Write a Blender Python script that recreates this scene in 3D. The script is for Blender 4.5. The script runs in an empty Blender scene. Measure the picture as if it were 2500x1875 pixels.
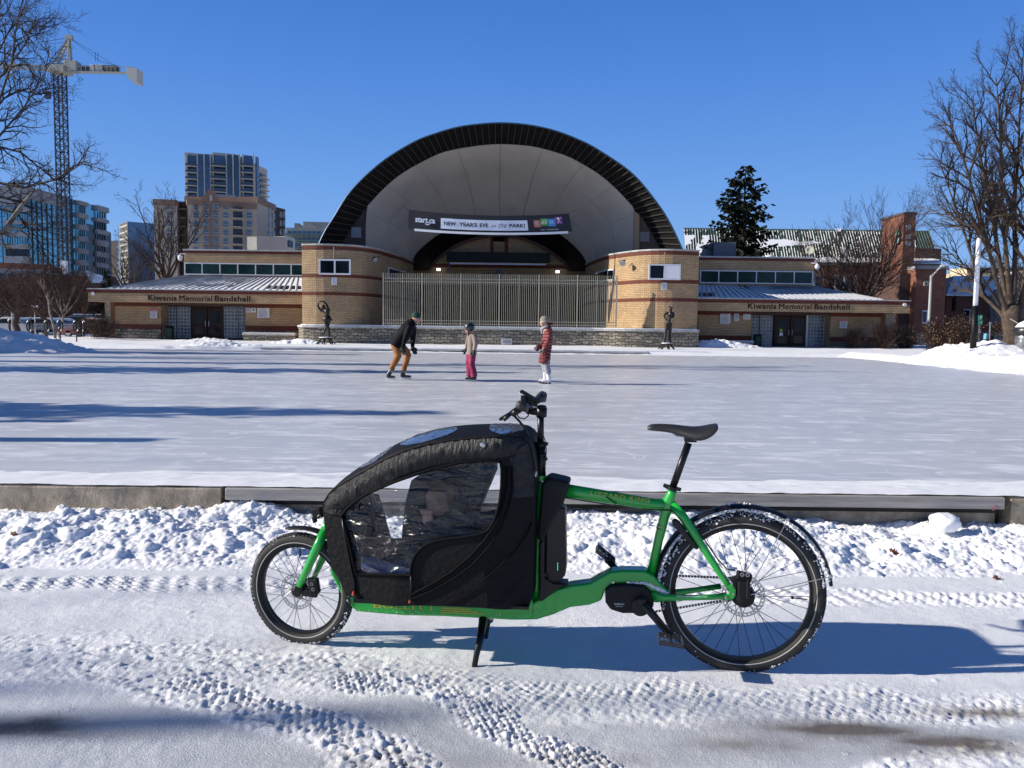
import bpy, bmesh, math, random
import numpy as np
from mathutils import Vector, Matrix, Euler

# ---------------------------------------------------------------- camera, sky, sun, exposure
scene = bpy.context.scene
COL = scene.collection
R = math.radians
CAM_H, PITCH, ROLL, FPX = 1.46, R(4.12), R(0.7), 1950.0
cam_data = bpy.data.cameras.new("camera")
cam_data.sensor_width = 36.0
cam_data.lens = FPX / 2500.0 * 36.0
cam_data.clip_start, cam_data.clip_end = 0.05, 4000
cam = bpy.data.objects.new("camera", cam_data)
COL.objects.link(cam)
CR = Matrix.Rotation(math.pi / 2 - PITCH, 3, 'X') @ Matrix.Rotation(ROLL, 3, 'Z')
cam.matrix_world = Matrix.Translation((0, 0, CAM_H)) @ CR.to_4x4()
scene.camera = cam

SUN_EL, SUN_AZ = R(24.5), R(184.5)      # azimuth of the sun, counter-clockwise from +X
sun_dir = Vector((math.cos(SUN_AZ) * math.cos(SUN_EL), math.sin(SUN_AZ) * math.cos(SUN_EL), math.sin(SUN_EL)))
world = bpy.data.worlds.new("World")
scene.world = world
world.use_nodes = True
wn, wl = world.node_tree.nodes, world.node_tree.links
bg = wn["Background"]
sky = wn.new("ShaderNodeTexSky")
sky.sky_type = 'NISHITA'
sky.sun_disc = False
sky.sun_elevation = SUN_EL
sky.sun_rotation = math.pi / 2 - SUN_AZ
sky.altitude = 300
sky.air_density, sky.dust_density, sky.ozone_density = 1.0, 0.15, 5.0
geo_n = wn.new("ShaderNodeTexCoord")
sepz = wn.new("ShaderNodeSeparateXYZ")
wl.new(geo_n.outputs['Generated'], sepz.inputs[0])
rampz = wn.new("ShaderNodeValToRGB")
rampz.color_ramp.interpolation = 'B_SPLINE'
SKY_K = 7.0
for i_, (pos_, c_) in enumerate([(0.0, (1.75, 3.05, 5.2)), (0.10, (1.22, 2.50, 5.1)), (0.24, (0.56, 1.66, 4.6)), (0.38, (0.30, 1.18, 3.9)), (0.50, (0.16, 0.55, 1.9)), (1.0, (0.09, 0.20, 0.50))]):
    e_ = rampz.color_ramp.elements[i_] if i_ < 2 else rampz.color_ramp.elements.new(pos_)
    e_.position = pos_
    e_.color = (*[v_ / SKY_K for v_ in c_], 1)
wl.new(sepz.outputs[2], rampz.inputs[0])
mixs = wn.new("ShaderNodeMixRGB")
mixs.inputs[0].default_value = 0.90
wl.new(sky.outputs[0], mixs.inputs[1])
sclz = wn.new("ShaderNodeVectorMath")
sclz.operation = 'SCALE'
sclz.inputs['Scale'].default_value = SKY_K
wl.new(rampz.outputs[0], sclz.inputs[0])
wl.new(sclz.outputs[0], mixs.inputs[2])
wl.new(mixs.outputs[0], bg.inputs[0])
bg.inputs[1].default_value = 0.12
sl = bpy.data.lights.new("sun", 'SUN')
sl.energy, sl.angle, sl.color = 5.0, R(0.55), (1.0, 0.93, 0.82)
sun = bpy.data.objects.new("sun", sl)
COL.objects.link(sun)
sun.rotation_euler = (-sun_dir).to_track_quat('-Z', 'Y').to_euler()
sun.location = (0, 0, 60)
scene.view_settings.view_transform = 'Standard'
scene.view_settings.look = 'None'
scene.view_settings.exposure = 0.46
scene.view_settings.gamma = 1

# ---------------------------------------------------------------- helpers
def ray(px, py):
    return CR @ Vector(((px - 1250) / FPX, -(py - 937.5) / FPX, -1))
CAMP = Vector((0, 0, CAM_H))
def P(px, py, Y):
    d = ray(px, py)
    return CAMP + d * (Y / d.y)
def PG(px, py, z=0.0):
    d = ray(px, py)
    return CAMP + d * ((z - CAM_H) / d.z)

def cname(o):
    return o
def tag(o, label=None, cat=None, group=None, kind=None):
    if label: o['label'] = label
    if cat: o['category'] = cat
    if group: o['group'] = group
    if kind: o['kind'] = kind
    return o
def thing(name, loc, label, cat, group=None, rz=0.0):
    o = bpy.data.objects.new(name, None)
    o.empty_display_size = 0.2
    COL.objects.link(o)
    o.location = loc
    o.rotation_euler = (0, 0, rz)
    return tag(o, label, cat, group)
def copy_tree(o, parent=None):
    c = o.copy()
    COL.objects.link(c)
    c.parent = parent
    for ch in list(o.children):
        copy_tree(ch, c)
    return c

class MB:
    def __init__(s):
        s.v, s.f, s.uv = [], [], {}
    def add(s, vs, fs):
        n = len(s.v)
        s.v.extend([tuple(p) for p in vs])
        s.f.extend([tuple(i + n for i in f) for f in fs])
        return s
    def box(s, x0, x1, y0, y1, z0, z1):
        v = [(x0, y0, z0), (x1, y0, z0), (x1, y1, z0), (x0, y1, z0), (x0, y0, z1), (x1, y0, z1), (x1, y1, z1), (x0, y1, z1)]
        return s.add(v, [(0, 3, 2, 1), (4, 5, 6, 7), (0, 1, 5, 4), (1, 2, 6, 5), (2, 3, 7, 6), (3, 0, 4, 7)])
    def obox(s, c, size, M=None):
        hx, hy, hz = size[0] / 2, size[1] / 2, size[2] / 2
        n0 = len(s.v)
        s.box(-hx, hx, -hy, hy, -hz, hz)
        M = M or Matrix.Identity(3)
        c = Vector(c)
        for i in range(n0, len(s.v)):
            s.v[i] = tuple(M @ Vector(s.v[i]) + c)
        return s
    def bar(s, a, b, w, h=None, up=(0, 0, 1)):
        a, b = Vector(a), Vector(b)
        d = b - a
        L = d.length
        if L < 1e-6: return s
        x = d / L
        u = Vector(up)
        y = u.cross(x)
        if y.length < 1e-4: y = Vector((0, 1, 0)).cross(x)
        y.normalize()
        z = x.cross(y)
        M = Matrix((x, y, z)).transposed()
        return s.obox((a + b) / 2, (L, w, h or w), M)
    def quad(s, *pts):
        return s.add(pts, [tuple(range(len(pts)))])
    def prism(s, poly, off):
        # poly: list of 3D points, off: vector of the extrusion
        n = len(poly)
        off = Vector(off)
        a = [Vector(p) for p in poly]
        b = [p + off for p in a]
        fs = [tuple(range(n)), tuple(range(2 * n - 1, n - 1, -1))]
        fs += [(i, n + i, n + (i + 1) % n, (i + 1) % n) for i in range(n)]
        return s.add(a + b, fs)
    def tube(s, pts, r, n=8, closed=False, flat=None, caps=True):
        pts = [Vector(p) for p in pts]
        m = len(pts)
        rs = r if isinstance(r, (list, tuple)) else [r] * m
        tang = []
        for i in range(m):
            if closed: t = pts[(i + 1) % m] - pts[(i - 1) % m]
            else: t = pts[min(i + 1, m - 1)] - pts[max(i - 1, 0)]
            if t.length < 1e-9: t = Vector((0, 0, 1))
            tang.append(t.normalized())
        ref = Vector((0, 1, 0)) if abs(tang[0].y) < 0.9 else Vector((1, 0, 0))
        nrm = (ref - tang[0] * ref.dot(tang[0])).normalized()
        vs = []
        for i in range(m):
            nrm = nrm - tang[i] * nrm.dot(tang[i])
            if nrm.length < 1e-6: nrm = tang[i].orthogonal()
            nrm.normalize()
            bn = tang[i].cross(nrm)
            rr = rs[i]
            ra, rb = rr if isinstance(rr, (list, tuple)) else (rr, rr * (flat or 1))
            for k in range(n):
                a = 2 * math.pi * k / n
                vs.append(pts[i] + nrm * (math.cos(a) * ra) + bn * (math.sin(a) * rb))
        fs = []
        for i in range(m if closed else m - 1):
            j = (i + 1) % m
            for k in range(n):
                fs.append((i * n + k, i * n + (k + 1) % n, j * n + (k + 1) % n, j * n + k))
        if caps and not closed:
            fs.append(tuple(range(n - 1, -1, -1)))
            fs.append(tuple((m - 1) * n + k for k in range(n)))
        return s.add(vs, fs)
    def lathe(s, prof, c, n=24, M=None, caps=True):
        c = Vector(c)
        M = M or Matrix.Identity(3)
        vs = []
        for (r, z) in prof:
            for k in range(n):
                a = 2 * math.pi * k / n
                vs.append(c + M @ Vector((r * math.cos(a), r * math.sin(a), z)))
        fs = []
        for i in range(len(prof) - 1):
            for k in range(n):
                fs.append((i * n + k, i * n + (k + 1) % n, (i + 1) * n + (k + 1) % n, (i + 1) * n + k))
        if caps:
            fs.append(tuple(range(n - 1, -1, -1)))
            fs.append(tuple((len(prof) - 1) * n + k for k in range(n)))
        return s.add(vs, fs)
    def ball(s, c, r, n=10, m=7, M=None):
        rx, ry, rz = r if isinstance(r, (list, tuple)) else (r, r, r)
        c = Vector(c)
        M = M or Matrix.Identity(3)
        vs, fs = [], []
        for i in range(m + 1):
            th = math.pi * (i + 0.02 * (i == 0) - 0.02 * (i == m)) / m
            for k in range(n):
                a = 2 * math.pi * k / n
                vs.append(c + M @ Vector((rx * math.sin(th) * math.cos(a), ry * math.sin(th) * math.sin(a), rz * math.cos(th))))
        for i in range(m):
            for k in range(n):
                fs.append((i * n + k, (i + 1) * n + k, (i + 1) * n + (k + 1) % n, i * n + (k + 1) % n))
        fs.append(tuple(range(n)))
        fs.append(tuple(m * n + k for k in range(n - 1, -1, -1)))
        return s.add(vs, fs)
    def ring(s, c, Rr, r, M=None, n=48, k=8, a0=0, a1=2 * math.pi, flat=None):
        c = Vector(c)
        M = M or Matrix.Identity(3)
        full = abs(a1 - a0 - 2 * math.pi) < 1e-6
        cnt = n if full else n + 1
        pts = [c + M @ Vector((Rr * math.cos(a0 + (a1 - a0) * i / n), 0, Rr * math.sin(a0 + (a1 - a0) * i / n))) for i in range(cnt)]
        return s.tube(pts, r, k, closed=full, flat=flat)
    def build(s, name, m, parent=None, smooth=False, bevel=0, uv=False, mods=None, local=False):
        root = parent
        while root is not None and root.parent is not None: root = root.parent
        if root is not None and not local: o0 = Vector(root.location)
        elif root is None:
            a = np.array(s.v)
            o0 = Vector(((a[:, 0].min() + a[:, 0].max()) / 2, (a[:, 1].min() + a[:, 1].max()) / 2, a[:, 2].min()))
        else: o0 = Vector((0, 0, 0))
        me = bpy.data.meshes.new(name)
        me.from_pydata([(p[0] - o0.x, p[1] - o0.y, p[2] - o0.z) for p in s.v], [], s.f)
        me.validate()
        for mm in (m if isinstance(m, (list, tuple)) else [m]): me.materials.append(mm)
        if smooth: me.polygons.foreach_set('use_smooth', [True] * len(me.polygons))
        if uv:
            l = me.uv_layers.new(name='UVMap')
            vco = me.vertices
            for p in me.polygons:
                nn = p.normal
                for li in p.loop_indices:
                    vi = me.loops[li].vertex_index
                    if vi in s.uv: l.data[li].uv = s.uv[vi]
                    else:
                        q = vco[vi].co + o0
                        if abs(nn.z) > 0.8: l.data[li].uv = (q.x, q.y)
                        elif abs(nn.x) > abs(nn.y): l.data[li].uv = (q.y, q.z)
                        else: l.data[li].uv = (q.x, q.z)
        o = bpy.data.objects.new(name, me)
        COL.objects.link(o)
        if parent is not None: o.parent = parent
        else: o.location = o0
        if bevel:
            b = o.modifiers.new('bevel', 'BEVEL')
            b.width, b.segments, b.limit_method, b.angle_limit = bevel, 2, 'ANGLE', R(40)
        return o

def organic(name, mb, m, parent, voxel=0.012, sm=4, local=False):
    o = mb.build(name, m, parent, smooth=True, local=local)
    r = o.modifiers.new('remesh', 'REMESH')
    r.mode, r.voxel_size, r.use_smooth_shade = 'VOXEL', voxel, True
    s = o.modifiers.new('smooth', 'SMOOTH')
    s.factor, s.iterations = 0.5, sm
    return o

# ---------------------------------------------------------------- materials
def N(nt, t, **kw):
    n = nt.nodes.new(t)
    for k, v in kw.items():
        if k in n.inputs: n.inputs[k].default_value = v
        else: setattr(n, k, v)
    return n
def mat(name, col, rough=0.6, metal=0.0, var=0.0, vs=4.0, bump=0.0, bs=30.0, col2=None, spec=0.5, coat=0.0, emit=0.0, stretch=None, sss=0.0):
    m = bpy.data.materials.new(name)
    m.use_nodes = True
    nt = m.node_tree
    b = nt.nodes['Principled BSDF']
    b.inputs['Base Color'].default_value = (*col, 1)
    b.inputs['Roughness'].default_value = rough
    b.inputs['Metallic'].default_value = metal
    b.inputs['Specular IOR Level'].default_value = spec
    b.inputs['Coat Weight'].default_value = coat
    if emit:
        b.inputs['Emission Color'].default_value = (*col, 1)
        b.inputs['Emission Strength'].default_value = emit
    if var or col2 or bump:
        tc = N(nt, 'ShaderNodeTexCoord')
        vec = tc.outputs['Object']
        if stretch:
            mp = N(nt, 'ShaderNodeMapping')
            mp.inputs['Scale'].default_value = stretch
            nt.links.new(vec, mp.inputs['Vector'])
            vec = mp.outputs[0]
    if var or col2:
        no = N(nt, 'ShaderNodeTexNoise', Scale=vs, Detail=6.0, Roughness=0.6)
        nt.links.new(vec, no.inputs['Vector'])
        rp = N(nt, 'ShaderNodeValToRGB')
        c2 = col2 or tuple(max(0, c * (1 - var)) for c in col)
        c1 = col if col2 else tuple(min(1, c * (1 + var)) for c in col)
        rp.color_ramp.elements[0].position, rp.color_ramp.elements[1].position = 0.35, 0.65
        rp.color_ramp.elements[0].color = (*c2, 1)
        rp.color_ramp.elements[1].color = (*c1, 1)
        nt.links.new(no.outputs[0], rp.inputs[0])
        nt.links.new(rp.outputs[0], b.inputs['Base Color'])
    if bump:
        n2 = N(nt, 'ShaderNodeTexNoise', Scale=bs, Detail=5.0, Roughness=0.6)
        nt.links.new(vec, n2.inputs['Vector'])
        bp = N(nt, 'ShaderNodeBump', Strength=bump, Distance=0.02)
        nt.links.new(n2.outputs[0], bp.inputs['Height'])
        nt.links.new(bp.outputs[0], b.inputs['Normal'])
    return m
def brick_mat(name, c1, c2, mortar, warp=0.0, w=0.30, h=0.115, ms=0.013, rough=0.85, bump=0.4, squash=1.0, stain=0.25):
    m = bpy.data.materials.new(name)
    m.use_nodes = True
    nt = m.node_tree
    b = nt.nodes['Principled BSDF']
    b.inputs['Roughness'].default_value = rough
    uvn = N(nt, 'ShaderNodeUVMap')
    if warp:
        wn_ = N(nt, 'ShaderNodeTexNoise', Scale=2.2, Detail=3.0)
        nt.links.new(uvn.outputs[0], wn_.inputs['Vector'])
        wm = N(nt, 'ShaderNodeMixRGB', blend_type='LINEAR_LIGHT')
        wm.inputs[0].default_value = warp
        nt.links.new(uvn.outputs[0], wm.inputs[1])
        nt.links.new(wn_.outputs['Color'], wm.inputs[2])
        uvn = wm
    br = N(nt, 'ShaderNodeTexBrick')
    br.inputs['Scale'].default_value = 1.0
    br.inputs['Brick Width'].default_value = w
    br.inputs['Row Height'].default_value = h
    br.inputs['Mortar Size'].default_value = ms
    br.inputs['Mortar Smooth'].default_value = 0.2
    br.inputs['Color1'].default_value = (*c1, 1)
    br.inputs['Color2'].default_value = (*c2, 1)
    br.inputs['Mortar'].default_value = (*mortar, 1)
    br.squash = squash
    nt.links.new(uvn.outputs[0], br.inputs['Vector'])
    no = N(nt, 'ShaderNodeTexNoise', Scale=0.9, Detail=6.0, Roughness=0.65)
    nt.links.new(uvn.outputs[0], no.inputs['Vector'])
    rp = N(nt, 'ShaderNodeValToRGB')
    rp.color_ramp.elements[0].position, rp.color_ramp.elements[1].position = 0.3, 0.6
    rp.color_ramp.elements[0].color = (1 - stain, 1 - stain, 1 - stain * 0.9, 1)
    rp.color_ramp.elements[1].color = (1, 1, 1, 1)
    nt.links.new(no.outputs[0], rp.inputs[0])
    mx = N(nt, 'ShaderNodeMixRGB', blend_type='MULTIPLY')
    mx.inputs[0].default_value = 1
    nt.links.new(br.outputs[0], mx.inputs[1])
    nt.links.new(rp.outputs[0], mx.inputs[2])
    nt.links.new(mx.outputs[0], b.inputs['Base Color'])
    bp = N(nt, 'ShaderNodeBump', Strength=bump, Distance=0.01, invert=True)
    nt.links.new(br.outputs['Fac'], bp.inputs['Height'])
    nt.links.new(bp.outputs[0], b.inputs['Normal'])
    return m

M_ = {}
M_['yellow_brick'] = brick_mat('yellow_brick', (0.52, 0.355, 0.19), (0.42, 0.28, 0.145), (0.19, 0.13, 0.08), ms=0.014)
M_['red_course'] = brick_mat('red_course', (0.20, 0.045, 0.022), (0.15, 0.032, 0.018), (0.07, 0.025, 0.02), w=0.085, h=0.30)
M_['red_brick'] = brick_mat('red_brick', (0.25, 0.085, 0.045), (0.19, 0.06, 0.035), (0.16, 0.09, 0.06), w=0.24, h=0.08, stain=0.3)
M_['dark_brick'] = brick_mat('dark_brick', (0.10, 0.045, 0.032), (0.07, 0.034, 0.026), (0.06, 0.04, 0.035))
M_['field_stone'] = brick_mat('field_stone', (0.40, 0.35, 0.26), (0.17, 0.15, 0.115), (0.05, 0.043, 0.035), warp=0.16, w=0.42, h=0.19, ms=0.022, bump=0.8, stain=0.5)
M_['cap_stone'] = mat('cap_stone', (0.42, 0.42, 0.41), 0.8, var=0.2, vs=2)
M_['snow_plain'] = mat('snow_plain', (0.86, 0.87, 0.89), 0.7, bump=0.35, bs=6)
M_['white'] = mat('white_paint', (0.75, 0.76, 0.78), 0.5)
M_['white_frame'] = mat('white_frame', (0.62, 0.64, 0.67), 0.4)
M_['cream_metal'] = mat('cream_metal', (0.42, 0.38, 0.28), 0.5, spec=.3)
M_['galv'] = mat('galvanised', (0.42, 0.43, 0.45), 0.4, metal=0.6)
M_['black'] = mat('black_plain', (0.005, 0.005, 0.006), 0.5, spec=.25)
M_['black_metal'] = mat('black_metal', (0.015, 0.015, 0.017), 0.35)
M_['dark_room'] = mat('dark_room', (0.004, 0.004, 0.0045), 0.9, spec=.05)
M_['brown_door'] = mat('brown_door', (0.035, 0.015, 0.010), 0.5, spec=.25)
M_['brown_panel'] = mat('brown_panel', (0.075, 0.05, 0.035), 0.7)
M_['glass_dark'] = mat('dark_glass', (0.003, 0.004, 0.006), 0.08, spec=0.25)
M_['glass_green'] = mat('green_glass', (0.006, 0.026, 0.019), 0.12, var=0.5, vs=0.9, spec=0.3)
M_['shell_skin'] = mat('shell_skin', (0.006, 0.0055, 0.006), 0.6, var=0.4, vs=1.5, bump=0.2, bs=2, spec=.2)
M_['rib'] = mat('rib_metal', (0.09, 0.08, 0.068), 0.45, metal=0.3)
M_['ceiling'] = mat('ceiling_plaster', (0.46, 0.425, 0.39), 0.9, spec=.1, var=0.08, vs=0.5)
M_['seam'] = mat('seam', (0.36, 0.33, 0.30), 0.9)
M_['bark'] = mat('bark', (0.075, 0.056, 0.044), 0.9, spec=.15, var=0.35, vs=6, bump=0.5, bs=20)
M_['bark_grey'] = mat('bark_grey', (0.075, 0.060, 0.048), 0.9, spec=.15, var=0.35, vs=5, bump=0.5, bs=20)
M_['bark_pale'] = mat('bark_pale', (0.34, 0.31, 0.26), 0.85, col2=(0.10, 0.08, 0.065), vs=2.5, bump=0.3)
M_['twig'] = mat('twig', (0.062, 0.046, 0.037), 0.9, spec=.1)
M_['twig_red'] = mat('twig_red', (0.075, 0.047, 0.038), 0.9, spec=.1)
M_['needles'] = mat('needles', (0.019, 0.024, 0.015), 0.9, spec=.15, var=0.5, vs=2)
M_['dry_leaf'] = mat('dry_leaf', (0.15, 0.095, 0.055), 0.85, var=0.5, vs=3)
M_['letters'] = mat('letter_metal', (0.016, 0.010, 0.009), 0.6, spec=.1)
M_['concrete'] = mat('concrete', (0.33, 0.275, 0.21), 0.9, var=0.4, vs=7, bump=0.6, bs=60)
M_['grey_panel'] = mat('grey_panel', (0.12, 0.13, 0.15), 0.6)
M_['green_bin'] = mat('green_bin', (0.012, 0.045, 0.03), 0.45)
M_['glow'] = mat('lamp_glow', (1.0, 0.97, 0.9), 0.3, emit=1.6)

# ---------------------------------------------------------------- text
def text_geo(txt, offset=0.0, shear=0.0, spacing=1.0):
    cu = bpy.data.curves.new('t', 'FONT')
    cu.body = txt
    cu.offset, cu.shear, cu.space_character = offset, shear, spacing
    cu.resolution_u = 3
    o = bpy.data.objects.new('t', cu)
    COL.objects.link(o)
    bpy.context.view_layer.update()
    me = bpy.data.meshes.new_from_object(o.evaluated_get(bpy.context.evaluated_depsgraph_get()))
    vs = np.array([v.co[:] for v in me.vertices])
    fs = [tuple(p.vertices) for p in me.polygons]
    bpy.data.objects.remove(o)
    bpy.data.curves.remove(cu)
    bpy.data.meshes.remove(me)
    mn, mx = vs.min(0), vs.max(0)
    vs = (vs - mn) / np.maximum(mx - mn, 1e-6)
    return vs, fs
def text_to(mb, txt, fn, offset=0.0, shear=0.0, spacing=1.0, depth=None):
    vs, fs = text_geo(txt, offset, shear, spacing)
    a = [fn(v[0], v[1]) for v in vs]
    mb.add(a, fs)
    if depth is not None:
        d = Vector(depth)
        n = len(a)
        cnt = {}
        for f in fs:
            for i in range(len(f)):
                e = (f[i], f[(i + 1) % len(f)])
                cnt[e] = 1
        rim = [e for e in cnt if (e[1], e[0]) not in cnt]
        b = [Vector(p) - d for p in a]
        mb.add(list(a) + b, [(e[0], e[1], e[1] + n, e[0] + n) for e in rim])
    return mb

# ---------------------------------------------------------------- noise for terrain
def _hash(ix, iy, seed):
    h = (ix * 374761393 + iy * 668265263 + seed * 1442695041) & 0xffffffff
    h = ((h ^ (h >> 13)) * 1274126177) & 0xffffffff
    h = h ^ (h >> 16)
    return (h & 0xffff) / 65535.0
def vnoise(x, y, seed=0):
    ix, iy = np.floor(x).astype(np.int64), np.floor(y).astype(np.int64)
    fx, fy = x - ix, y - iy
    fx, fy = fx * fx * (3 - 2 * fx), fy * fy * (3 - 2 * fy)
    a, b = _hash(ix, iy, seed), _hash(ix + 1, iy, seed)
    c, d = _hash(ix, iy + 1, seed), _hash(ix + 1, iy + 1, seed)
    return (a * (1 - fx) + b * fx) * (1 - fy) + (c * (1 - fx) + d * fx) * fy
def fbm(x, y, oct=4, seed=0, gain=0.5):
    s, a, t = 0, 1, 0
    for o in range(oct):
        s = s + a * vnoise(x * 2 ** o + 17.3 * o, y * 2 ** o - 9.1 * o, seed + o)
        t += a
        a *= gain
    return s / t
def sstep(a, b, x):
    t = np.clip((x - a) / (b - a), 0, 1)
    return t * t * (3 - 2 * t)
def lumps(Xg, Yg, H, n, rmin, rmax, xr, yr, seed, k=0.8, mask=None, power=2.2):
    # adds rounded clods to a regular height grid
    rnd = np.random.RandomState(seed)
    x0, y0 = Xg[0, 0], Yg[0, 0]
    dx, dy = Xg[0, 1] - Xg[0, 0], Yg[1, 0] - Yg[0, 0]
    base = H.copy()
    for i in range(n):
        r = rmin + (rmax - rmin) * rnd.rand() ** power
        cx, cy = rnd.uniform(*xr), rnd.uniform(*yr)
        el, an = rnd.uniform(0.6, 1.0), rnd.uniform(0, math.pi)
        i0, i1 = int((cx - r - x0) / dx), int((cx + r - x0) / dx) + 2
        j0, j1 = int((cy - r - y0) / dy), int((cy + r - y0) / dy) + 2
        i0, j0 = max(i0, 0), max(j0, 0)
        i1, j1 = min(i1, Xg.shape[1]), min(j1, Xg.shape[0])
        if i1 <= i0 or j1 <= j0: continue
        if mask is not None and rnd.rand() > mask(cx, cy): continue
        sx, sy = Xg[j0:j1, i0:i1] - cx, Yg[j0:j1, i0:i1] - cy
        u, v = sx * math.cos(an) + sy * math.sin(an), (-sx * math.sin(an) + sy * math.cos(an)) / el
        q = 1 - (u * u + v * v) / (r * r)
        ci, cj = min(max(int((cx - x0) / dx), 0), Xg.shape[1] - 1), min(max(int((cy - y0) / dy), 0), Xg.shape[0] - 1)
        hh = base[cj, ci] - 0.25 * r + np.sqrt(np.clip(q, 0, 1)) * r * k * rnd.uniform(0.6, 1.1)
        sub = H[j0:j1, i0:i1]
        H[j0:j1, i0:i1] = np.where(q > 0, np.maximum(sub, hh), sub)
    return H
def grid_mesh(name, Xg, Yg, Z, m, attrs=None, kind='structure', label=None, cat=None):
    ny, nx = Xg.shape
    co = np.stack([Xg, Yg, Z], -1).reshape(-1, 3).astype(np.float32)
    idx = np.arange(ny * nx).reshape(ny, nx)
    f = np.stack([idx[:-1, :-1], idx[:-1, 1:], idx[1:, 1:], idx[1:, :-1]], -1).reshape(-1, 4)
    me = bpy.data.meshes.new(name)
    me.vertices.add(len(co))
    me.vertices.foreach_set('co', co.ravel())
    me.loops.add(f.size)
    me.loops.foreach_set('vertex_index', f.ravel().astype(np.int32))
    me.polygons.add(len(f))
    me.polygons.foreach_set('loop_start', np.arange(0, f.size, 4, dtype=np.int32))
    me.polygons.foreach_set('use_smooth', np.ones(len(f), dtype=bool))
    me.update(calc_edges=True)
    me.materials.append(m)
    for k, a in (attrs or {}).items():
        at = me.attributes.new(k, 'FLOAT', 'POINT')
        at.data.foreach_set('value', a.ravel().astype(np.float32))
    o = bpy.data.objects.new(name, me)
    COL.objects.link(o)
    tag(o, label, cat, kind=kind)
    return o
# ---------------------------------------------------------------- snow, path, ice
def snow_mat(name, dirt=True, fine=60.0, bstr=0.5, base=(0.87, 0.88, 0.90)):
    m = bpy.data.materials.new(name)
    m.use_nodes = True
    nt = m.node_tree
    b = nt.nodes['Principled BSDF']
    b.inputs['Roughness'].default_value = 0.65
    b.inputs['Specular IOR Level'].default_value = 0.3
    tc = N(nt, 'ShaderNodeTexCoord')
    n1 = N(nt, 'ShaderNodeTexNoise', Scale=3.0, Detail=6.0, Roughness=0.6)
    nt.links.new(tc.outputs['Object'], n1.inputs['Vector'])
    rp = N(nt, 'ShaderNodeValToRGB')
    rp.color_ramp.elements[0].position, rp.color_ramp.elements[1].position = 0.3, 0.62
    rp.color_ramp.elements[0].color = (base[0] * 0.90, base[1] * 0.91, base[2] * 0.93, 1)
    rp.color_ramp.elements[1].color = (*base, 1)
    nt.links.new(n1.outputs[0], rp.inputs[0])
    col = rp.outputs[0]
    if dirt:
        a1 = N(nt, 'ShaderNodeAttribute', attribute_name='ice')
        mx = N(nt, 'ShaderNodeMixRGB')
        mx.inputs[2].default_value = (0.58, 0.60, 0.64, 1)
        nt.links.new(a1.outputs['Fac'], mx.inputs[0])
        nt.links.new(col, mx.inputs[1])
        a2 = N(nt, 'ShaderNodeAttribute', attribute_name='dirt')
        mx2 = N(nt, 'ShaderNodeMixRGB')
        mx2.inputs[2].default_value = (0.13, 0.10, 0.075, 1)
        nt.links.new(a2.outputs['Fac'], mx2.inputs[0])
        nt.links.new(mx.outputs[0], mx2.inputs[1])
        col = mx2.outputs[0]
        mr = N(nt, 'ShaderNodeMapRange')
        mr.inputs[3].default_value, mr.inputs[4].default_value = 0.65, 0.28
        nt.links.new(a1.outputs['Fac'], mr.inputs[0])
        nt.links.new(mr.outputs[0], b.inputs['Roughness'])
    nt.links.new(col, b.inputs['Base Color'])
    n2 = N(nt, 'ShaderNodeTexNoise', Scale=fine, Detail=4.0, Roughness=0.7)
    nt.links.new(tc.outputs['Object'], n2.inputs['Vector'])
    bp = N(nt, 'ShaderNodeBump', Strength=bstr, Distance=0.01)
    nt.links.new(n2.outputs[0], bp.inputs['Height'])
    nt.links.new(bp.outputs[0], b.inputs['Normal'])
    return m
M_['snow_path'] = snow_mat('snow_path', True, 130, 0.6)
M_['snow_bank'] = snow_mat('snow_bank', False, 95, 0.5, (0.90, 0.905, 0.92))
M_['snow_far'] = snow_mat('snow_far', False, 6, 0.7)

# path in front of the camera
gx = np.arange(-4.6, 4.6, 0.0085)
gy = np.arange(2.05, 4.75, 0.0085)
X, Y = np.meshgrid(gx, gy)
def band_mask(pts, width, soft, Xa, Ya):
    d = np.full(Xa.shape, 1e9)
    for (a, b) in zip(pts[:-1], pts[1:]):
        ax, ay, bx, by = a[0], a[1], b[0], b[1]
        L2 = (bx - ax) ** 2 + (by - ay) ** 2
        t = np.clip(((Xa - ax) * (bx - ax) + (Ya - ay) * (by - ay)) / L2, 0, 1)
        d = np.minimum(d, np.hypot(Xa - (ax + t * (bx - ax)), Ya - (ay + t * (by - ay))))
    return 1 - sstep(width - soft, width + soft, d)
gp = lambda px, py: tuple(PG(px, py, 0))[:2]
wob = (fbm(X * 3, Y * 5, 3, 11) - 0.5) * 0.16
Yw, Xw = Y + wob, X + wob
trackA = band_mask([gp(150, 1625), gp(400, 1675), gp(620, 1740), gp(830, 1830), gp(960, 1900), gp(1100, 2000)], 0.13, 0.05, Xw, Yw)
trackB = band_mask([gp(300, 1610), gp(900, 1655), gp(1300, 1710), gp(1900, 1730), gp(2700, 1735)], 0.14, 0.08, Xw, Yw)
trackC = band_mask([gp(-400, 1425), gp(700, 1430), gp(1400, 1450), gp(2700, 1475)], 0.10, 0.05, Xw, Yw)
trackD = band_mask([gp(-300, 1600), gp(300, 1610), gp(700, 1640), gp(1000, 1640)], 0.24, 0.12, Xw, Yw)
trackE = band_mask([gp(880, 1665), gp(1080, 1720), gp(1250, 1790), gp(1420, 1880), gp(1600, 1990)], 0.075, 0.035, Xw, Yw)
trackF = band_mask([gp(2150, 1900), gp(2400, 1850), gp(2700, 1830)], 0.07, 0.04, Xw, Yw)
patchy = sstep(0.45, 0.62, fbm(X * 2.2, Y * 3.5, 3, 5))
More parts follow.
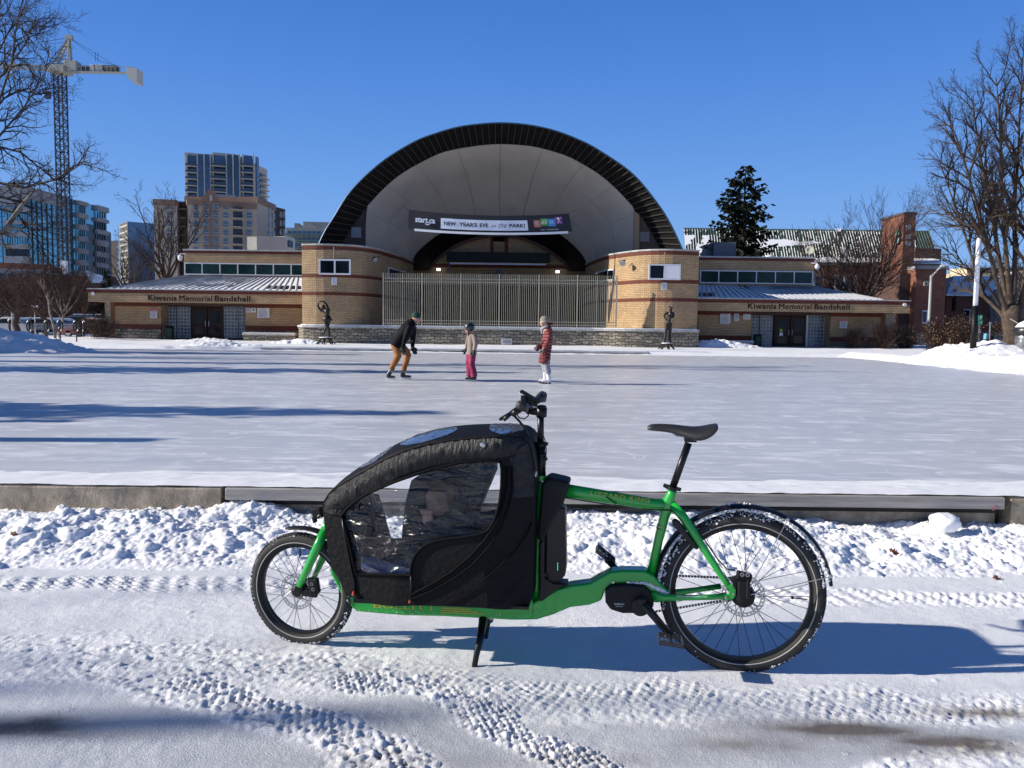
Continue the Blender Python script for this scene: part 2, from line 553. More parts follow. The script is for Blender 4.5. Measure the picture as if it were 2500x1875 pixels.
rough = np.clip(trackA * 1.25 + trackB * 0.8 + trackC * 0.6 + trackD * 0.75 * (0.4 + 0.6 * patchy) + trackE * 0.9 + trackF + 0.14 * patchy, 0, 1.25)
Z = 0.012 + 0.012 * (fbm(X * 0.9, Y * 1.6, 3, 2) - 0.5)
fine = fbm(X * 22, Y * 26, 4, 21, 0.65) - 0.5
tread0 = np.abs(vnoise(X * 20 + Y * 9, Y * 34 - X * 9, 31) - 0.5) * 2
crumb = np.abs(fbm(X * 48, Y * 52, 3, 23, 0.6) - 0.5) * 2
Z += rough * (fine * 0.016 + (tread0 - 0.5) * 0.006 + crumb * 0.011) + (1 - np.clip(rough, 0, 1)) * (fine * 0.003 + crumb * 0.0015)
Z += 0.006 * (fbm(X * 7, Y * 7, 2, 77) - 0.5)
ruts = trackC * 0.004 * np.sin(X * 60 + 20 * Y)
Z += ruts
def tread(mask, ang, amp, lug=0.052, gapw=0.030):
    global Z
    ca, sa = math.cos(ang), math.sin(ang)
    s_ = X * ca + Y * sa + 0.012 * (fbm(X * 9, Y * 9, 2, 301) - .5)
    c_ = -X * sa + Y * ca
    row = np.floor(c_ / gapw)
    ph = s_ / lug + 0.5 * (row % 2) + c_ * 6 + 1.6 * (fbm(X * 5, Y * 5, 2, 309) - .5)
    blk = sstep(-.25, .35, np.sin(2 * np.pi * ph)) * sstep(.08, .3, np.abs((c_ / gapw) % 1 - .0) * (1 - (c_ / gapw) % 1) * 4)
    brk = sstep(.36, .60, fbm(X * 3.2, Y * 3.2, 4, 305 + int(lug * 1000), .6))
    Z = Z + mask * amp * ((blk - .4) * (.25 + .9 * brk) + 1.3 * (1 - brk) * (fbm(X * 55, Y * 55, 3, 311, .7) - .5))
ga, gb = gp(400, 1675), gp(960, 1900)
angA = math.atan2(gb[1] - ga[1], gb[0] - ga[0])
tread(np.clip(trackA, 0, 1) * sstep(gp(330, 1650)[0], gp(560, 1700)[0], X), angA, 0.014, .046, .028)
tread(np.clip(trackE, 0, 1), angA + .05, 0.012, .038, .024)
tread(np.clip(trackB, 0, 1) * sstep(.45, .55, fbm(X * .8, Y * 2, 2, 77)), -.04, 0.0055, .040, .026)
tread(np.clip(trackC, 0, 1), 0.0, 0.007, .05, .025)
rm = lambda cx, cy: float(rough[min(max(int((cy - 2.05) / 0.0085), 0), Y.shape[0] - 1), min(max(int((cx + 4.6) / 0.0085), 0), X.shape[1] - 1)]) ** 1.2
Z = lumps(X, Y, Z, 12000, 0.005, 0.017, (-4.6, 4.6), (2.05, 4.75), 5, k=0.65, mask=rm, power=2.6)
Z = lumps(X, Y, Z, 420, 0.008, 0.022, (-4.6, 4.6), (2.05, 4.75), 8, k=0.5)
icy = (1 - np.clip(rough * 1.6, 0, 1)) * sstep(3.25, 2.75, Y + 0.25 * (fbm(X * 1.2, Y * 2, 3, 41) - 0.5))
def blob(px, py, rx, ry, s=1.0):
    c = gp(px, py)
    d = ((X - c[0]) / rx) ** 2 + ((Y - c[1]) / ry) ** 2
    return s * np.exp(-d) * (0.4 + 0.9 * fbm(X * 9, Y * 25, 4, 51))
dirt = sum(blob(*b) for b in [(20, 1785, .20, .05, 1.1), (110, 1765, .2, .04, .8), (170, 1800, .26, .05, .5), (2080, 1790, .18, .045, 1.1), (2130, 1800, .3, .07, .6),
    (2350, 1825, .22, .055, 1.1), (2450, 1750, .3, .045, .8), (1830, 1830, .22, .06, .7), (1880, 1780, .3, .06, .4), (2250, 1850, .3, .04, .35), (430, 1570, .06, .03, .3),
    (1720, 1532, .12, .03, .35), (2270, 1535, .16, .03, .22), (2130, 1705, .07, .012, .4), (1000, 1870, .5, .05, .25), (1500, 1860, .5, .05, .25)])
low = sstep(0.0, -0.012, Z - 0.012) * np.clip(trackA + trackE + trackF, 0, 1)
dirt = np.clip(dirt + low * 0.75 * sstep(gp(300, 1780)[1] + .05, gp(300, 1830)[1], Y), 0, 0.92)
grid_mesh('path', X, Y, Z, M_['snow_path'], {'ice': np.clip(icy + 0.22 * (1 - np.clip(rough, 0, 1)), 0, 1), 'dirt': dirt})
# path continues behind and beside the camera, lower sheet
gx2, gy2 = np.arange(-30, 30.1, 0.5), np.arange(-12, 5.6, 0.4)
X2, Y2 = np.meshgrid(gx2, gy2)
o_ = grid_mesh('path', X2, Y2, -0.035 + 0.02 * (fbm(X2, Y2, 2, 3) - .5), M_['snow_far'])
# snow bank along the kerb
gx = np.arange(-5.6, 5.6, 0.0092)
gy = np.arange(4.45, 5.70, 0.0092)
X, Y = np.meshgrid(gx, gy)
t = (Y - 4.50) / (5.62 - 4.50)
crest = 0.112 + 0.085 * (fbm(X * 1.1, X * 0 + 3, 3, 61) - 0.5) + 0.02 * np.sin(X * 1.7)
gap = np.exp(-((X + 1.85) / 0.30) ** 2)
prof = sstep(-0.05, 0.62, t) * crest
prof = np.where(t > 0.80, prof + gap * 0.10 * sstep(0.80, 1.0, t), prof)
Z = prof - 0.02 * (1 - sstep(-0.05, 0.12, t)) + sstep(0.05, 0.4, t) * (fbm(X * 4, Y * 4.5, 4, 63, 0.5) - 0.5) * 0.11
Z += sstep(-0.05, 0.3, t) * (fbm(X * 26, Y * 26, 3, 65, 0.6) - 0.5) * 0.020
mk = lambda cx, cy: min(1.0, max(0.12, (cy - 4.55) / 0.35))
Z = lumps(X, Y, Z, 200, 0.05, 0.115, (-5.6, 5.6), (4.85, 5.5), 71, k=0.6, mask=mk, power=2.0)
Z = lumps(X, Y, Z, 800, 0.018, 0.055, (-5.6, 5.6), (4.6, 5.66), 72, k=0.8, mask=mk)
Z = lumps(X, Y, Z, 14000, 0.006, 0.020, (-5.6, 5.6), (4.5, 5.68), 73, k=0.9, mask=mk)
Z += sstep(-0.05, 0.3, t) * (np.abs(fbm(X * 17, Y * 17, 4, 68, 0.6) - 0.5) * 2 - .4) * 0.020
Z += (fbm(X * 70, Y * 70, 2, 67, .7) - 0.5) * 0.010
grid_mesh('snow_bank', X, Y, Z, M_['snow_bank'])
# the big round lumps one can pick out
def snow_lump(px, py, Yd, r, label, seed):
    c = P(px, py, Yd)
    mb = MB()
    rnd = random.Random(seed)
    mb.ball((0, 0, 0), 1.0, 28, 18)
    vs = np.array(mb.v)
    n = fbm(vs[:, 0] * 2 + 5 * seed, vs[:, 1] * 2 + vs[:, 2] * 2.5, 4, seed)
    vs = vs * (0.78 + 0.42 * n)[:, None]
    vs[:, 2] = np.clip(vs[:, 2], -0.75, 0.85 + 0.03 * vs[:, 0])
    mb.v = [(c.x + r[0] * p[0], c.y + r[1] * p[1], c.z + r[2] * p[2]) for p in vs]
    o = mb.build('snow_lump', M_['snow_bank'], smooth=True)
    tag(o, label, 'snow lump', 'loose lumps of snow on the ploughed bank')
snow_lump(2307, 1276, 5.35, (.10, .09, .075), 'largest smooth block of snow, propped against the dark bench beam', 3)
snow_lump(268, 1362, 4.78, (.052, .05, .05), 'round snowball at the foot of the bank below the concrete kerb', 4)
snow_lump(112, 1378, 4.72, (.042, .04, .035), 'small pointed snow lump near the left edge of the photo', 5)
snow_lump(555, 1322, 4.95, (.046, .045, .034), 'flat snow chunk stacked beside the front wheel side of the bank', 6)
snow_lump(552, 1380, 4.72, (.04, .04, .032), 'pale snow chunk low in the bank just left of the front tyre', 7)
# fallen leaves on the bank
def leaf(px, py, Yd, label, s=0.03, seed=1):
    c = P(px, py, Yd)
    mb = MB()
    rnd = random.Random(seed)
    for k in range(3):
        a = rnd.uniform(0, 6.28)
        pts = []
        for i in range(9):
            th = 6.283 * i / 9
            rr = s * (1.0 if i % 2 == 0 else 0.55) * rnd.uniform(.7, 1.1)
            pts.append(Vector((c.x + rr * math.cos(th + a) + k * s * .7 - s * .7, c.y + rr * .5 * math.sin(th + a) - 0.01, c.z + rr * .75 * math.sin(th + a) + rnd.uniform(-.004, .004) - k * s * .35)))
        mb.prism(pts, (0, 0.0015, 0.0015))
    o = mb.build('dead_leaf', mat('dead_leaf', (0.20, 0.06, 0.03), 0.7, var=0.4, vs=40))
    tag(o, label, 'leaf', 'dead leaves caught on the snow bank')
leaf(38, 1302, 4.93, 'curled red-brown leaf high on the bank at the left edge', .022, 1)
leaf(2180, 1343, 4.88, 'largest rust-brown leaf half buried in the bank right of the rear wheel', .022, 2)
leaf(2432, 1409, 4.60, 'small orange-brown leaf at the foot of the bank on the far right', .018, 3)

# wide ground sheet to the horizon: lower under the rink, raised round the bandshell
def ax(lst): return np.array(sorted(set(np.round(np.concatenate(lst), 3))))
gx = ax([np.linspace(-900, -60, 15), np.linspace(-60, -24.5, 40), np.array([-24.4, -24.2]), np.linspace(-24, 17.4, 30), np.array([17.9, 18.2]), np.linspace(18.5, 60, 60), np.linspace(60, 900, 15)])
gy = ax([np.linspace(-300, 0, 10), np.array([5.86, 5.9, 6.0, 10, 20, 30, 36, 40]), np.linspace(42.0, 42.3, 3), np.linspace(42.6, 62, 70), np.linspace(62, 120, 40), np.linspace(120, 1200, 16)])
X, Y = np.meshgrid(gx, gy)
inr = (X > -24.3) & (X < 18.1) & (Y < 42.2)
Z = np.where(Y < 5.88, -0.08, np.where(inr, -0.1, 0.26))
far = sstep(42.2, 52, Y)
Z = np.where(Y > 42.2, 0.20 + 0.08 * far, Z)
onl = (~inr) & (Y > 6)
amp = np.where((X > -70) & (X < 70) & (Y < 120), 1, 0.0)
Z = Z + np.where(onl, amp * (fbm(X * 0.45, Y * 0.5, 4, 90) - 0.5) * 0.22 * (1 - 0.6 * sstep(44, 56, Y) * (np.abs(X) < 24)), 0)
grid_mesh('ground', X, Y, Z, M_['snow_far'])

# ice
def ice_mat():
    m = bpy.data.materials.new('rink_ice')
    m.use_nodes = True
    nt = m.node_tree
    b = nt.nodes['Principled BSDF']
    geo = N(nt, 'ShaderNodeNewGeometry')
    def mapn(sc, rot=0):
        mp = N(nt, 'ShaderNodeMapping')
        mp.inputs['Scale'].default_value = sc
        mp.inputs['Rotation'].default_value = (0, 0, rot)
        nt.links.new(geo.outputs['Position'], mp.inputs['Vector'])
        return mp.outputs[0]
    def noise(sc, rot, scale, det=5, dist=0.0):
        n = N(nt, 'ShaderNodeTexNoise', Scale=scale, Detail=float(det), Roughness=0.6, Distortion=dist)
        nt.links.new(mapn(sc, rot), n.inputs['Vector'])
        return n.outputs[0]
    base = noise((0.25, 1.6, 1), 0.02, 1.0, 6)
    rp = N(nt, 'ShaderNodeValToRGB')
    rp.color_ramp.elements[0].position, rp.color_ramp.elements[1].position = 0.3, 0.7
    rp.color_ramp.elements[0].color = (0.50, 0.52, 0.56, 1)
    rp.color_ramp.elements[1].color = (0.575, 0.59, 0.62, 1)
    nt.links.new(base, rp.inputs[0])
    cur = rp.outputs[0]
    lines = None
    for (sc, rot, scale, w, st, dist) in [((0.12, 1.0, 1), 0.05, 1.3, 0.045, 0.85, 0.6), ((0.10, 1.2, 1), -0.22, 1.1, 0.030, 0.8, 0.8), ((0.3, 0.8, 1), 0.5, 0.9, 0.030, 0.7, 1.2), ((0.06, 2.6, 1), 0.0, 1.5, 0.05, 0.3, 0.2), ((0.5, 0.6, 1), -0.9, 1.4, 0.03, 0.6, 1.5)]:
        n = noise(sc, rot, scale, 3, dist)
        s1 = N(nt, 'ShaderNodeMath', operation='SUBTRACT')
        s1.inputs[1].default_value = 0.5
        nt.links.new(n, s1.inputs[0])
        ab = N(nt, 'ShaderNodeMath', operation='ABSOLUTE')
        nt.links.new(s1.outputs[0], ab.inputs[0])
        mr = N(nt, 'ShaderNodeMapRange')
        mr.inputs[1].default_value, mr.inputs[2].default_value = 0.0, w
        mr.inputs[3].default_value, mr.inputs[4].default_value = st, 0.0
        nt.links.new(ab.outputs[0], mr.inputs[0])
        br = noise((1.2, 1.5, 1), rot, 1.3, 2)
        mr2 = N(nt, 'ShaderNodeMapRange')
        mr2.inputs[1].default_value, mr2.inputs[2].default_value = 0.48, 0.62
        nt.links.new(br, mr2.inputs[0])
        mu = N(nt, 'ShaderNodeMath', operation='MULTIPLY')
        nt.links.new(mr.outputs[0], mu.inputs[0])
        nt.links.new(mr2.outputs[0], mu.inputs[1])
        if lines is None: lines = mu.outputs[0]
        else:
            mxx = N(nt, 'ShaderNodeMath', operation='MAXIMUM')
            nt.links.new(lines, mxx.inputs[0])
            nt.links.new(mu.outputs[0], mxx.inputs[1])
            lines = mxx.outputs[0]
    # fine dusting of shavings
    mx = N(nt, 'ShaderNodeMixRGB')
    mx.inputs[2].default_value = (0.88, 0.89, 0.91, 1)
    nt.links.new(lines, mx.inputs[0])
    nt.links.new(cur, mx.inputs[1])
    gr = noise((0.5, 3.5, 1), 0.03, 9.0, 4)
    mr3 = N(nt, 'ShaderNodeMapRange')
    mr3.inputs[1].default_value, mr3.inputs[2].default_value = 0.5, 0.8
    mr3.inputs[4].default_value = 0.16
    nt.links.new(gr, mr3.inputs[0])
    mx4 = N(nt, 'ShaderNodeMixRGB')
    mx4.inputs[2].default_value = (0.84, 0.85, 0.87, 1)
    nt.links.new(mr3.outputs[0], mx4.inputs[0])
    nt.links.new(mx.outputs[0], mx4.inputs[1])
    nt.links.new(mx4.outputs[0], b.inputs['Base Color'])
    mr5 = N(nt, 'ShaderNodeMapRange')
    mr5.inputs[3].default_value, mr5.inputs[4].default_value = 0.22, 0.50
    nt.links.new(base, mr5.inputs[0])
    nt.links.new(mr5.outputs[0], b.inputs['Roughness'])
    b.inputs['Specular IOR Level'].default_value = 0.35
    bn = noise((1, 2.5, 1), 0, 25.0, 4)
    bp = N(nt, 'ShaderNodeBump', Strength=0.25, Distance=0.01)
    nt.links.new(bn, bp.inputs['Height'])
    nt.links.new(bp.outputs[0], b.inputs['Normal'])
    return m
M_['ice'] = ice_mat()
X, Y = np.meshgrid(np.linspace(-24.3, 18.1, 60), np.linspace(6.6, 42.2, 60))
grid_mesh('ice_rink', X, Y, np.full(X.shape, 0.06), M_['ice'])
# snow swept against the near kerb, thinning out over the ice
gx, gy = np.arange(-12, 12, 0.035), np.arange(5.625, 8.4, 0.035)
X, Y = np.meshgrid(gx, gy)
e = (fbm(X * 1.1, Y * 0.6, 4, 101) - 0.5) * 0.5
t = (Y + e * sstep(5.7, 6.4, Y) - 5.74) / 1.75
Z = 0.285 - 0.225 * sstep(-0.02, 1.0, t) - 0.02 * sstep(0.95, 1.05, t) + (fbm(X * 3, Y * 5, 4, 103) - 0.5) * 0.035 * (1 - sstep(0.8, 1, t)) * sstep(0, 0.15, t)
Z += (fbm(X * 12, Y * 14, 3, 105) - 0.5) * 0.012 * (1 - sstep(0.8, 1, t))
Z = lumps(X, Y, Z, 260, 0.02, 0.06, (-12, 12), (5.8, 7.2), 9, k=0.5)
Z = np.where(t > 1.03, 0.03, Z) + 0.012 * (t < .3)
Z = np.where(Y < 5.67, 0.293 + .012 * fbm(X * 9, Y * 0, 3, 8), Z)
grid_mesh('snow_edge', X, Y, Z, M_['snow_bank'])
gx, gy = np.arange(16.2, 19.6, 0.08), np.arange(5.9, 42.4, 0.08)
X, Y = np.meshgrid(gx, gy)
Z = 0.02 + 0.30 * sstep(16.9, 18.2, X + (fbm(X * .5, Y * .5, 4, 117) - .5) * 1.1) + (fbm(X * 3, Y * 3, 4, 118) - .5) * .06
grid_mesh('snow_edge', X, Y, Z, M_['snow_bank'])
# far fringe of shaved snow along the far kerb
gx, gy = np.arange(-24.3, 18.3, 0.07), np.arange(40.6, 42.14, 0.07)
X, Y = np.meshgrid(gx, gy)
Z = 0.05 + sstep(41.0, 41.9, Y + 0.8 * (fbm(X * 0.8, Y * 0.8, 3, 111) - .5)) * 0.035 * (0.4 + 1.2 * fbm(X * 1.7, Y * 2, 4, 112)) + (fbm(X * 5, Y * 5, 3, 113) - .5) * 0.03
grid_mesh('snow_edge', X, Y, Z, M_['snow_bank'])
# ploughed heaps
def heap(name, cx, cy, rx, ry, h, seed, label, amp=0.35, nl=500, step=0.07):
    gx, gy = np.arange(cx - rx * 1.15, cx + rx * 1.15, step), np.arange(cy - ry * 1.15, cy + ry * 1.15, step)
    X, Y = np.meshgrid(gx, gy)
    d = np.hypot((X - cx) / rx, (Y - cy) / ry) + (fbm(X * 0.6, Y * 0.6, 3, seed) - .5) * 0.5
    base = (1 - sstep(0.0, 1.0, d))
    Z = h * base ** 0.8 * (1 - amp + 2 * amp * fbm(X * 0.9, Y * 0.9, 4, seed + 1)) + (fbm(X * 4, Y * 4, 3, seed + 2, .6) - .5) * 0.16 * h * np.clip(base * 3, 0, 1)
    mk = lambda a, b_: max(0.0, 1.0 - ((a - cx) / rx) ** 2 - ((b_ - cy) / ry) ** 2)
    Z = lumps(X, Y, Z, nl, 0.06, 0.22, (cx - rx, cx + rx), (cy - ry, cy + ry), seed + 3, k=0.7, mask=mk)
    Z = np.where(base <= 0.001, -0.06, Z) + 0.04 + (0.20 if cy > 42.3 else 0.22 * sstep(17.2, 18.4, X) if cx > 16 else 0.0)
    o = grid_mesh(name, X, Y, Z, M_['snow_bank'], kind=None, label=label, cat='snow heap')
    return o
heap('snow_heap', -23.2, 36.5, 4.4, 3.0, 0.95, 120, 'big shaded ploughed snow heap at the left end of the rink')
heap('snow_heap', -15.6, 43.2, 2.2, 0.8, 0.16, 125, 'low crumbly ridge of snow on the far left rink edge')
heap('snow_heap', 20.6, 35.2, 3.6, 3.2, 0.72, 130, 'bright snow heap piled round the black and white light column')
heap('snow_heap', 18.7, 29.0, 2.2, 5.5, 0.34, 135, 'long low snow ridge along the right shore of the rink', nl=800)
heap('snow_heap', 24.4, 36.5, 2.5, 2.0, 0.6, 140, 'snow heap beside the trunk of the tall bare tree on the right')
heap('snow_heap', 13.2, 51.8, 3.6, 1.1, 0.45, 150, 'drifted snow mound in front of the bushes on the right')
heap('snow_heap', -19.5, 51.6, 2.6, 1.0, 0.20, 155, 'drifted snow mound below the left entrance wall')
heap('snow_heap', -13.2, 49.3, 2.0, 0.6, 0.26, 160, 'small rounded drift left of the dancer statue')

# ---------------------------------------------------------------- near kerb
def slab(name, x0, x1, y0, y1, z0, z1, m, label, cat, amp=0.006, group=None, seed=0, bevel=0.0, step=0.05):
    nx = max(2, int((x1 - x0) / step))
    xs = np.linspace(x0, x1, nx)
    prof = [(y0, z0), (y0, z0 * .5 + z1 * .5), (y0, z1 - bevel), (y0 + bevel, z1), (y1, z1), (y1, z0)]
    mb = MB()
    vs = []
    for i, x in enumerate(xs):
        for k, (y, z) in enumerate(prof):
            n = (float(vnoise(np.array(x * 6 + k * 3.1), np.array(k * 1.7 + seed), seed)) - .5) * 2 * amp
            vs.append((x, y + n * (1 if k < 4 else 0), z + n * (1 if k in (2, 3) else 0)))
    np_ = len(prof)
    fs = [(i * np_ + k, (i + 1) * np_ + k, (i + 1) * np_ + (k + 1) % np_, i * np_ + (k + 1) % np_) for i in range(nx - 1) for k in range(np_)]
    fs += [tuple(range(np_)), tuple((nx - 1) * np_ + k for k in range(np_ - 1, -1, -1))]
    mb.add(vs, fs)
    o = mb.build(name, m, uv=False)
    tag(o, label, cat, group)
    return o
xL = P(538, 1200, 5.62).x
xB0, xB1 = P(548, 1202, 5.60).x, P(2455, 1230, 5.60).x
slab('concrete_kerb', -12, xL, 5.62, 5.80, -0.1, 0.288, M_['concrete'], 'weathered brown concrete kerb left of the bench beam', 'kerb', 0.006, seed=3, bevel=0.012)
slab('concrete_kerb', P(2468, 1235, 5.62).x, 12, 5.62, 5.80, -0.1, 0.29, mat('concrete_tan', (0.36, 0.30, 0.21), 0.9, var=0.3, vs=6, bump=0.6, bs=50), 'tan concrete kerb block at the right end of the bench beam', 'kerb', 0.012, seed=5, bevel=0.02)
M_['beam'] = mat('weathered_beam', (0.34, 0.315, 0.285), 0.6, var=0.3, vs=5, bump=0.3, bs=30, stretch=(0.3, 1, 6))
mb = MB()
bt = thing('bench_beam', ((xB0 + xB1) / 2, 5.7, 0), 'long grey weathered beam seat on the kerb behind the cargo bike', 'bench')
xs = [xB0, xB0 + (xB1 - xB0) * 0.29, xB0 + (xB1 - xB0) * 0.5, xB1]
for a, b in zip(xs[:-1], xs[1:]):
    MB().box(a + .003, b - .003, 5.60, 5.795, 0.205, 0.29).build('beam_section', M_['beam'], bt, bevel=0.006)
MB().box(xB0 + .02, xB1 - .02, 5.66, 5.79, 0.165, 0.204).build('gap_shade', M_['black'], bt)  # black strip standing in for the shade in the gap under the beam
MB().box(xB0 + .01, xB1 - .01, 5.70, 5.79, -0.1, 0.164).build('kerb_base', M_['concrete'], bt)
# pink paint squiggle
mb = MB()
q = lambda px, py: P(px, py, 5.598)
mb.tube([q(2436, 1236), q(2430, 1234), q(2428, 1242), q(2424, 1247)], 0.003, 4).tube([q(2422, 1241), q(2434, 1240)], 0.002, 4)
mb.build('paint_mark', mat('pink_paint', (0.35, 0.06, 0.12), 0.7), bt)
# ---------------------------------------------------------------- bandshell
SH = thing('bandshell', (-0.5, 56, 0.4), 'yellow brick bandshell with big black-rimmed arch, round towers and low wings', 'bandshell')
Y0 = 52.0
# ---- arch rim
outer = [(777, 600), (793, 566), (814, 533), (857, 467), (930, 398), (1008, 349), (1060, 328), (1115, 312), (1170, 304), (1227, 301), (1290, 306), (1351, 319), (1408, 340), (1459, 366), (1545, 426), (1609, 503), (1640, 554), (1667, 612)]
inner = [(832, 600), (845, 577), (862, 549), (905, 494), (972, 430), (1059, 381), (1105, 366), (1158, 357), (1195, 353), (1226, 352), (1268, 354), (1308, 359), (1360, 373), (1403, 390), (1480, 439), (1557, 518), (1588, 563), (1612, 606)]
def resample(poly, n):
    p = np.array(poly, float)
    # Catmull-Rom smoothing then equal arc length
    out = []
    for i in range(len(p) - 1):
        p0, p1, p2, p3 = p[max(i - 1, 0)], p[i], p[i + 1], p[min(i + 2, len(p) - 1)]
        for t in np.linspace(0, 1, 12, endpoint=False):
            out.append(0.5 * ((2 * p1) + (-p0 + p2) * t + (2 * p0 - 5 * p1 + 4 * p2 - p3) * t * t + (-p0 + 3 * p1 - 3 * p2 + p3) * t ** 3))
    out.append(p[-1])
    out = np.array(out)
    d = np.concatenate([[0], np.cumsum(np.hypot(*np.diff(out, axis=0).T))])
    s = np.linspace(0, d[-1], n)
    return np.stack([np.interp(s, d, out[:, k]) for k in range(2)], 1)
NR = 68
oa, ia = resample(outer, NR + 1), resample(inner, NR + 1)
YO, YI = 55.0, 56.6
A = [P(*oa[i], YO) for i in range(NR + 1)]
B = [P(*ia[i], YI) for i in range(NR + 1)]
mb = MB()
for i in range(NR):
    mb.quad(A[i], A[i + 1], B[i + 1], B[i])
cenA = Vector((-0.5, 0, 1.5))
mb.build('arch_rim', M_['shell_skin'], SH)
mb = MB()   # outer back skin: the barrel behind the rim
back = [Vector((p.x * 0.93 - 0.03, 68.0, (p.z - 1) * 0.93 + 1)) for p in A]
for i in range(NR):
    mb.quad(A[i], back[i], back[i + 1], A[i + 1])
mb.build('shell_roof', M_['shell_skin'], SH)
ribs = MB()
for i in range(NR + 1):
    a, b = A[i], B[i]
    tang = (A[min(i + 1, NR)] - A[max(i - 1, 0)]).normalized()
    nn = tang.cross(b - a).normalized()
    if nn.y > 0: nn = -nn
    ribs.bar(a + nn * 0.03, b + nn * 0.03, 0.035, 0.10, up=nn)
ribs.build('rim_ribs', M_['rib'], SH)
mb = MB()
mb.tube([p + Vector((0, -0.02, 0.02)) for p in A], 0.05, 6)
mb.build('rim_edge', mat('rim_flashing', (0.03, 0.07, 0.12), 0.4, metal=0.4), SH)
# ---- ceiling: vertical side, inner arc, vertical side
mid = [k for k in range(NR + 1) if ia[k][1] < 512]
k0, k1 = mid[0], mid[-1]
front = [P(893, 660, YI), P(893, 560, YI)] + [B[k] for k in range(k0, k1 + 1)] + [P(1553, 566, YI), P(1553, 660, YI)]
def arcn(pts, n):
    p = np.array([list(q) for q in pts])
    d = np.concatenate([[0], np.cumsum(np.sqrt((np.diff(p, axis=0) ** 2).sum(1)))])
    s = np.linspace(0, d[-1], n)
    return [Vector([np.interp(t, d, p[:, k]) for k in range(3)]) for t in s]
darc_o = [(1000, 660), (1012, 625), (1038, 597), (1072, 572), (1115, 552), (1165, 541), (1222, 538), (1280, 542), (1328, 553), (1364, 570), (1398, 597), (1425, 627), (1440, 662)]
darc_i = [(1046, 660), (1060, 640), (1085, 617), (1115, 598), (1155, 584), (1190, 577), (1222, 575), (1252, 578), (1290, 587), (1330, 606), (1362, 628), (1381, 645), (1390, 662)]
FN = 61
F1 = arcn(front, FN)
F2 = arcn([P(*q, 64.5) for q in resample(darc_o, 40)], FN)
F3 = arcn([P(*q, 66.8) for q in resample(darc_i, 40)], FN)
mb = MB()
rows = []
for t in np.linspace(0, 1, 9):
    bow = math.sin(math.pi * t) * 0.5
    rows.append([F1[k].lerp(F2[k], t) + Vector((0, 0, bow * max(0, math.sin(math.pi * k / (FN - 1))))) for k in range(FN)])
vs = [p for r in rows for p in r]
mb.add(vs, [(j * FN + k, j * FN + k + 1, (j + 1) * FN + k + 1, (j + 1) * FN + k) for j in range(8) for k in range(FN - 1)])
mb.build('ceiling', M_['ceiling'], SH, smooth=True)
mb = MB()
for k in [8, 13, 18, 24, 30, 36, 42, 47, 52]:
    mb.tube([rows[j][k] + Vector((0, -0.03, -0.02)) for j in range(9)], 0.014, 4)
for j in (3, 6):
    mb.tube([rows[j][k] + Vector((0, -0.03, -0.02)) for k in range(0, 16)], 0.010, 4)
    mb.tube([rows[j][k] + Vector((0, -0.03, -0.02)) for k in range(FN - 16, FN)], 0.010, 4)
mb.build('ceiling_seams', M_['seam'], SH)
mb = MB()
for k in range(FN - 1): mb.quad(F2[k], F2[k + 1], F3[k + 1], F3[k])
mb.build('inner_vault', M_['shell_skin'], SH, smooth=True)
mb = MB()
for a, b in ((F3[k], F3[k + 1]) for k in range(FN - 1)):
    mb.bar(a, b, 0.2, 0.34, up=(0, 1, 0))
mb.build('vault_trim', mat('vault_trim', (0.085, 0.03, 0.02), 0.7), SH)
# side panels between the rim and the ceiling
def side(pts, m, name='side_panel'):
    MB().prism([P(*q, YI + 0.05) for q in pts], (0, 0.2, 0)).build(name, m, SH)
side([(893, 500), (893, 612), (820, 612), (832, 600), (845, 577), (862, 549)], mat('side_dark', (0.03, 0.022, 0.02), 0.7))
side([(1561, 520), (1588, 563), (1616, 612), (1624, 625), (1561, 625)], M_['brown_panel'])
MB().prism([P(q[0], q[1], YI - 0.15) for q in [(1549, 515), (1561, 525), (1561, 622), (1547, 622)]], (0, 0.4, 0)).build('corner_post', mat('tan_post', (0.26, 0.18, 0.11), 0.7), SH)
for x0, x1, y0, y1, c in ((858, 882, 555, 580, (.14, .15, .19)), (1562, 1586, 566, 590, (.13, .12, .12))):
    a, b = P(x0, y1, YI - .03), P(x1, y0, YI - .03)
    w = MB().box(a.x, b.x, YI - .06, YI + .04, a.z, b.z).build('service_hatch', mat('hatch', c, 0.3), SH)
# ---- back wall of the stage
bw = P(1222, 640, 67.3)
mb = MB().box(-10.0, 8.2, 67.3, 67.6, 1.0, P(1222, 535, 67.3).z)
mb.build('back_wall', M_['yellow_brick'], SH, uv=True)
def rect(px0, px1, py0, py1, Yd, th=0.1, mbx=None):
    # facade rectangle: corners from its left and right edges, true vertical and level
    a, b = P(px0, (py0 + py1) / 2, Yd), P(px1, (py0 + py1) / 2, Yd)
    cx = (px0 + px1) / 2
    z1, z0 = P(cx, py0, Yd).z, P(cx, py1, Yd).z
    return (mbx or MB()).box(a.x, b.x, Yd - th, Yd, z0, z1)
rect(1008, 1440, 646, 654, 67.3, 0.06).build('brick_band', M_['red_course'], SH, uv=True)
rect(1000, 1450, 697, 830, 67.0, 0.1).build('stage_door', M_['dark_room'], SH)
for a, b in ((1197, 1205), (1232, 1241)):
    rect(a, b, 576, 618, 67.3, 0.08).build('brick_band', M_['red_course'], SH, uv=True)
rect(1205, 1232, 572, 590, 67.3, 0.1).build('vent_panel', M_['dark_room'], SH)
rect(1091, 1343, 617, 640, 66.0, 0.5).build('screen_housing', M_['black'], SH)
rect(1099, 1333, 642.5, 646.5, 65.8, 0.12).build('screen_roll', M_['white_frame'], SH)
rect(1093, 1096, 640, 666, 66.4, 0.1).build('screen_rail', M_['grey_panel'], SH)
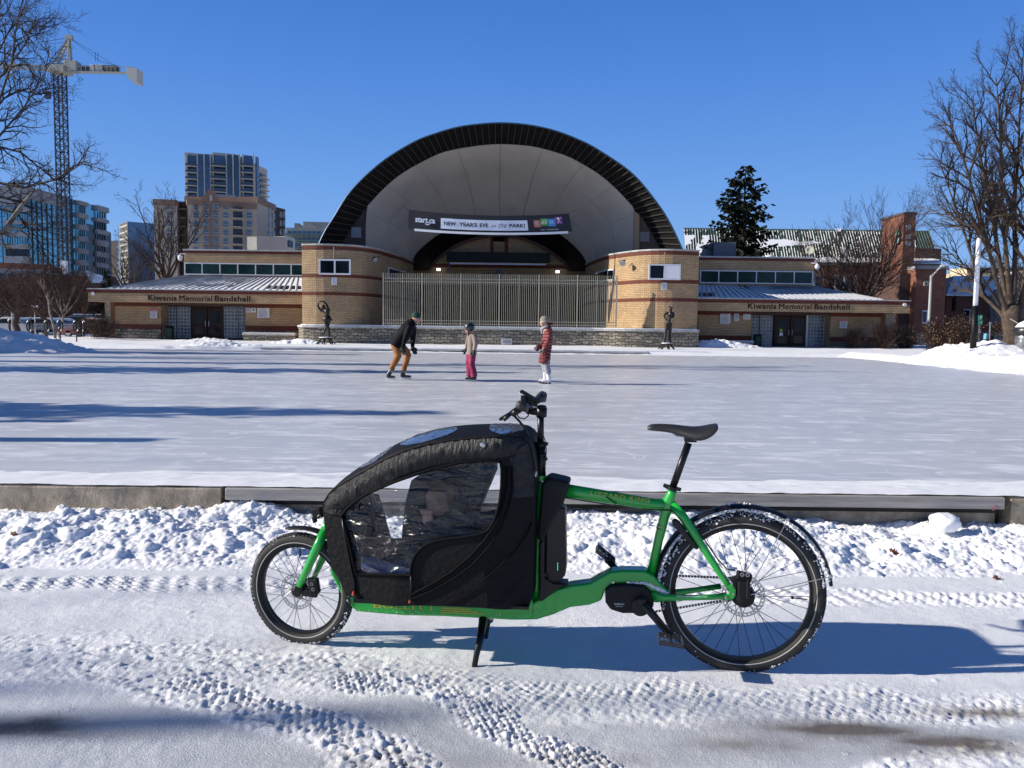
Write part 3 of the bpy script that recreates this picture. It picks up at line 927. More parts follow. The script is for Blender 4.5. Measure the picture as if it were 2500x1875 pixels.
# carved tree plaque
rect(1203, 1231, 656, 708, 67.28, 0.08).build('plaque', mat('plaque_grey', (0.24, 0.235, 0.22), 0.8), SH)
mb = MB()
def lf(cx, cy, ang, L=5.5, w=1.6):
    c = P(cx, cy, 67.16)
    s_ = 67.16 / FPX
    d, n = Vector((math.cos(ang), 0, math.sin(ang))), Vector((-math.sin(ang), 0, math.cos(ang)))
    mb.prism([c - d * L * s_ / 2, c + n * w * s_, c + d * L * s_ / 2, c - n * w * s_], (0, 0.03, 0))
for i, (dx, dy, a) in enumerate([(0, -14, 90), (-4, -11, 125), (4, -11, 55), (-8, -8, 115), (8, -8, 65), (-11, -5, 150), (11, -5, 30), (-4, -4, 115), (4, -4, 65), (0, -5, 90), (-11, 0, 170), (11, 0, 10), (-6, 0, 140), (6, 0, 40), (-11, 5, 190), (11, 5, -10), (-4, 3, 110), (4, 3, 70)]):
    lf(1217 + dx, 676 + dy, R(a))
mb.build('carved_tree', M_['black'], SH)
# wall lamps at the back of the stage
for x, y in ((1071, 658.5), (1361, 664)):
    l_ = rect(x - 4.5, x + 4.5, y - 3.5, y + 2.5, 66.9, 0.25)
    t = thing('wall_lamp', P(x, y, 66.9), 'lit wall lamp at the back of the stage, %s of the carved tree plaque' % ('left' if x < 1200 else 'right'), 'lamp', 'lit lamps on the stage back wall')
    rect(x - 5.5, x + 5.5, y - 4.5, y - 3, 66.9, 0.3).build('hood', M_['galv'], t)
    l_.build('lens', M_['glow'], t)
# ---- towers: curved yellow brick walls with soldier courses
HZ = lambda x: 797 + math.tan(ROLL) * (x - 1250)
TOPZ = P(737, 599, Y0).z
def plan(pts):
    return [(P(px, 650, Yd).x, Yd) for px, Yd in pts]
def curved(xy, z0, z1, off=0.0, name='tower_wall', m=None, th=0.3, cap=None):
    p = np.array(xy)
    n = len(p)
    nrm = []
    for i in range(n):
        a, b = p[max(i - 1, 0)], p[min(i + 1, n - 1)]
        t = (b - a) / np.linalg.norm(b - a)
        nrm.append((t[1], -t[0]))
    nrm = np.array(nrm)
    s = np.concatenate([[0], np.cumsum(np.hypot(*np.diff(p, axis=0).T))])
    mb = MB()
    q = p + nrm * off
    r = p - nrm * th
    vs = []
    for i in range(n):
        vs += [(q[i][0], q[i][1], z0), (q[i][0], q[i][1], z1), (r[i][0], r[i][1], z1), (r[i][0], r[i][1], z0)]
    fs = []
    for i in range(n - 1):
        for k in range(4):
            fs.append((i * 4 + k, (i + 1) * 4 + k, (i + 1) * 4 + (k + 1) % 4, i * 4 + (k + 1) % 4))
    fs = [tuple(reversed(f)) for f in fs] + [(0, 1, 2, 3), tuple((n - 1) * 4 + k for k in (3, 2, 1, 0))]
    mb.add(vs, fs)
    for i in range(n):
        mb.uv[i * 4] = (s[i], z0)
        mb.uv[i * 4 + 1] = (s[i], z1)
    return mb.build(name, m or M_['yellow_brick'], SH, uv=True)
def smoothxy(xy, k=6):
    return [tuple(v) for v in resample([(a, b) for a, b in xy], 40)]
LT = smoothxy(plan([(737, 52.0), (775, 51.7), (817, 51.75), (855, 52.1), (890, 52.9), (920, 54.3), (944, 56.2), (968, 58.6), (990, 61.3), (1010, 65.0), (1020, 68.2)]))
RT = smoothxy([(P(px, 650, Yd).x, Yd) for px, Yd in [(1425, 66.5), (1434, 63.5), (1446, 61.0), (1471, 57.4), (1492, 55.8), (1515, 54.6), (1552, 53.1), (1588, 52.3), (1630, 52.0), (1668, 52.1), (1706, 52.5)]])
zl = lambda py, px=780: P(px, py, 51.8).z
for xy, dpx in ((LT, 780), (RT, 1640)):
    sh = 0 if xy is LT else 10.5
    LZ = lambda py: P(dpx, py, 51.9).z
    if xy is LT: bands = [(601, 608.5), (669, 677), (713, 721)]
    else: bands = [(613, 621), (682, 691.5), (727.5, 736)]
    topz = LZ(599 if xy is LT else 611)
    curved(xy, 0.2, topz)
    for a, b in bands: curved(xy, LZ(b), LZ(a), 0.02, 'brick_band', M_['red_course'], 0.1)
    curved(xy, topz, topz + 0.09, 0.06, 'coping', M_['cap_stone'], 0.4)
# closing side walls of the towers and flat roofs
for x, yb in ((LT[0][0], 52.0), (RT[-1][0], 52.5)):
    sx = 0.3 if x < 0 else -0.3
    mb = MB().box(min(x, x + sx), max(x, x + sx), yb + 0.02, 68, 0.2, TOPZ - 0.15)
    mb.build('side_wall', M_['yellow_brick'], SH, uv=True)
for xy in (LT, RT):
    MB().prism([(x, y, TOPZ - 0.3) for x, y in xy] + [(xy[0][0] if xy is RT else xy[-1][0], 68, TOPZ - 0.3), (xy[-1][0] if xy is RT else xy[0][0], 68, TOPZ - 0.3)], (0, 0, 0.1)).build('flat_roof', M_['grey_panel'], SH)
def window(px0, px1, py0, py1, Yd, panes, boarded=(), fr=0.10, frame=M_['white_frame'], glass=M_['glass_dark'], parent=SH, name='window', th=0.12, fd=0.0):
    a = P(px0, (py0 + py1) / 2, Yd)
    b = P(px1, (py0 + py1) / 2, Yd)
    cx = (px0 + px1) / 2
    z1, z0 = P(cx, py0, Yd).z, P(cx, py1, Yd).z
    w = MB()
    w.box(a.x, b.x, Yd - th, Yd, z1 - fr, z1).box(a.x, b.x, Yd - th - .03, Yd, z0, z0 + fr)
    n = len(panes) if isinstance(panes, (list, tuple)) else panes
    xs = np.linspace(a.x, b.x, n + 1)
    for i, x in enumerate(xs):
        hw = fr / 2
        xa, xb = (x, x + fr) if i == 0 else ((x - fr, x) if i == n else (x - hw, x + hw))
        w.box(xa, xb, Yd - th + .005, Yd, z0 + fr + .001, z1 - fr - .001)
    fo = w.build(name, frame, parent)
    for i in range(n):
        m = M_['white'] if i in boarded else glass
        MB().box(xs[i] + .01, xs[i + 1] - .01, Yd - (0.11 if i in boarded else 0.05), Yd + .02, z0 + .02, z1 - .02).build('board' if i in boarded else 'pane', m, fo)
    return fo
window(779, 857, 633, 671, 51.72, 2)
window(1583, 1661, 645, 683.5, 51.95, 2, boarded=(1,))
# ribbon windows on the curved inner sides
def ribbon(xy, i0, i1, z0, z1, n):
    fo = curved(xy[i0:i1 + 1], z0, z1, 0.05, 'window', M_['white_frame'], 0.02)
    idx = np.linspace(i0, i1, n + 1)
    px_, py_ = [q[0] for q in xy], [q[1] for q in xy]
    for k in range(n):
        a, b = idx[k] + 0.12, idx[k + 1] - 0.12
        A_ = Vector((np.interp(a, range(len(xy)), px_), np.interp(a, range(len(xy)), py_), 0))
        B_ = Vector((np.interp(b, range(len(xy)), px_), np.interp(b, range(len(xy)), py_), 0))
        d = (B_ - A_).normalized()
        nn = Vector((d.y, -d.x, 0))
        if nn.y > 0: nn = -nn
        A_, B_ = A_ + nn * .09, B_ + nn * .09
        m2 = MB().quad((A_.x, A_.y, z0 + .1), (B_.x, B_.y, z0 + .1), (B_.x, B_.y, z1 - .1), (A_.x, A_.y, z1 - .1))
        m2.build('pane', M_['glass_dark'], fo)
zr1, zr0 = P(950, 647, 54.5).z, P(950, 676, 54.5).z
li = [i for i, q in enumerate(LT) if q[0] > P(932, 650, 54).x][0]
ribbon(LT, li, li + 9, zr0, zr1, 5)
ri = [i for i, q in enumerate(RT) if q[0] < P(1506, 650, 54.8).x][-1]
ribbon(RT, ri - 9, ri, zr0, zr1, 5)
# ---- stone base wall with cap in front of the stage and towers
SB = smoothxy([(P(724, 820, 51).x, 51.6), (P(735, 820, 50.4).x, 50.5), (P(800, 820, 50).x, 50.2), (P(870, 820, 50).x, 50.4), (P(930, 820, 50).x, 50.9), (P(1000, 820, 51).x, 51.0), (P(1200, 820, 51).x, 51.0), (P(1400, 820, 51).x, 51.0), (P(1465, 820, 51).x, 50.9), (P(1530, 820, 51).x, 50.3), (P(1600, 820, 50).x, 50.2), (P(1680, 820, 50).x, 50.3), (P(1711, 820, 50).x, 50.6)])
zc1 = P(1200, 799, 51).z
curved(SB, 0.1, zc1 - 0.14, 0, 'stone_base', M_['field_stone'], 0.6)
curved(SB, zc1 - 0.14, zc1, 0.08, 'base_coping', M_['cap_stone'], 2.2)
MB().prism([(x, y + 0.5, zc1 + 0.001) for x, y in SB] + [(SB[-1][0], 53.2, zc1 + 0.001), (SB[0][0], 53.2, zc1 + 0.001)], (0, 0, 0.05)).build('ledge_snow', M_['snow_bank'], SH)
MB().box(LT[0][0] + .3, RT[-1][0] - .3, 53.2, 67.2, 0.5, zc1 - .02).build('stage_floor', mat('stage_floor', (0.10, 0.09, 0.08), 0.8), SH)
v = thing('vent_grille', P(1237, 833, 50.9), 'pale louvred grille set in the middle of the stone base wall', 'vent')
rect(1224, 1250, 827, 841, 50.97, 0.06).build('frame', M_['white_frame'], v)
mb = MB()
for k in range(8):
    x = 1227.2 + k * 2.8
    rect(x, x + 1.5, 829, 839, 50.90, 0.03, mb)
mb.build('slats', mat('slat_grey', (0.25, 0.25, 0.27), 0.5), v)

# ---- wings
def wing(sgn):
    m = {}
    L = sgn < 0
    FY, WY, CY = 54.0, 55.4, 58.5
    fx0, fx1 = (215, 738) if L else (1704, 2221)
    zt = P((fx0 + fx1) / 2, 706.5 if L else 730, FY).z
    zb = P((fx0 + fx1) / 2, 739 if L else 761.5, FY).z
    xa, xb = P(fx0, 720 if L else 745, FY).x, P(fx1, 720 if L else 745, FY).x
    MB().box(xa, xb, FY, 60, zb, zt - 0.30).build('fascia', M_['yellow_brick'], SH, uv=True)
    MB().box(xa - .02, xb + .02, FY - .02, 60, zt - 0.30, zt - 0.07).build('brick_band', M_['red_course'], SH, uv=True)
    MB().box(xa - .07, xb + .07, FY - .07, 60, zt - 0.07, zt).build('coping', M_['cap_stone'], SH)
    # walls below
    g0 = 0.3
    if L:
        segs = [(281, 393), (599, 738)]; ex = (257, 281); dr = (393, 599)
        wallb = (793, 818)
    else:
        segs = [(1704, 1835), (2028, 2150)]; ex = (2150, 2184); dr = (1835, 2028)
    zt2 = zb
    zband_t = zb - 0.25
    base_t = P(500, 805, WY).z if L else P(2090, 835, WY).z
    for i, (a, b) in enumerate(segs):
        x0, x1 = P(a, 790, WY).x, P(b, 790, WY).x
        MB().box(x0, x1, WY, 60, g0, zb + .001).build('brick_wall', M_['yellow_brick'], SH, uv=True)
        MB().box(x0 - .01, x1 + .01, WY - .02, WY + .1, zband_t, zb - .002).build('brick_band', M_['red_course'], SH, uv=True)
        MB().box(x0 - .01, x1 + .01, WY - .02, WY + .1, base_t, base_t + 0.33).build('brick_band', M_['red_course'], SH, uv=True)
        MB().box(x0 - .02, x1 + .02, WY - .06, WY + .1, 0.1, base_t - .002).build('stone_plinth', M_['field_stone'], SH, uv=True)
    # outer end: red pier + pale stone pier
    x0, x1 = P(ex[0], 790, WY).x, P(ex[1], 790, WY).x
    xr0, xr1 = ((x1 - .28, x1) if L else (x0, x0 + .3))
    xs0, xs1 = ((x0, x1 - .28) if L else (x0 + .3, x1))
    MB().box(xr0, xr1, WY - .03, 60, 0.1, zb).build('brick_pier', M_['red_brick'], SH, uv=True)
    MB().box(xs0, xs1, WY - .01, 60, 0.1, zb - .001).build('stone_pier', M_['concrete'], SH)
    # recessed entrance
    RY = WY + 1.0
    x0, x1 = P(dr[0], 790, WY).x, P(dr[1], 790, WY).x
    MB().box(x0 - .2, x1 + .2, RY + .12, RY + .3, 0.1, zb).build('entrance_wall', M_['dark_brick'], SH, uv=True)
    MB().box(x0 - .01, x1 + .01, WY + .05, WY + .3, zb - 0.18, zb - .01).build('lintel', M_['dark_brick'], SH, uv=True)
    blocks = [(406, 430, 3), (433, 465, 4), (547, 581, 4), (583, 598, 2)] if L else [(1835, 1852, 2), (1855, 1886, 4), (1972, 2002, 4), (2003, 2028, 3)]
    gtop, gbot = (749, 825) if L else (770, 846)
    for a, b, n in blocks:
        xa_, xb_ = P(a, 790, RY).x, P(b, 790, RY).x
        z1, z0 = P((a + b) / 2, gtop, RY).z, P((a + b) / 2, gbot, RY).z
        fo = MB().box(xa_, xb_, RY - .02, RY + .11, z0, z1).build('glass_block_panel', mat('mortar_pale', (0.33, 0.35, 0.36), 0.6), SH)
        mb = MB()
        rows_ = 9
        for i in range(n):
            for j in range(rows_):
                w_, h_ = (xb_ - xa_) / n, (z1 - z0) / rows_
                mb.box(xa_ + i * w_ + .035, xa_ + (i + 1) * w_ - .035, RY - .04, RY - .015, z0 + j * h_ + .035, z0 + (j + 1) * h_ - .035)
        mb.build('glass_blocks', mat('glass_block', (0.10, 0.12, 0.14), 0.15, var=0.6, vs=2.2), fo, bevel=0.012)
    d0, d1 = (467, 547) if L else (1888, 1968)
    dz1, dz0 = (749, 827) if L else (769, 848)
    ym = (dz0 + dz1) / 2
    for k in range(2):
        a, b = d0 + (d1 - d0) * k / 2 + 1.2, d0 + (d1 - d0) * (k + 1) / 2 - 0.4
        xa_, xb_ = P(a, ym, RY).x, P(b, ym, RY).x
        z1, z0 = P((a + b) / 2, dz1, RY).z, P((a + b) / 2, dz0, RY).z
        dr_ = MB().box(xa_, xb_, RY - .06, RY + .1, z0 + .02, z1 - .1).build('door', M_['brown_door'], SH, bevel=0.01)
        w_ = xb_ - xa_
        for zz0, zz1, mm in ((z0 + .30, z0 + .82, M_['glass_dark']), (z0 + 1.12, z1 - .30, M_['glass_dark'])):
            MB().box(xa_ + w_ * .22, xb_ - w_ * .22, RY - .075, RY - .055, zz0, zz1).build('door_glass', mm, dr_)
        hx = xb_ - .10 if k == 0 else xa_ + .10
        MB().tube([(hx, RY - .06, z0 + 0.85), (hx, RY - .14, z0 + .9), (hx, RY - .14, z0 + 1.2), (hx, RY - .06, z0 + 1.25)], 0.025, 6).build('door_handle', M_['galv'], dr_)
    MB().box(P(d0, ym, RY).x - .03, P(d1, ym, RY).x + .03, RY + .02, RY + .115, P(d0, dz1, RY).z - .08, P(d0, dz1, RY).z + .12).build('door_frame', M_['brown_door'], SH)
    if not L:
        rect(1967, 1971, 769, 848, RY - .02, 0.08).build('door_jamb', M_['white_frame'], SH)
        c = P(1907, 807, RY - .08)
        MB().lathe([(0.11, 0), (0.11, 0.006)], c, 16, Matrix.Rotation(R(90), 3, 'X')).build('door_sticker', mat('sticker_yellow', (0.5, 0.55, 0.05), 0.5), SH)
        rect(1903, 1911, 812, 820, RY - .075, 0.01).build('door_sticker', M_['white'], SH)
    # clerestory block
    cx0, cx1 = (449, 737) if L else (1706, 1987)
    cm = (cx0 + cx1) / 2
    ctop, cb1, cb2, wt, wb, eave = (612, 613, 619.5, 643, 672.5, 677) if L else (629, 630, 637, 661, 693, 699)
    z = lambda py: P(cm, py, CY).z
    xa_, xb_ = P(cx0, wt, CY).x, P(cx1, wt, CY).x
    MB().box(xa_, xb_, CY, 66, 2.0, z(ctop) - .09).build('upper_wall', M_['yellow_brick'], SH, uv=True)
    MB().box(xa_ - .01, xb_ + .01, CY - .02, 66.02, z(cb2), z(cb1)).build('brick_band', M_['red_course'], SH, uv=True)
    MB().box(xa_ - .05, xb_ + .05, CY - .06, 66.05, z(cb1) + .001, z(cb1) + .1).build('coping', M_['cap_stone'], SH)
    np_ = 7 if L else 6
    window(cx0 + 2, (cx1 + 18) if L else (cx1 - 3), wt, wb, CY - .01, np_, fr=0.075, glass=M_['glass_green'], th=0.1)
    # lean-to snow covered roof with standing seams
    ez = zt - 0.02
    tz = z(eave)
    e0, e1 = (fx0 + 40, fx1 - 2) if L else (fx0 - 4, fx1 - 60)
    ex0, ex1 = P(e0, 706, FY).x, P(e1, 706 if L else 730, FY).x
    tx0, tx1 = xa_, xb_
    rb = [(ex0, FY + .25, ez), (ex1, FY + .25, ez), (tx1, CY - .02, tz), (tx0, CY - .02, tz)]
    MB().prism([Vector(p) for p in rb], (0, 0, -0.06)).build('lean_roof', M_['roof_dark'], SH)
    # hip end
    if L: MB().prism([Vector((ex0, FY + .25, ez)), Vector((tx0, CY - .02, tz)), Vector((ex0 + 1, 60, ez))], (0, 0, -0.05)).build('roof_hip', M_['snow_far'], SH)
    else: MB().prism([Vector((ex1, FY + .25, ez)), Vector((ex1 - 1, 60, ez)), Vector((tx1, CY - .02, tz))], (0, 0, -0.05)).build('roof_hip', M_['snow_far'], SH)
    # snow layer: panels between seams with slid-off dark patches
    rnd = random.Random(4 if L else 9)
    ns = 30
    U, V = 260, 44
    def pt(u, v, h):
        xl = ex0 + (tx0 - ex0) * v
        xr = ex1 + (tx1 - ex1) * v
        return (xl + (xr - xl) * u, FY + .25 + (CY - .27 - FY) * v, ez + (tz - ez) * v + h)
    uu, vv = np.meshgrid((np.arange(U) + .5) / U, (np.arange(V) + .5) / V)
    xx = np.vectorize(lambda u, v: pt(u, v, 0)[0])(uu, vv)
    n = fbm(xx * 0.9, vv * 4, 4, 200 + sgn)
    hole = np.zeros(uu.shape, bool)
    s_ = (uu * ns) % 1
    if L:
        hole |= ((uu > 0.80) & (vv > 0.06) & (vv < 0.34) & (s_ > .15) & (s_ < 0.85))
        hole |= ((uu > 0.02) & (uu < 0.62) & (n < 0.5) & (s_ > .18) & (s_ < .80) & (vv > .2))
    else:
        hole |= ((uu > 0.015) & (uu < 0.11) & (vv > 0.08) & (vv < 0.42) & (s_ > .12) & (s_ < 0.85))
        hole |= ((n < 0.36) & (vv > .75) & (s_ > .15))
    mb = MB()
    keep = {}
    def vid(i, j):
        if (i, j) not in keep:
            keep[(i, j)] = len(mb.v)
            a, b = i / U, j / V
            mb.v.append(pt(a, b, 0.035 + 0.03 * float(fbm(np.array(a * 20), np.array(b * 5), 2, 7))))
        return keep[(i, j)]
    for j in range(V):
        for i in range(U):
            if not hole[j, i]:
                mb.f.append((vid(i, j), vid(i + 1, j), vid(i + 1, j + 1), vid(i, j + 1)))
    sn = mb.build('roof_snow', M_['snow_bank'], SH, smooth=True)
    so = sn.modifiers.new('thick', 'SOLIDIFY')
    so.thickness = 0.04
    mb = MB()
    for k in range(ns + 1):
        a, b = pt(k / ns, 0.0, 0.05), pt(k / ns, 1.0, 0.05)
        mb.bar(a, b, 0.035, 0.09)
    mb.build('roof_seams', mat('seam_grey', (0.22, 0.23, 0.25), 0.5), SH)
    # raised letters
    t0, t1, ty0, ty1 = (362, 611, 721.5, 735) if L else (1826, 2074, 742, 755)
    a = P(t0, (ty0 + ty1) / 2, FY); b = P(t1, (ty0 + ty1) / 2, FY)
    zc = (a.z + b.z) / 2
    hh = (ty1 - ty0) * FY / FPX / 2
    for wd, w0, w1 in (('Kiwanis', 0, .278), ('Memorial', .305, .625), ('Bandshell', .655, 1)):
        mb = MB()
        text_to(mb, wd, lambda u, v: Vector((a.x + (b.x - a.x) * (w0 + (w1 - w0) * u), FY - .03, zc - hh + 2 * hh * v)), offset=0.0 if wd == "Memorial" else 0.008, depth=(0, -0.03, 0), spacing=1.05)
        mb.build('raised_letters', M_['letters'], SH)
    # fascia lamp
    lx, ly = (228, 717) if L else (2208, 744)
    c = P(lx, ly, FY - .1)
    t = thing('dome_lamp', c, 'small white dome lamp at the outer end of the %s wing fascia' % ('left' if L else 'right'), 'lamp', 'white dome lamps on the wing ends')
    MB().lathe([(0.06, -0.1), (0.09, -0.04), (0.09, 0.0), (0.11, 0.02), (0.11, 0.1)], c, 12, Matrix.Rotation(R(90), 3, 'X')).build('housing', M_['white'], t)
M_['roof_dark'] = mat('roof_dark_metal', (0.03, 0.035, 0.04), 0.4, metal=0.3)
wing(-1)
wing(1)

# ---- benches beside the towers (stone planter walls)
def stone_bench(px0, px1, py0, py1, label, Yd=54.2):
    a, b = P(px0, py1, Yd), P(px1, py0, Yd)
    t = thing('stone_bench', ((a.x + b.x) / 2, Yd, 0.4), label, 'stone bench')
    z1 = P((px0 + px1) / 2, py0, Yd).z
    MB().box(a.x, b.x, Yd, Yd + .5, 0.1, z1 - .12).build('stone_wall', M_['field_stone'], t, uv=True)
    MB().box(a.x - .06, b.x + .02, Yd - .06, Yd + .55, z1 - .119, z1).build('slab_top', M_['cap_stone'], t, bevel=0.02)
    MB().box(a.x - .03, b.x, Yd - .02, Yd + .5, z1 + .001, z1 + .05).build('snow_cover', M_['snow_bank'], t, bevel=0.02)
stone_bench(594, 720, 814, 833, 'low stone bench wall with snowy slab left of the dancer statue')
stone_bench(1712, 1840, 833, 852, 'low stone bench wall with snowy slab right of the right tower')
# ---- far kerb ledge of the rink
def ledge(px0, px1, py0, label):
    a, b = P(px0, py0, 42.2), P(px1, py0, 42.2)
    z1 = P((px0 + px1) / 2, py0, 42.2).z
    t = thing('kerb_ledge', ((a.x + b.x) / 2, 42.3, 0), label, 'kerb', 'ledges along the far rink edge')
    MB().box(a.x, b.x, 42.15, 42.9, z1 - .09, z1).build('slab_top', M_['cap_stone'], t, bevel=0.01)
    MB().box(a.x + .05, b.x - .05, 42.25, 42.9, -0.05, z1 - .091).build('stone_face', M_['field_stone'], t, uv=True)
    MB().box(a.x + .02, b.x - .02, 42.3, 43.4, z1 + .001, z1 + .04).build('snow_cover', M_['snow_bank'], t)
ledge(636, 876, 849.5, 'left stretch of stone ledge on the far rink edge, starting below the left wing')
ledge(877, 1030, 851.5, 'short stretch of stone ledge behind the bending man')
ledge(1031, 1430, 854.5, 'long stretch of stone ledge behind the child and the woman')
ledge(1431, 1582, 858.5, 'right end stretch of stone ledge on the far rink edge')
MB().box(-14, 10.5, 42.95, 50.4, 0.10, 0.245).build('plaza_terrace', M_['snow_far'], None)['kind'] = 'structure'

# ---- stage fence
FE = thing('stage_fence', (P(1220, 740, Y0).x, Y0, 1.2), 'tall cream metal picket fence closing the stage between the towers', 'fence')
fx = [P(936, 740, Y0).x] + [P(x, 740, Y0).x for x in (1030, 1124.5, 1218.5, 1315, 1409)] + [P(1505, 740, Y0).x]
zt, zb = P(1220, 670, Y0).z, P(1220, 799, Y0).z
for i in range(7):
    MB().box(fx[i] - .045, fx[i] + .045, Y0 - .045, Y0 + .045, zc1 + .02, zt + .02).build('post', M_['cream_metal'], FE)
for i in range(6):
    x0, x1 = fx[i] + .046, fx[i + 1] - .046
    mb = MB()
    for py in (682.5, 690, 784.5, 792):
        z = P(1220, py, Y0).z
        mb.box(x0, x1, Y0 - .02, Y0 + .02, z - .022, z + .022)
    n = 19
    for k in range(1, n + 1):
        x = x0 + (x1 - x0) * k / (n + 1)
        h = .0165 if k != 10 else .028
        mb.box(x - h, x + h, Y0 - h - .021, Y0 + h - .021, zb + .03, zt)
    mb.build('panel', M_['cream_metal'], FE)

# ---- banner
def bfn(u, v):
    top = (998 + (1389 - 998) * u, 512 + 9 * u + 9.5 * 4 * u * (1 - u))
    bot = (996 + (1397 - 996) * u, 558 + 7 * u + 7.5 * 4 * u * (1 - u))
    px, py = bot[0] + (top[0] - bot[0]) * v, bot[1] + (top[1] - bot[1]) * v
    return P(px, py, 55.0 - 0.25 * math.sin(math.pi * u) + 0.03 * math.sin(u * 40) * (1 - v) * v)
BN = thing('banner', P(1197, 540, 55), 'black sponsor banner with white NEW YEAR\'S EVE in the PARK panel hung across the arch', 'banner')
def patch(u0, u1, v0, v1, off, nu=40, nv=4, fn=None):
    mb = MB()
    f_ = fn or bfn
    for j in range(nv + 1):
        for i in range(nu + 1):
            p = f_(u0 + (u1 - u0) * i / nu, v0 + (v1 - v0) * j / nv)
            mb.v.append((p.x, p.y - off, p.z))
    mb.f = [(j * (nu + 1) + i, j * (nu + 1) + i + 1, (j + 1) * (nu + 1) + i + 1, (j + 1) * (nu + 1) + i) for j in range(nv) for i in range(nu)]
    return mb
bo = patch(0, 1, 0, 1, 0, 80, 8).build('banner_cloth', mat('banner_black', (0.012, 0.012, 0.018), 0.6), BN)
bo.modifiers.new('thick', 'SOLIDIFY').thickness = 0.02
patch(0.04, 0.975, -0.10, 0.03, 0.02).build('lower_hem', M_['white'], BN)
M_['banner_white'] = mat('banner_white', (0.62, 0.68, 0.80), 0.7)
patch(0.2, 0.735, 0.14, 0.72, 0.02).build('white_panel', M_['banner_white'], BN)
def btext(txt, u0, u1, v0, v1, m, off=0.045, **kw):
    mb = MB()
    text_to(mb, txt, lambda u, v: bfn(u0 + (u1 - u0) * u, v0 + (v1 - v0) * v) + Vector((0, -off, 0)), **kw)
    mb.build('lettering', m, BN)
navy = mat('navy_ink', (0.012, 0.015, 0.045), 0.6)
btext('NEW', 0.220, 0.295, .33, .55, navy, offset=0.03)
btext("YEAR'S", 0.313, 0.424, .32, .55, navy, offset=0.03)
btext('EVE', 0.440, 0.492, .32, .53, navy, offset=0.03)
btext('in', 0.508, 0.541, .32, .50, navy, shear=0.45, offset=-0.005)
btext('the', 0.555, 0.606, .31, .60, navy, shear=0.45, offset=-0.005)
btext('PARK!', 0.622, 0.718, .31, .53, navy, offset=0.03)
btext('start.ca', 0.043, 0.165, .38, .66, M_['banner_white'], offset=0.03)
mb = MB()
mb.tube([bfn(0.105 + 0.028 * t, 0.36 - 0.07 * math.sin(math.pi * t)) + Vector((0, -.05, 0)) for t in np.linspace(0, 1, 9)], 0.04, 5)
mb.build('smile_mark', M_['banner_white'], BN)
cols = [(0.40, 0.11, 0.06), (0.06, 0.30, 0.07), (0.05, 0.25, 0.55), (0.18, 0.02, 0.22)]
for k, (u0, vv_) in enumerate([(0.772, .30), (0.818, .38), (0.863, .34), (0.908, .44)]):
    patch(u0, u0 + 0.0445, vv_, vv_ + .42, 0.02, 4, 2).build('logo_square', mat('logo%d' % k, cols[k], 0.6), BN)
    mb = MB()
    c = lambda a, b, u0=u0, vv_=vv_: bfn(u0 + 0.0445 * a, vv_ + .42 * b) + Vector((0, -.045, 0))
    if k == 0:
        for i in range(14):
            a = 6.283 * i / 14
            mb.bar(c(.5 + .1 * math.cos(a), .5 + .1 * math.sin(a)), c(.5 + .42 * math.cos(a), .5 + .42 * math.sin(a)), 0.02, 0.012)
    elif k == 1:
        for i in range(4):
            x = .18 + .2 * i
            mb.bar(c(x, .3 + .1 * (i % 2)), c(x, .72), .02, .02).bar(c(x, .72), c(x + .1, .66), .02, .02).ball(c(x - .03, .3 + .1 * (i % 2)), .035, 6, 4)
    elif k == 2:
        mb.tube([c(.15 + .7 * t, .4 + .1 * math.sin(t * 12)) for t in np.linspace(0, 1, 14)], .012, 4).tube([c(.3 + .4 * t, .65 + .06 * math.sin(t * 9)) for t in np.linspace(0, 1, 9)], .02, 4)
    else:
        mb.bar(c(.5, .45), c(.15, .85), .03, .02).bar(c(.5, .45), c(.85, .9), .03, .02).bar(c(.5, .5), c(.3, .1), .03, .02).bar(c(.5, .5), c(.72, .12), .03, .02).ball(c(.5, .75), .05, 6, 4)
    mb.build('logo_mark', M_['white'] if k != 2 else mat('pale_blue', (.3, .5, .75), .6), BN)
btext('PARK  +  VICTORIA PARK', 0.812, 0.92, .13, .19, M_['banner_white'], offset=0.0)
mb = MB()
for u in (0.0, 1.0): mb.tube([bfn(u, 1), bfn(u, 1) + Vector((-.5 if u == 0 else .5, .8, .35))], 0.012, 4)
mb.build('guy_rope', M_['black'], BN)

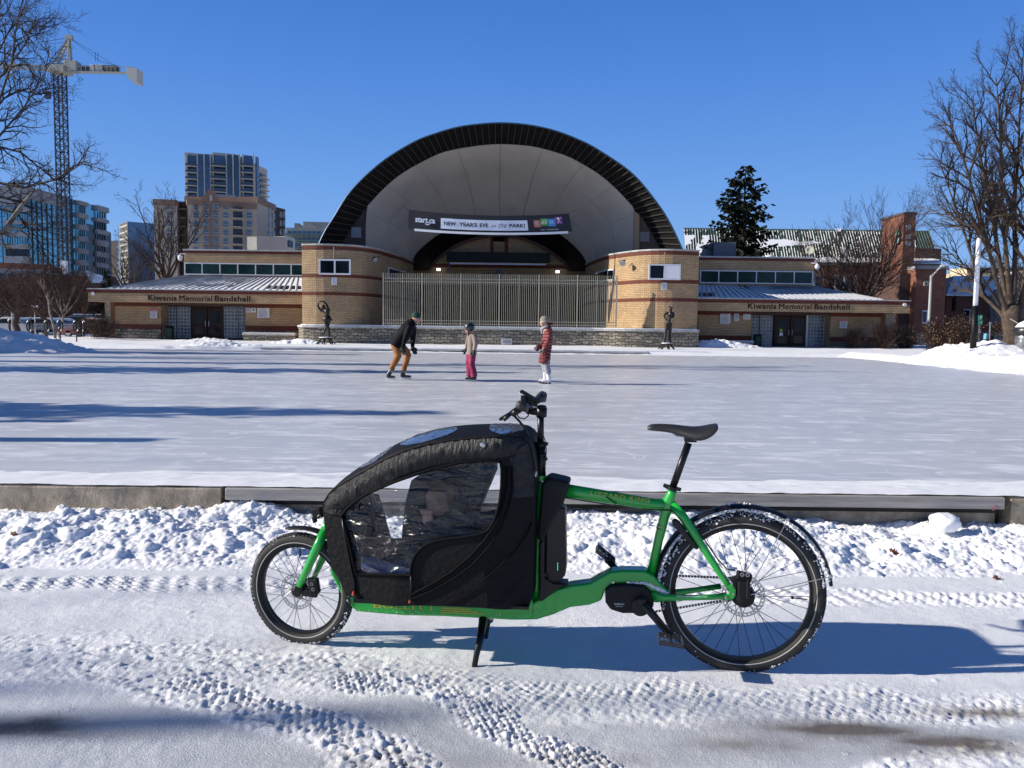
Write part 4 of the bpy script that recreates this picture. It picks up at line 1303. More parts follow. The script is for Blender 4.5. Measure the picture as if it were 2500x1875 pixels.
# ---- signs on the walls
def sign(px0, px1, py0, py1, Yd, label, style, parent=None):
    cx, cy = (px0 + px1) / 2, (py0 + py1) / 2
    a, b = P(px0, cy, Yd), P(px1, cy, Yd)
    z1, z0 = P(cx, py0, Yd).z, P(cx, py1, Yd).z
    t = thing('wall_sign', ((a.x + b.x) / 2, Yd, z0), label, 'sign')
    MB().box(a.x, b.x, Yd - .03, Yd, z0, z1).build('sign_board', M_['sign_white'], t, bevel=0.008)
    W, H = b.x - a.x, z1 - z0
    f = lambda u, v: Vector((a.x + W * u, Yd - .035, z0 + H * v))
    mb = MB()
    def lines(v0, v1, n, u0=.12, u1=.88, seed=1, h=.35):
        rnd = random.Random(seed)
        for i in range(n):
            v = v1 - (v1 - v0) * (i + .5) / n
            x = u0
            e = u1 - rnd.random() * .15
            while x < e:
                w_ = rnd.uniform(.06, .16)
                hh = (v1 - v0) / n * h
                mb.quad(f(x, v), f(min(x + w_, e), v), f(min(x + w_, e), v + hh), f(x, v + hh))
                x += w_ + .03
    if style == 'red':
        m2 = MB().quad(f(.03, .74), f(.97, .74), f(.97, .97), f(.03, .97))
        m2.build('red_header', mat('sign_red', (.45, .02, .03), .5), t)
        m3 = MB()
        text_to(m3, 'NO PARKING', lambda u, v: f(.1 + .8 * u, .80 + .1 * v) + Vector((0, -.005, 0)))
        m3.build('header_text', M_['white'], t)
        lines(.08, .70, 6, seed=int(px0))
    elif style in ('nosmoke', 'dog', 'plus'):
        c = f(.5, .55 if style != 'dog' else .62)
        r_ = min(W, H) * .34
        if style != 'plus':
            ring = MB().ring(c, r_, r_ * .12, n=24, k=5)
            d = r_ * .7
            ring.bar(c + Vector((-d, 0, d)), c + Vector((d, 0, -d)), r_ * .2, .012, up=(0, 1, 0))
            ring.build('prohibition_ring', mat('ring_ink', (.08, .03, .12) if style == 'dog' else (.25, .03, .08), .5), t)
            mb.bar(c + Vector((-r_ * .5, -.004, -.01)), c + Vector((r_ * .5, -.004, .02)), r_ * .3, .01, up=(0, 1, 0))
            if style == 'dog': lines(.08, .25, 2, seed=3)
        else:
            mb.bar(c + Vector((-r_ * .7, 0, 0)), c + Vector((r_ * .7, 0, 0)), .01, r_ * .5).bar(c + Vector((0, -.002, -r_ * .7)), c + Vector((0, -.002, r_ * .7)), r_ * .5, .01, up=(0, 1, 0))
            lines(.82, .93, 1, seed=4)
    elif style == 'teal':
        lines(.15, .9, 5, seed=8)
    else:
        lines(.72, .92, 2, .2, .8, seed=int(px0))
        lines(.08, .68, 7, seed=int(px1))
    mb.build('sign_marks', mat('sign_ink', {'red': (.2, .05, .06), 'teal': (.08, .25, .28), 'small': (.12, .18, .28)}.get(style, (.05, .05, .12)), .6), t)
M_['sign_white'] = mat('sign_white', (.60, .62, .64), .4)
sign(366.5, 384, 753, 777, 55.33, 'white notice with red header on the brick left of the left entrance', 'red')
sign(601, 612, 751.5, 763, 55.33, 'small square no-smoking sign right of the left entrance', 'nosmoke')
sign(613.5, 625, 751.5, 763, 55.33, 'small square sign with a dark cross beside the no-smoking sign', 'plus')
sign(628, 658.5, 752, 776, 55.33, 'wide white rules notice between left entrance and left tower', 'text')
sign(809.5, 822.5, 677, 695, 51.65, 'small white sign under the double window of the left tower', 'small')
sign(1615, 1628, 690, 708, 51.93, 'small white sign under the half boarded window of the right tower', 'small')
sign(1758, 1783, 766, 790, 55.33, 'square white rules notice between right tower and right entrance', 'text')
sign(1792, 1803.5, 766, 784, 55.33, 'narrow white sign with a no-dogs ring on the right wing', 'dog')
sign(1814, 1832, 767, 779.5, 55.33, 'small pale teal lettered sign just left of the right entrance', 'teal')
sign(2050, 2068.5, 778, 801.5, 55.33, 'white notice with red header on the brick right of the right entrance', 'red')

# ---- waste bins at the doors
def bin_(px0, px1, py0, py1, Yd, label):
    cx = (px0 + px1) / 2
    a, b = P(px0, py1, Yd), P(px1, py0, Yd)
    r_ = (b.x - a.x) / 2
    z0, z1 = P(cx, py1, Yd).z, P(cx, py0, Yd).z
    c = Vector((P(cx, py1, Yd).x, Yd, 0))
    t = thing('waste_bin', (c.x, c.y, z0), label, 'bin', 'green waste bins by the doors')
    MB().lathe([(r_ * .88, z0), (r_ * .95, z0 + (z1 - z0) * .8), (r_ * .95, z0 + (z1 - z0) * .82)], c, 20).build('bin_body', M_['green_bin'], t, smooth=False)
    mb = MB()
    for k in range(20):
        an = 6.283 * k / 20
        mb.bar(c + Vector((r_ * .93 * math.cos(an), r_ * .93 * math.sin(an), z0 + .03)), c + Vector((r_ * math.cos(an), r_ * math.sin(an), z0 + (z1 - z0) * .78)), .03, .03)
    mb.build('bin_slats', M_['green_bin'], t)
    MB().lathe([(r_ * 1.05, z0 + (z1 - z0) * .82), (r_ * 1.05, z0 + (z1 - z0) * .9), (r_ * .8, z1), (0.05, z1 + .01)], c, 20).build('lid', M_['black'], t)
bin_(402, 424, 796, 829, 55.0, 'dark green round waste bin left of the left entrance doors')
bin_(1838, 1859, 816.5, 847, 55.0, 'dark green round waste bin left of the right entrance doors')

# ---- cameras, floodlights, roof equipment
def dome_cam(px, py, Yd, wx, label):
    c = P(px, py, Yd)
    t = thing('security_camera', c, label, 'camera', 'white dome cameras on the clerestory corners')
    MB().ball(c + Vector((0, 0, -.14)), .15, 14, 8).build('dome', M_['white_frame'], t, smooth=True)
    MB().lathe([(.16, -.12), (.17, .05), (.06, .16)], c, 14).build('housing', M_['white'], t)
    MB().tube([c + Vector((0, 0, .12)), c + Vector((0, 0, .22)), c + Vector((wx, .1, .22))], .035, 6).build('arm', M_['white'], t)
dome_cam(440, 627, 58.2, .35, 'white dome camera on the left clerestory corner')
dome_cam(1995, 650, 58.2, -.4, 'white dome camera on the right clerestory corner')
def flood(px, py, Yd, sgn, label):
    c = P(px, py, Yd)
    t = thing('floodlight', c, label, 'floodlight', 'floodlights on the towers')
    M2 = Matrix.Rotation(R(35 * sgn), 3, 'Z') @ Matrix.Rotation(R(125), 3, 'X')
    MB().lathe([(.08, -.16), (.17, -.04), (.21, .10), (.20, .12)], c, 14, M2).build('housing', M_['black_metal'] if sgn > 0 else M_['galv'], t)
    MB().lathe([(.17, .105), (.17, .125)], c, 14, M2).build('lens', M_['galv'], t)
    MB().tube([c + Vector((.1, .1, .05)), c + Vector((.2, .15, .2)), c + Vector((.25 * sgn, .45, .12))], .03, 5).build('bracket', M_['black_metal'], t)
flood(915, 632, 52.6, 1, 'dark floodlight on the curved wall of the left tower')
flood(1521, 641, 53.2, -1, 'pale floodlight on the curved wall of the right tower')
# downpipes
for px, y0_, y1_, Yd in ((815.5, 603, 632, 51.68), (1623, 616, 644, 51.9)):
    o = MB().tube([P(px, y0_, Yd), P(px, y1_, Yd)], .035, 6).build('conduit', mat('conduit_brown', (.22, .15, .1), .6), SH)
# air handler, vent, dish
h = thing('air_handler', P(1765, 628, 62), 'large grey air handling unit on the right clerestory roof', 'air handler')
a, b = P(1741, 628, 61.5), P(1797, 591, 61.5)
MB().box(a.x, b.x, 61.5, 63.5, a.z - .1, b.z).build('cabinet', M_['grey_panel'], h, bevel=.03)
MB().prism([P(1741, 594, 61.7), P(1741, 612, 61.7), P(1718, 598, 61.7)], (0, 1.6, 0)).build('hood', mat('hood_dark', (.04, .045, .055), .5), h)
MB().box(P(1722, 620, 62).x, P(1741, 620, 62).x - .01, 61.9, 63.2, a.z - .1, P(1730, 607, 62).z).build('duct', M_['grey_panel'], h)
t = thing('roof_vent', P(1880, 629, 62), 'short pale round vent on the right clerestory roof', 'vent')
MB().lathe([(.36, 0), (.36, .2), (.30, .24), (.05, .27)], P(1880, 631, 62), 18).build('vent_body', M_['white_frame'], t)
t = thing('satellite_dish', P(1976, 628, 59.5), 'cream satellite dish on the right corner of the right clerestory', 'dish')
c = P(1977, 612, 59.5)
MM = Matrix.Rotation(R(-22), 3, 'Y') @ Matrix.Rotation(R(70), 3, 'X')
MB().lathe([(.02, 0.0), (.12, 0.01), (.22, 0.04), (.31, 0.09), (.32, 0.1), (.31, 0.11), (.21, .06), (.02, .02)], c, 24, MM).build('reflector', mat('dish_cream', (.62, .58, .42), .6), t, smooth=True)
MB().tube([P(1976, 632, 59.5), P(1976.5, 616, 59.55)], .04, 6).build('mast', M_['galv'], t)
MB().tube([c + Vector((0, -.1, -.25)), c + Vector((.05, -.35, -.05))], .015, 5).ball(c + Vector((.05, -.37, -.04)), .045, 8, 5).build('feed_horn', M_['galv'], t)
# ---------------------------------------------------------------- cargo bike
c_f, c_r = PG(735, 1571, 0.0), PG(1812, 1641, 0.0)
O_ = (c_f + c_r) / 2
sx_ = (c_r - c_f).normalized()
RZ = math.atan2(sx_.y, sx_.x)
wy_ = Vector((-sx_.y, sx_.x, 0))           # away from the camera
def BP(px, py, w=0.0):
    d = ray(px, py)
    o = CAMP - O_
    t = (w - o.dot(wy_)) / d.dot(wy_)
    q = o + d * t
    return Vector((q.dot(sx_), w, q.z))
BK = thing('cargo_bike', O_, 'bright green long-john cargo bike with a black fabric child canopy over the front box', 'cargo bike', rz=RZ)
G = mat('bike_green', (0.010, 0.36, 0.038), 0.28, coat=0.6, var=0.08, vs=3)
BLK = mat('bike_black', (0.006, 0.006, 0.007), 0.35, spec=.35)
BLK2 = mat('bike_black_matte', (0.008, 0.008, 0.009), 0.6, spec=.3, bump=0.2, bs=150)
RUB = mat('tyre_rubber', (0.022, 0.021, 0.020), 0.75, bump=0.3, bs=200)
STEEL = mat('rotor_steel', (0.45, 0.45, 0.46), 0.3, metal=0.9)
SPK = mat('spoke_black', (0.04, 0.04, 0.045), 0.35, metal=0.6)
REFL = mat('reflex_stripe', (0.42, 0.41, 0.38), 0.4)
YEL = mat('decal_yellow', (0.42, 0.38, 0.03), 0.45)
OLIVE = mat('decal_olive', (0.10, 0.22, 0.02), 0.45)
SNW = mat('packed_snow', (0.82, 0.83, 0.86), 0.8, bump=0.6, bs=120)
def bb(mb, name, m, parent=None, **k):
    return mb.build(name, m, parent or BK, local=True, **k)
def clump(mb, p, r, rnd):
    M3 = Euler((rnd.uniform(0, 3), rnd.uniform(0, 3), rnd.uniform(0, 3))).to_matrix()
    mb.ball(p, (r * rnd.uniform(.6, 1.2), r * rnd.uniform(.6, 1.2), r * rnd.uniform(.5, .9)), 7, 5, M3)
def wheel(hub, Rt, tr, steer, nsp, snow, seed, disc_r):
    M3 = Matrix.Rotation(steer, 3, 'Z')
    w = bpy.data.objects.new('wheel', None)
    COL.objects.link(w)
    w.parent = BK
    T = Rt - tr
    ty = MB().ring(hub, T, tr, M3, 96, 12)
    t_o = bb(ty, 'tyre', RUB, w, smooth=True)
    mb = MB()
    nk = 110 if Rt > .3 else 84
    for i in range(nk):
        for j, off in enumerate((-.62, -.22, .22, .62)):
            a = 2 * math.pi * (i + (j % 2) * .5) / nk
            th = off
            r_ = T + tr * math.cos(th) * 1.02
            c = hub + M3 @ Vector((r_ * math.cos(a), tr * 1.02 * math.sin(th), r_ * math.sin(a)))
            Mx = M3 @ Matrix.Rotation(-a, 3, 'Y') @ Matrix.Rotation(th, 3, 'Z')
            mb.obox(c, (.006, tr * .30, 2 * math.pi * Rt / nk * .55), Mx)
    bb(mb, 'tread', RUB, t_o)
    for sd in (-1, 1):
        bb(MB().ring(hub + M3 @ Vector((0, sd * tr * .88, 0)), T - tr * .45, .0022, M3, 96, 5), 'reflex_ring', REFL, t_o)
    mb = MB()
    rnd = random.Random(seed)
    for a0, a1, dens, rr in snow:
        n = int(dens * abs(a1 - a0) * Rt * 520)
        for i in range(n):
            a = rnd.uniform(a0, a1)
            th = rnd.gauss(0, .5) if rnd.random() < .8 else -rnd.uniform(.5, 1.0)
            if vnoise(np.array(a * 9.0), np.array(th * 3 + seed), seed) < .45: continue
            r_ = T + tr * math.cos(th)
            clump(mb, hub + M3 @ Vector((r_ * math.cos(a), tr * 1.0 * math.sin(th), r_ * math.sin(a))), rr * rnd.uniform(.5, 1.2), rnd)
    bb(mb, 'packed_snow', SNW, w)
    # rim
    ri = T - tr * .72
    prof = [(ri + .004, -.012), (ri - .018, -.008), (ri - .018, .008), (ri + .004, .012)]
    mb = MB()
    n = 72
    for i in range(n):
        a = 2 * math.pi * i / n
        for r_, y in prof: mb.v.append(tuple(hub + M3 @ Vector((r_ * math.cos(a), y, r_ * math.sin(a)))))
    for i in range(n):
        j = (i + 1) % n
        for k in range(4): mb.f.append((i * 4 + k, i * 4 + (k + 1) % 4, j * 4 + (k + 1) % 4, j * 4 + k))
    bb(mb, 'rim', BLK, w, smooth=False)
    mb = MB()
    for i in range(nsp):
        a = 2 * math.pi * i / nsp
        sd = -1 if i % 2 else 1
        a2 = a + (0.95 if (i // 2) % 2 else -0.95)
        hr = .030
        mb.tube([hub + M3 @ Vector((hr * math.cos(a2), sd * .030, hr * math.sin(a2))), hub + M3 @ Vector(((ri - .016) * math.cos(a), 0, (ri - .016) * math.sin(a)))], .0013, 4)
    bb(mb, 'spokes', SPK, w)
    MH = M3 @ Matrix.Rotation(R(90), 3, 'X')
    bb(MB().lathe([(.012, -.058), (.034, -.034), (.034, -.028), (.022, -.02), (.022, .02), (.034, .028), (.034, .034), (.012, .058)], hub, 24, MH), 'hub', BLK, w)
    # brake rotor, near side
    rc = hub + M3 @ Vector((0, -.040, 0))
    mb = MB()
    n = 30
    for i in range(n):
        a, b = 2 * math.pi * i / n, 2 * math.pi * (i + .72) / n
        for (r0, r1) in ((disc_r - .018, disc_r - .013), (disc_r - .005, disc_r)):
            q = [rc + M3 @ Vector((rr * math.cos(t), 0, rr * math.sin(t))) for rr, t in ((r0, a), (r0, 2 * math.pi * (i + 1) / n), (r1, 2 * math.pi * (i + 1) / n), (r1, a))]
            mb.prism(q, M3 @ Vector((0, .002, 0)))
        q = [rc + M3 @ Vector((rr * math.cos(t), 0.0002, rr * math.sin(t))) for rr, t in ((disc_r - .0135, a + .05), (disc_r - .0135, b), (disc_r - .0045, b + .06), (disc_r - .0045, a + .11))]
        mb.prism(q, M3 @ Vector((0, .0016, 0)))
    for i in range(6):
        a = 2 * math.pi * i / 6
        mb.tube([rc + M3 @ Vector((.028 * math.cos(a), 0, .028 * math.sin(a))), rc + M3 @ Vector((.05 * math.cos(a + .35), 0, .05 * math.sin(a + .35))), rc + M3 @ Vector(((disc_r - .016) * math.cos(a + .45), 0, (disc_r - .016) * math.sin(a + .45)))], .0032, 4)
    mb.lathe([(.030, -.002), (.030, .002)], rc, 20, MH)
    bb(mb, 'brake_rotor', STEEL, w)
    return w, t_o
hubR = BP(1811, 1447.5)
hubF = BP(736, 1437.5)
RR = BP(1811, 1447.5).z - BP(1811, 1639).z
RF = BP(736, 1437.5).z - BP(736, 1572).z
ST = R(-9)
wf, _ = wheel(hubF, RF, .027, ST, 28, [(0, 6.283, .5, .0030), (-2.2, .3, 1.6, .0045), (2.0, 3.6, 1.0, .004)], 1, .083)
wr, _ = wheel(hubR, RR, .027, 0, 32, [(0, 6.283, .4, .0030), (.1, 3.4, 1.7, .005), (-1.2, -.2, 1.5, .0048)], 2, .090)
# valve caps, hub gear
bb(MB().tube([hubF + Vector((-.005, 0, RF - .075)), hubF + Vector((-.004, 0, RF - .105))], .004, 6), 'valve', BLK, wf)
bb(MB().tube([hubR + Vector((RR - .075, -.004, -.012)), hubR + Vector((RR - .13, -.006, -.008))], .0025, 6).ball(hubR + Vector((RR - .135, -.006, -.008)), (.008, .006, .006), 8, 5), 'valve', BLK, wr)
bb(MB().lathe([(.018, -.075), (.045, -.060), (.050, -.035), (.050, .03), (.045, .055), (.015, .07)], hubR, 28, Matrix.Rotation(R(90), 3, 'X')), 'gear_hub', BLK2, wr)
# ---- frame
FW = .019
def bt_(pts, r, n=14, w=0.0):
    return [BP(*p, w) for p in pts]
mb = MB()
mb.tube(bt_([(1372, 1196), (1440, 1207), (1520, 1219), (1590, 1231), (1636, 1236)], 0), [(.022, .030), (.022, .029), (.021, .026), (.020, .026), (.020, .030)], 16)
bb(mb, 'top_tube', G, smooth=True)
TT = BK.children[-1] if False else None
mb = MB()
mb.tube(bt_([(1642, 1193), (1640, 1206), (1632, 1226), (1622, 1262), (1608, 1318), (1588, 1410)], 0), [.0195, .0215, .028, .0215, .0195, .0205], 16)
bb(mb, 'seat_tube', G, smooth=True)
mb = MB()
for w in (-.052, .052):
    a = [BP(1640, 1232, w * .25), BP(1668, 1262, w * .7), BP(1712, 1330, w * .95), BP(1768, 1415, w), BP(1789, 1447, w)]
    mb.tube(a, [(.014, .021), (.012, .020), (.011, .017), (.010, .013), (.009, .012)], 12)
bb(mb, 'seat_stay', G, smooth=True)
mb = MB()
for w, pts in ((-.055, [(1585, 1452), (1620, 1459), (1700, 1459), (1778, 1456)]), (.055, [(1600, 1440), (1650, 1447), (1700, 1440), (1760, 1431)])):
    mb.tube([BP(*p, w * (.7 if i == 0 else 1)) for i, p in enumerate(pts)], [(.013, .022), (.011, .015), (.010, .012), (.010, .013)], 12)
bb(mb, 'chainstay', G, smooth=True)
mb = MB()
mb.prism([BP(*p, -.064) for p in [(1776, 1432), (1790, 1425), (1797, 1440), (1796, 1455), (1788, 1464), (1772, 1466), (1765, 1455), (1779, 1450), (1782, 1442)]], (0, .01, 0))
bb(mb, 'dropout', G, bevel=.002)
mb = MB()
for p in ((1786, 1424), (1789, 1449), (1772, 1458)): mb.lathe([(.005, 0), (.005, .004)], BP(*p, -.067), 8, Matrix.Rotation(R(90), 3, 'X'))
for p in ((1497, 1421), (1533, 1421), (1588, 1452), (1590, 1430)): mb.lathe([(.006, 0), (.006, .004)], BP(*p, -.043), 8, Matrix.Rotation(R(90), 3, 'X'))
bb(mb, 'bolts', STEEL)
# gooseneck between cargo deck and motor: a side profile extruded to a rounded beam
gneck = [(1230, 1475), (1300, 1472), (1360, 1440), (1392, 1430), (1440, 1424), (1462, 1411), (1492, 1396), (1520, 1393), (1575, 1394), (1597, 1406), (1612, 1424), (1636, 1446), (1636, 1466), (1600, 1474), (1588, 1468), (1580, 1440), (1556, 1426), (1500, 1426), (1476, 1446), (1468, 1468), (1440, 1478), (1392, 1484), (1350, 1502), (1310, 1514), (1250, 1515), (1230, 1514)]
o_ = bb(MB().prism([BP(*p, -.040) for p in gneck], (0, .080, 0)), 'gooseneck', G, bevel=.014)
o_.modifiers['bevel'].segments = 4
deck = [(804, 1386), (816, 1394), (832, 1422), (845, 1453), (900, 1463), (985, 1475), (1080, 1472), (1230, 1472), (1300, 1460), (1300, 1512), (1230, 1514), (1080, 1506), (985, 1504), (870, 1494), (856, 1482), (836, 1459), (818, 1424), (806, 1402)]
o_ = bb(MB().prism([BP(*p, -.055) for p in deck], (0, .11, 0)), 'lower_beam', G, bevel=.012)
o_.modifiers['bevel'].segments = 3
LB = o_
# deck plate below the box
mb = MB()
mb.prism([BP(*p, -.20) for p in [(862, 1462), (1290, 1482), (1290, 1489), (862, 1472)]], (0, .40, 0))
bb(mb, 'cargo_deck', BLK)
bb(MB().tube(bt_([(1310, 1478), (1311, 1400), (1314, 1320), (1319, 1240), (1322, 1178)], 0), [.017, .016, .017, .02, .021], 14), 'head_mast', G, smooth=True)
# ---- decals
def decal(txt, p0, p1, h, w, m, par, **k):
    a, b = BP(*p0, w), BP(*p1, w)
    u_ = (b - a)
    v_ = Vector((-u_.z, 0, u_.x)).normalized() * h
    mb = MB()
    text_to(mb, txt, lambda u, v: a + u_ * u + v_ * v, **k)
    return bb(mb, 'decal', m, par)
TTo = [o for o in BK.children if o.name.startswith('top_tube')][0]
decal('LIZZARD KING', (1441, 1208), (1586, 1227), .017, -.0225, YEL, TTo, offset=.006, spacing=1.1)
CSo = [o for o in BK.children if o.name.startswith('chainstay')][0]
decal('WWW.LARRYVSHARRY.COM', (1651, 1458), (1726, 1459), .0075, -.068, M_['white'], CSo)
for i, py in enumerate((1478, 1484, 1490, 1496)):
    pass
decal('BULLITT', (912, 1484), (1065, 1491), .028, -.0565, YEL, LB, offset=.0)
mb = MB()
for i, (a, b) in enumerate([((1079, 1480), (1140, 1482)), ((1077, 1485), (1150, 1488)), ((1076, 1490), (1165, 1494)), ((1075, 1495), (1182, 1499))]):
    mb.bar(BP(*a, -.0562), BP(*b, -.0562), .001, .0045)
bb(mb, 'decal_bars', YEL, LB)
STo = [o for o in BK.children if o.name.startswith('seat_tube')][0]
for i, (py, cc) in enumerate(((1282, (.02, .1, .25)), (1285.5, (.5, .38, .04)), (1290, (.02, .02, .02)))):
    p = BP(1615.5 - i * .8, py)
    d = (BP(1588, 1410) - BP(1622, 1262)).normalized()
    bb(MB().tube([p - d * .0022, p + d * .0022], .0208, 16), 'stripe_band', mat('stripe%d' % i, cc, .4), STo)
# ---- seat post, saddle
bb(MB().tube(bt_([(1681, 1082), (1641, 1194)], 0), .0155, 14), 'seat_post', BLK, smooth=True)
bb(MB().tube([BP(1641, 1188) , BP(1638, 1196)], .026, 16).bar(BP(1620, 1184, -.01), BP(1632, 1189, -.01), .02, .014).bar(BP(1650, 1192, -.01), BP(1662, 1196, -.01), .02, .014), 'seat_clamp', BLK)
SAD = [(1580, 1044, .010, 5), (1586, 1041, .019, 10), (1610, 1041, .020, 12), (1640, 1043, .024, 13), (1662, 1048, .038, 17), (1685, 1053, .058, 20), (1708, 1054, .072, 22), (1730, 1048, .076, 20), (1745, 1042, .070, 13), (1752, 1037, .052, 6)]
mb = MB()
vs = []
nseg = 20
ptpx = BP(1700, 1000).z - BP(1700, 1001).z
for (x, y, hw, hh) in SAD:
    c = BP(x, y)
    for k in range(nseg):
        a = 2 * math.pi * k / nseg
        cy, sz = math.cos(a), math.sin(a)
        z = sz * hh * ptpx * (0.62 if sz > 0 else 1.0)
        if sz > 0: z -= .16 * hw * (1 - abs(cy)) * 0
        vs.append(c + Vector((0, cy * hw, z - (abs(cy) ** 2) * hh * ptpx * .45)))
m_ = len(SAD)
fs = [(i * nseg + k, i * nseg + (k + 1) % nseg, (i + 1) * nseg + (k + 1) % nseg, (i + 1) * nseg + k) for i in range(m_ - 1) for k in range(nseg)]
fs += [tuple(range(nseg - 1, -1, -1)), tuple((m_ - 1) * nseg + k for k in range(nseg))]
mb.add(vs, fs)
sd_ = bb(mb, 'saddle', mat('saddle_black', (.02, .02, .022), .45, bump=.1, bs=200), smooth=True)
sb_ = sd_.modifiers.new('s', 'SUBSURF'); sb_.levels = sb_.render_levels = 1
mb = MB()
for w in (-.022, .022):
    mb.tube([BP(1634, 1052, w * .6), BP(1652, 1064, w), (BP(1690, 1067, w)), BP(1715, 1066, w * 1.1), BP(1726, 1058, w * 1.1)], .0036, 6)
bb(mb, 'saddle_rail', STEEL, sd_)
bb(MB().obox(BP(1685, 1073), (.05, .05, .018)).obox(BP(1685, 1064), (.04, .045, .012)), 'saddle_clamp', BLK, sd_, bevel=.003)
# ---- motor, cranks, chain
mo = [(1477, 1440), (1490, 1430), (1530, 1427), (1572, 1430), (1590, 1448), (1598, 1478), (1590, 1492), (1560, 1499), (1520, 1499), (1490, 1490), (1478, 1472)]
MO = bb(MB().prism([BP(*p, -.062) for p in mo], (0, .124, 0)), 'motor', BLK2, bevel=.012)
MO.modifiers['bevel'].segments = 3
decal('SHIMANO', (1500, 1476), (1524, 1477), .006, -.0635, M_['white_frame'], MO, offset=.01)
decal('STEPS', (1503, 1481), (1520, 1482), .004, -.0635, M_['white_frame'], MO)
bbx = BP(1562, 1470)
bb(MB().lathe([(.038, -.068), (.038, .068)], bbx, 24, Matrix.Rotation(R(90), 3, 'X')), 'axle_cover', BLK, MO)
def crank(pa, pb, w, nm='crank_arm'):
    mb = MB()
    mb.tube([BP(*pa, w), BP(*pb, w)], [(.012, .019), (.010, .014)], 12)
    mb.ball(BP(*pa, w), (.022, .013, .022), 14, 8).ball(BP(*pb, w), (.016, .012, .016), 12, 7)
    return bb(mb, nm, BLK, smooth=True)
def pedal(c, ang, sgn):
    M3 = Matrix.Rotation(ang, 3, 'Y')
    mb = MB()
    for dy in (-.045, .045): mb.obox(c + M3 @ Vector((0, dy, 0)), (.095, .006, .018), M3)
    for dx in (-.047, .047): mb.obox(c + M3 @ Vector((dx, 0, 0)), (.006, .096, .018), M3)
    for dx in (-.022, .022): mb.obox(c + M3 @ Vector((dx, 0, 0)), (.005, .09, .010), M3)
    mb.tube([c + Vector((0, -.05, 0)), c + Vector((0, .05, 0))], .008, 8)
    for dx in (-.047, -.02, .02, .047):
        for dy in (-.035, 0, .035): mb.tube([c + M3 @ Vector((dx, dy, -.013)), c + M3 @ Vector((dx, dy, .013))], .0018, 4)
    mb.tube([c, c - Vector((0, sgn * .075, 0))], .006, 6)
    return bb(mb, 'pedal', mat('pedal_alloy', (.06, .06, .065), .3, metal=.7))
crank((1566, 1468), (1636, 1551), -.085)
pedal(BP(1637, 1563, -.15), R(6), -1)
crank((1560, 1450), (1484, 1368), .085)
pedal(BP(1478, 1355, .15), R(38), 1)
def chain(pts, w):
    mb = MB()
    P_ = [BP(*p, w) for p in pts]
    L = (P_[1] - P_[0]).length
    n = int(L / .0127)
    d = (P_[1] - P_[0]) / n
    for i in range(n):
        a = P_[0] + d * i
        mb.bar(a, a + d * .8, .006 if i % 2 else .009, .008)
    return mb
cm_ = chain([(1590, 1403), (1785, 1411)], .05)
m2_ = chain([(1600, 1493), (1785, 1463)], .05)
cm_.add(m2_.v, m2_.f)
bb(cm_, 'chain', mat('chain_dark', (.05, .048, .045), .4, metal=.6))
bb(MB().lathe([(.050, -.002), (.052, 0), (.050, .002)], bbx + Vector((0, .05, 0)), 36, Matrix.Rotation(R(90), 3, 'X')), 'chainring', BLK)
# rear caliper
cp = BP(1816, 1407, -.055)
mb = MB().obox(cp, (.062, .030, .034), Matrix.Rotation(R(12), 3, 'Y')).obox(BP(1800, 1420, -.055), (.045, .028, .05), Matrix.Rotation(R(-20), 3, 'Y')).obox(BP(1812, 1440, -.08), (.035, .02, .07)).obox(BP(1826, 1440, -.085), (.016, .02, .075))
CA = bb(mb, 'brake_caliper', BLK2, bevel=.005)
mb = MB()
for p in ((1812, 1403), (1825, 1404)):
    mb.ring(BP(*p, -.0715), .0065, .0022, n=16, k=5)
bb(mb, 'caliper_bolts', STEEL, CA)
# front caliper
cp = BP(767, 1428, -.05)
mb = MB().obox(cp, (.045, .03, .060), Matrix.Rotation(R(-10), 3, 'Y')).obox(BP(757, 1448, -.05), (.07, .025, .03), Matrix.Rotation(R(5), 3, 'Y')).obox(BP(775, 1435, -.045), (.02, .028, .045), Matrix.Rotation(R(-10), 3, 'Y')).obox(BP(737, 1444, -.055), (.05, .012, .026))
CA2 = bb(mb, 'brake_caliper', BLK2, bevel=.005)
mb = MB()
for p in ((761, 1426), (764, 1439)):
    mb.ring(BP(*p, -.0675), .0062, .0022, n=16, k=5)
bb(mb, 'caliper_bolts', STEEL, CA2)
# ---- fork
mb = MB()
MS = Matrix.Rotation(ST, 3, 'Z')
mb.tube([BP(797, 1288, -.03), BP(775, 1335, -.052), BP(752, 1385, -.055), BP(730, 1432, -.056)], [(.016, .022), (.016, .021), (.014, .018), (.010, .014)], 14)
mb.tube([BP(808, 1320, .03), BP(795, 1348, .055), BP(782, 1375, .058), BP(766, 1412, .06)], [(.015, .020), (.014, .018), (.012, .016), (.010, .012)], 12)
mb.tube([BP(797, 1288, -.045), BP(800, 1284, 0), BP(808, 1296, .05)], .022, 12)
fk = bb(mb, 'fork', G, smooth=True)
bb(MB().bar(BP(722, 1436, -.058), BP(738, 1441, -.058), .012, .020).bar(BP(752, 1414, .06), BP(770, 1416, .06), .012, .018), 'fork_end', BLK, fk)
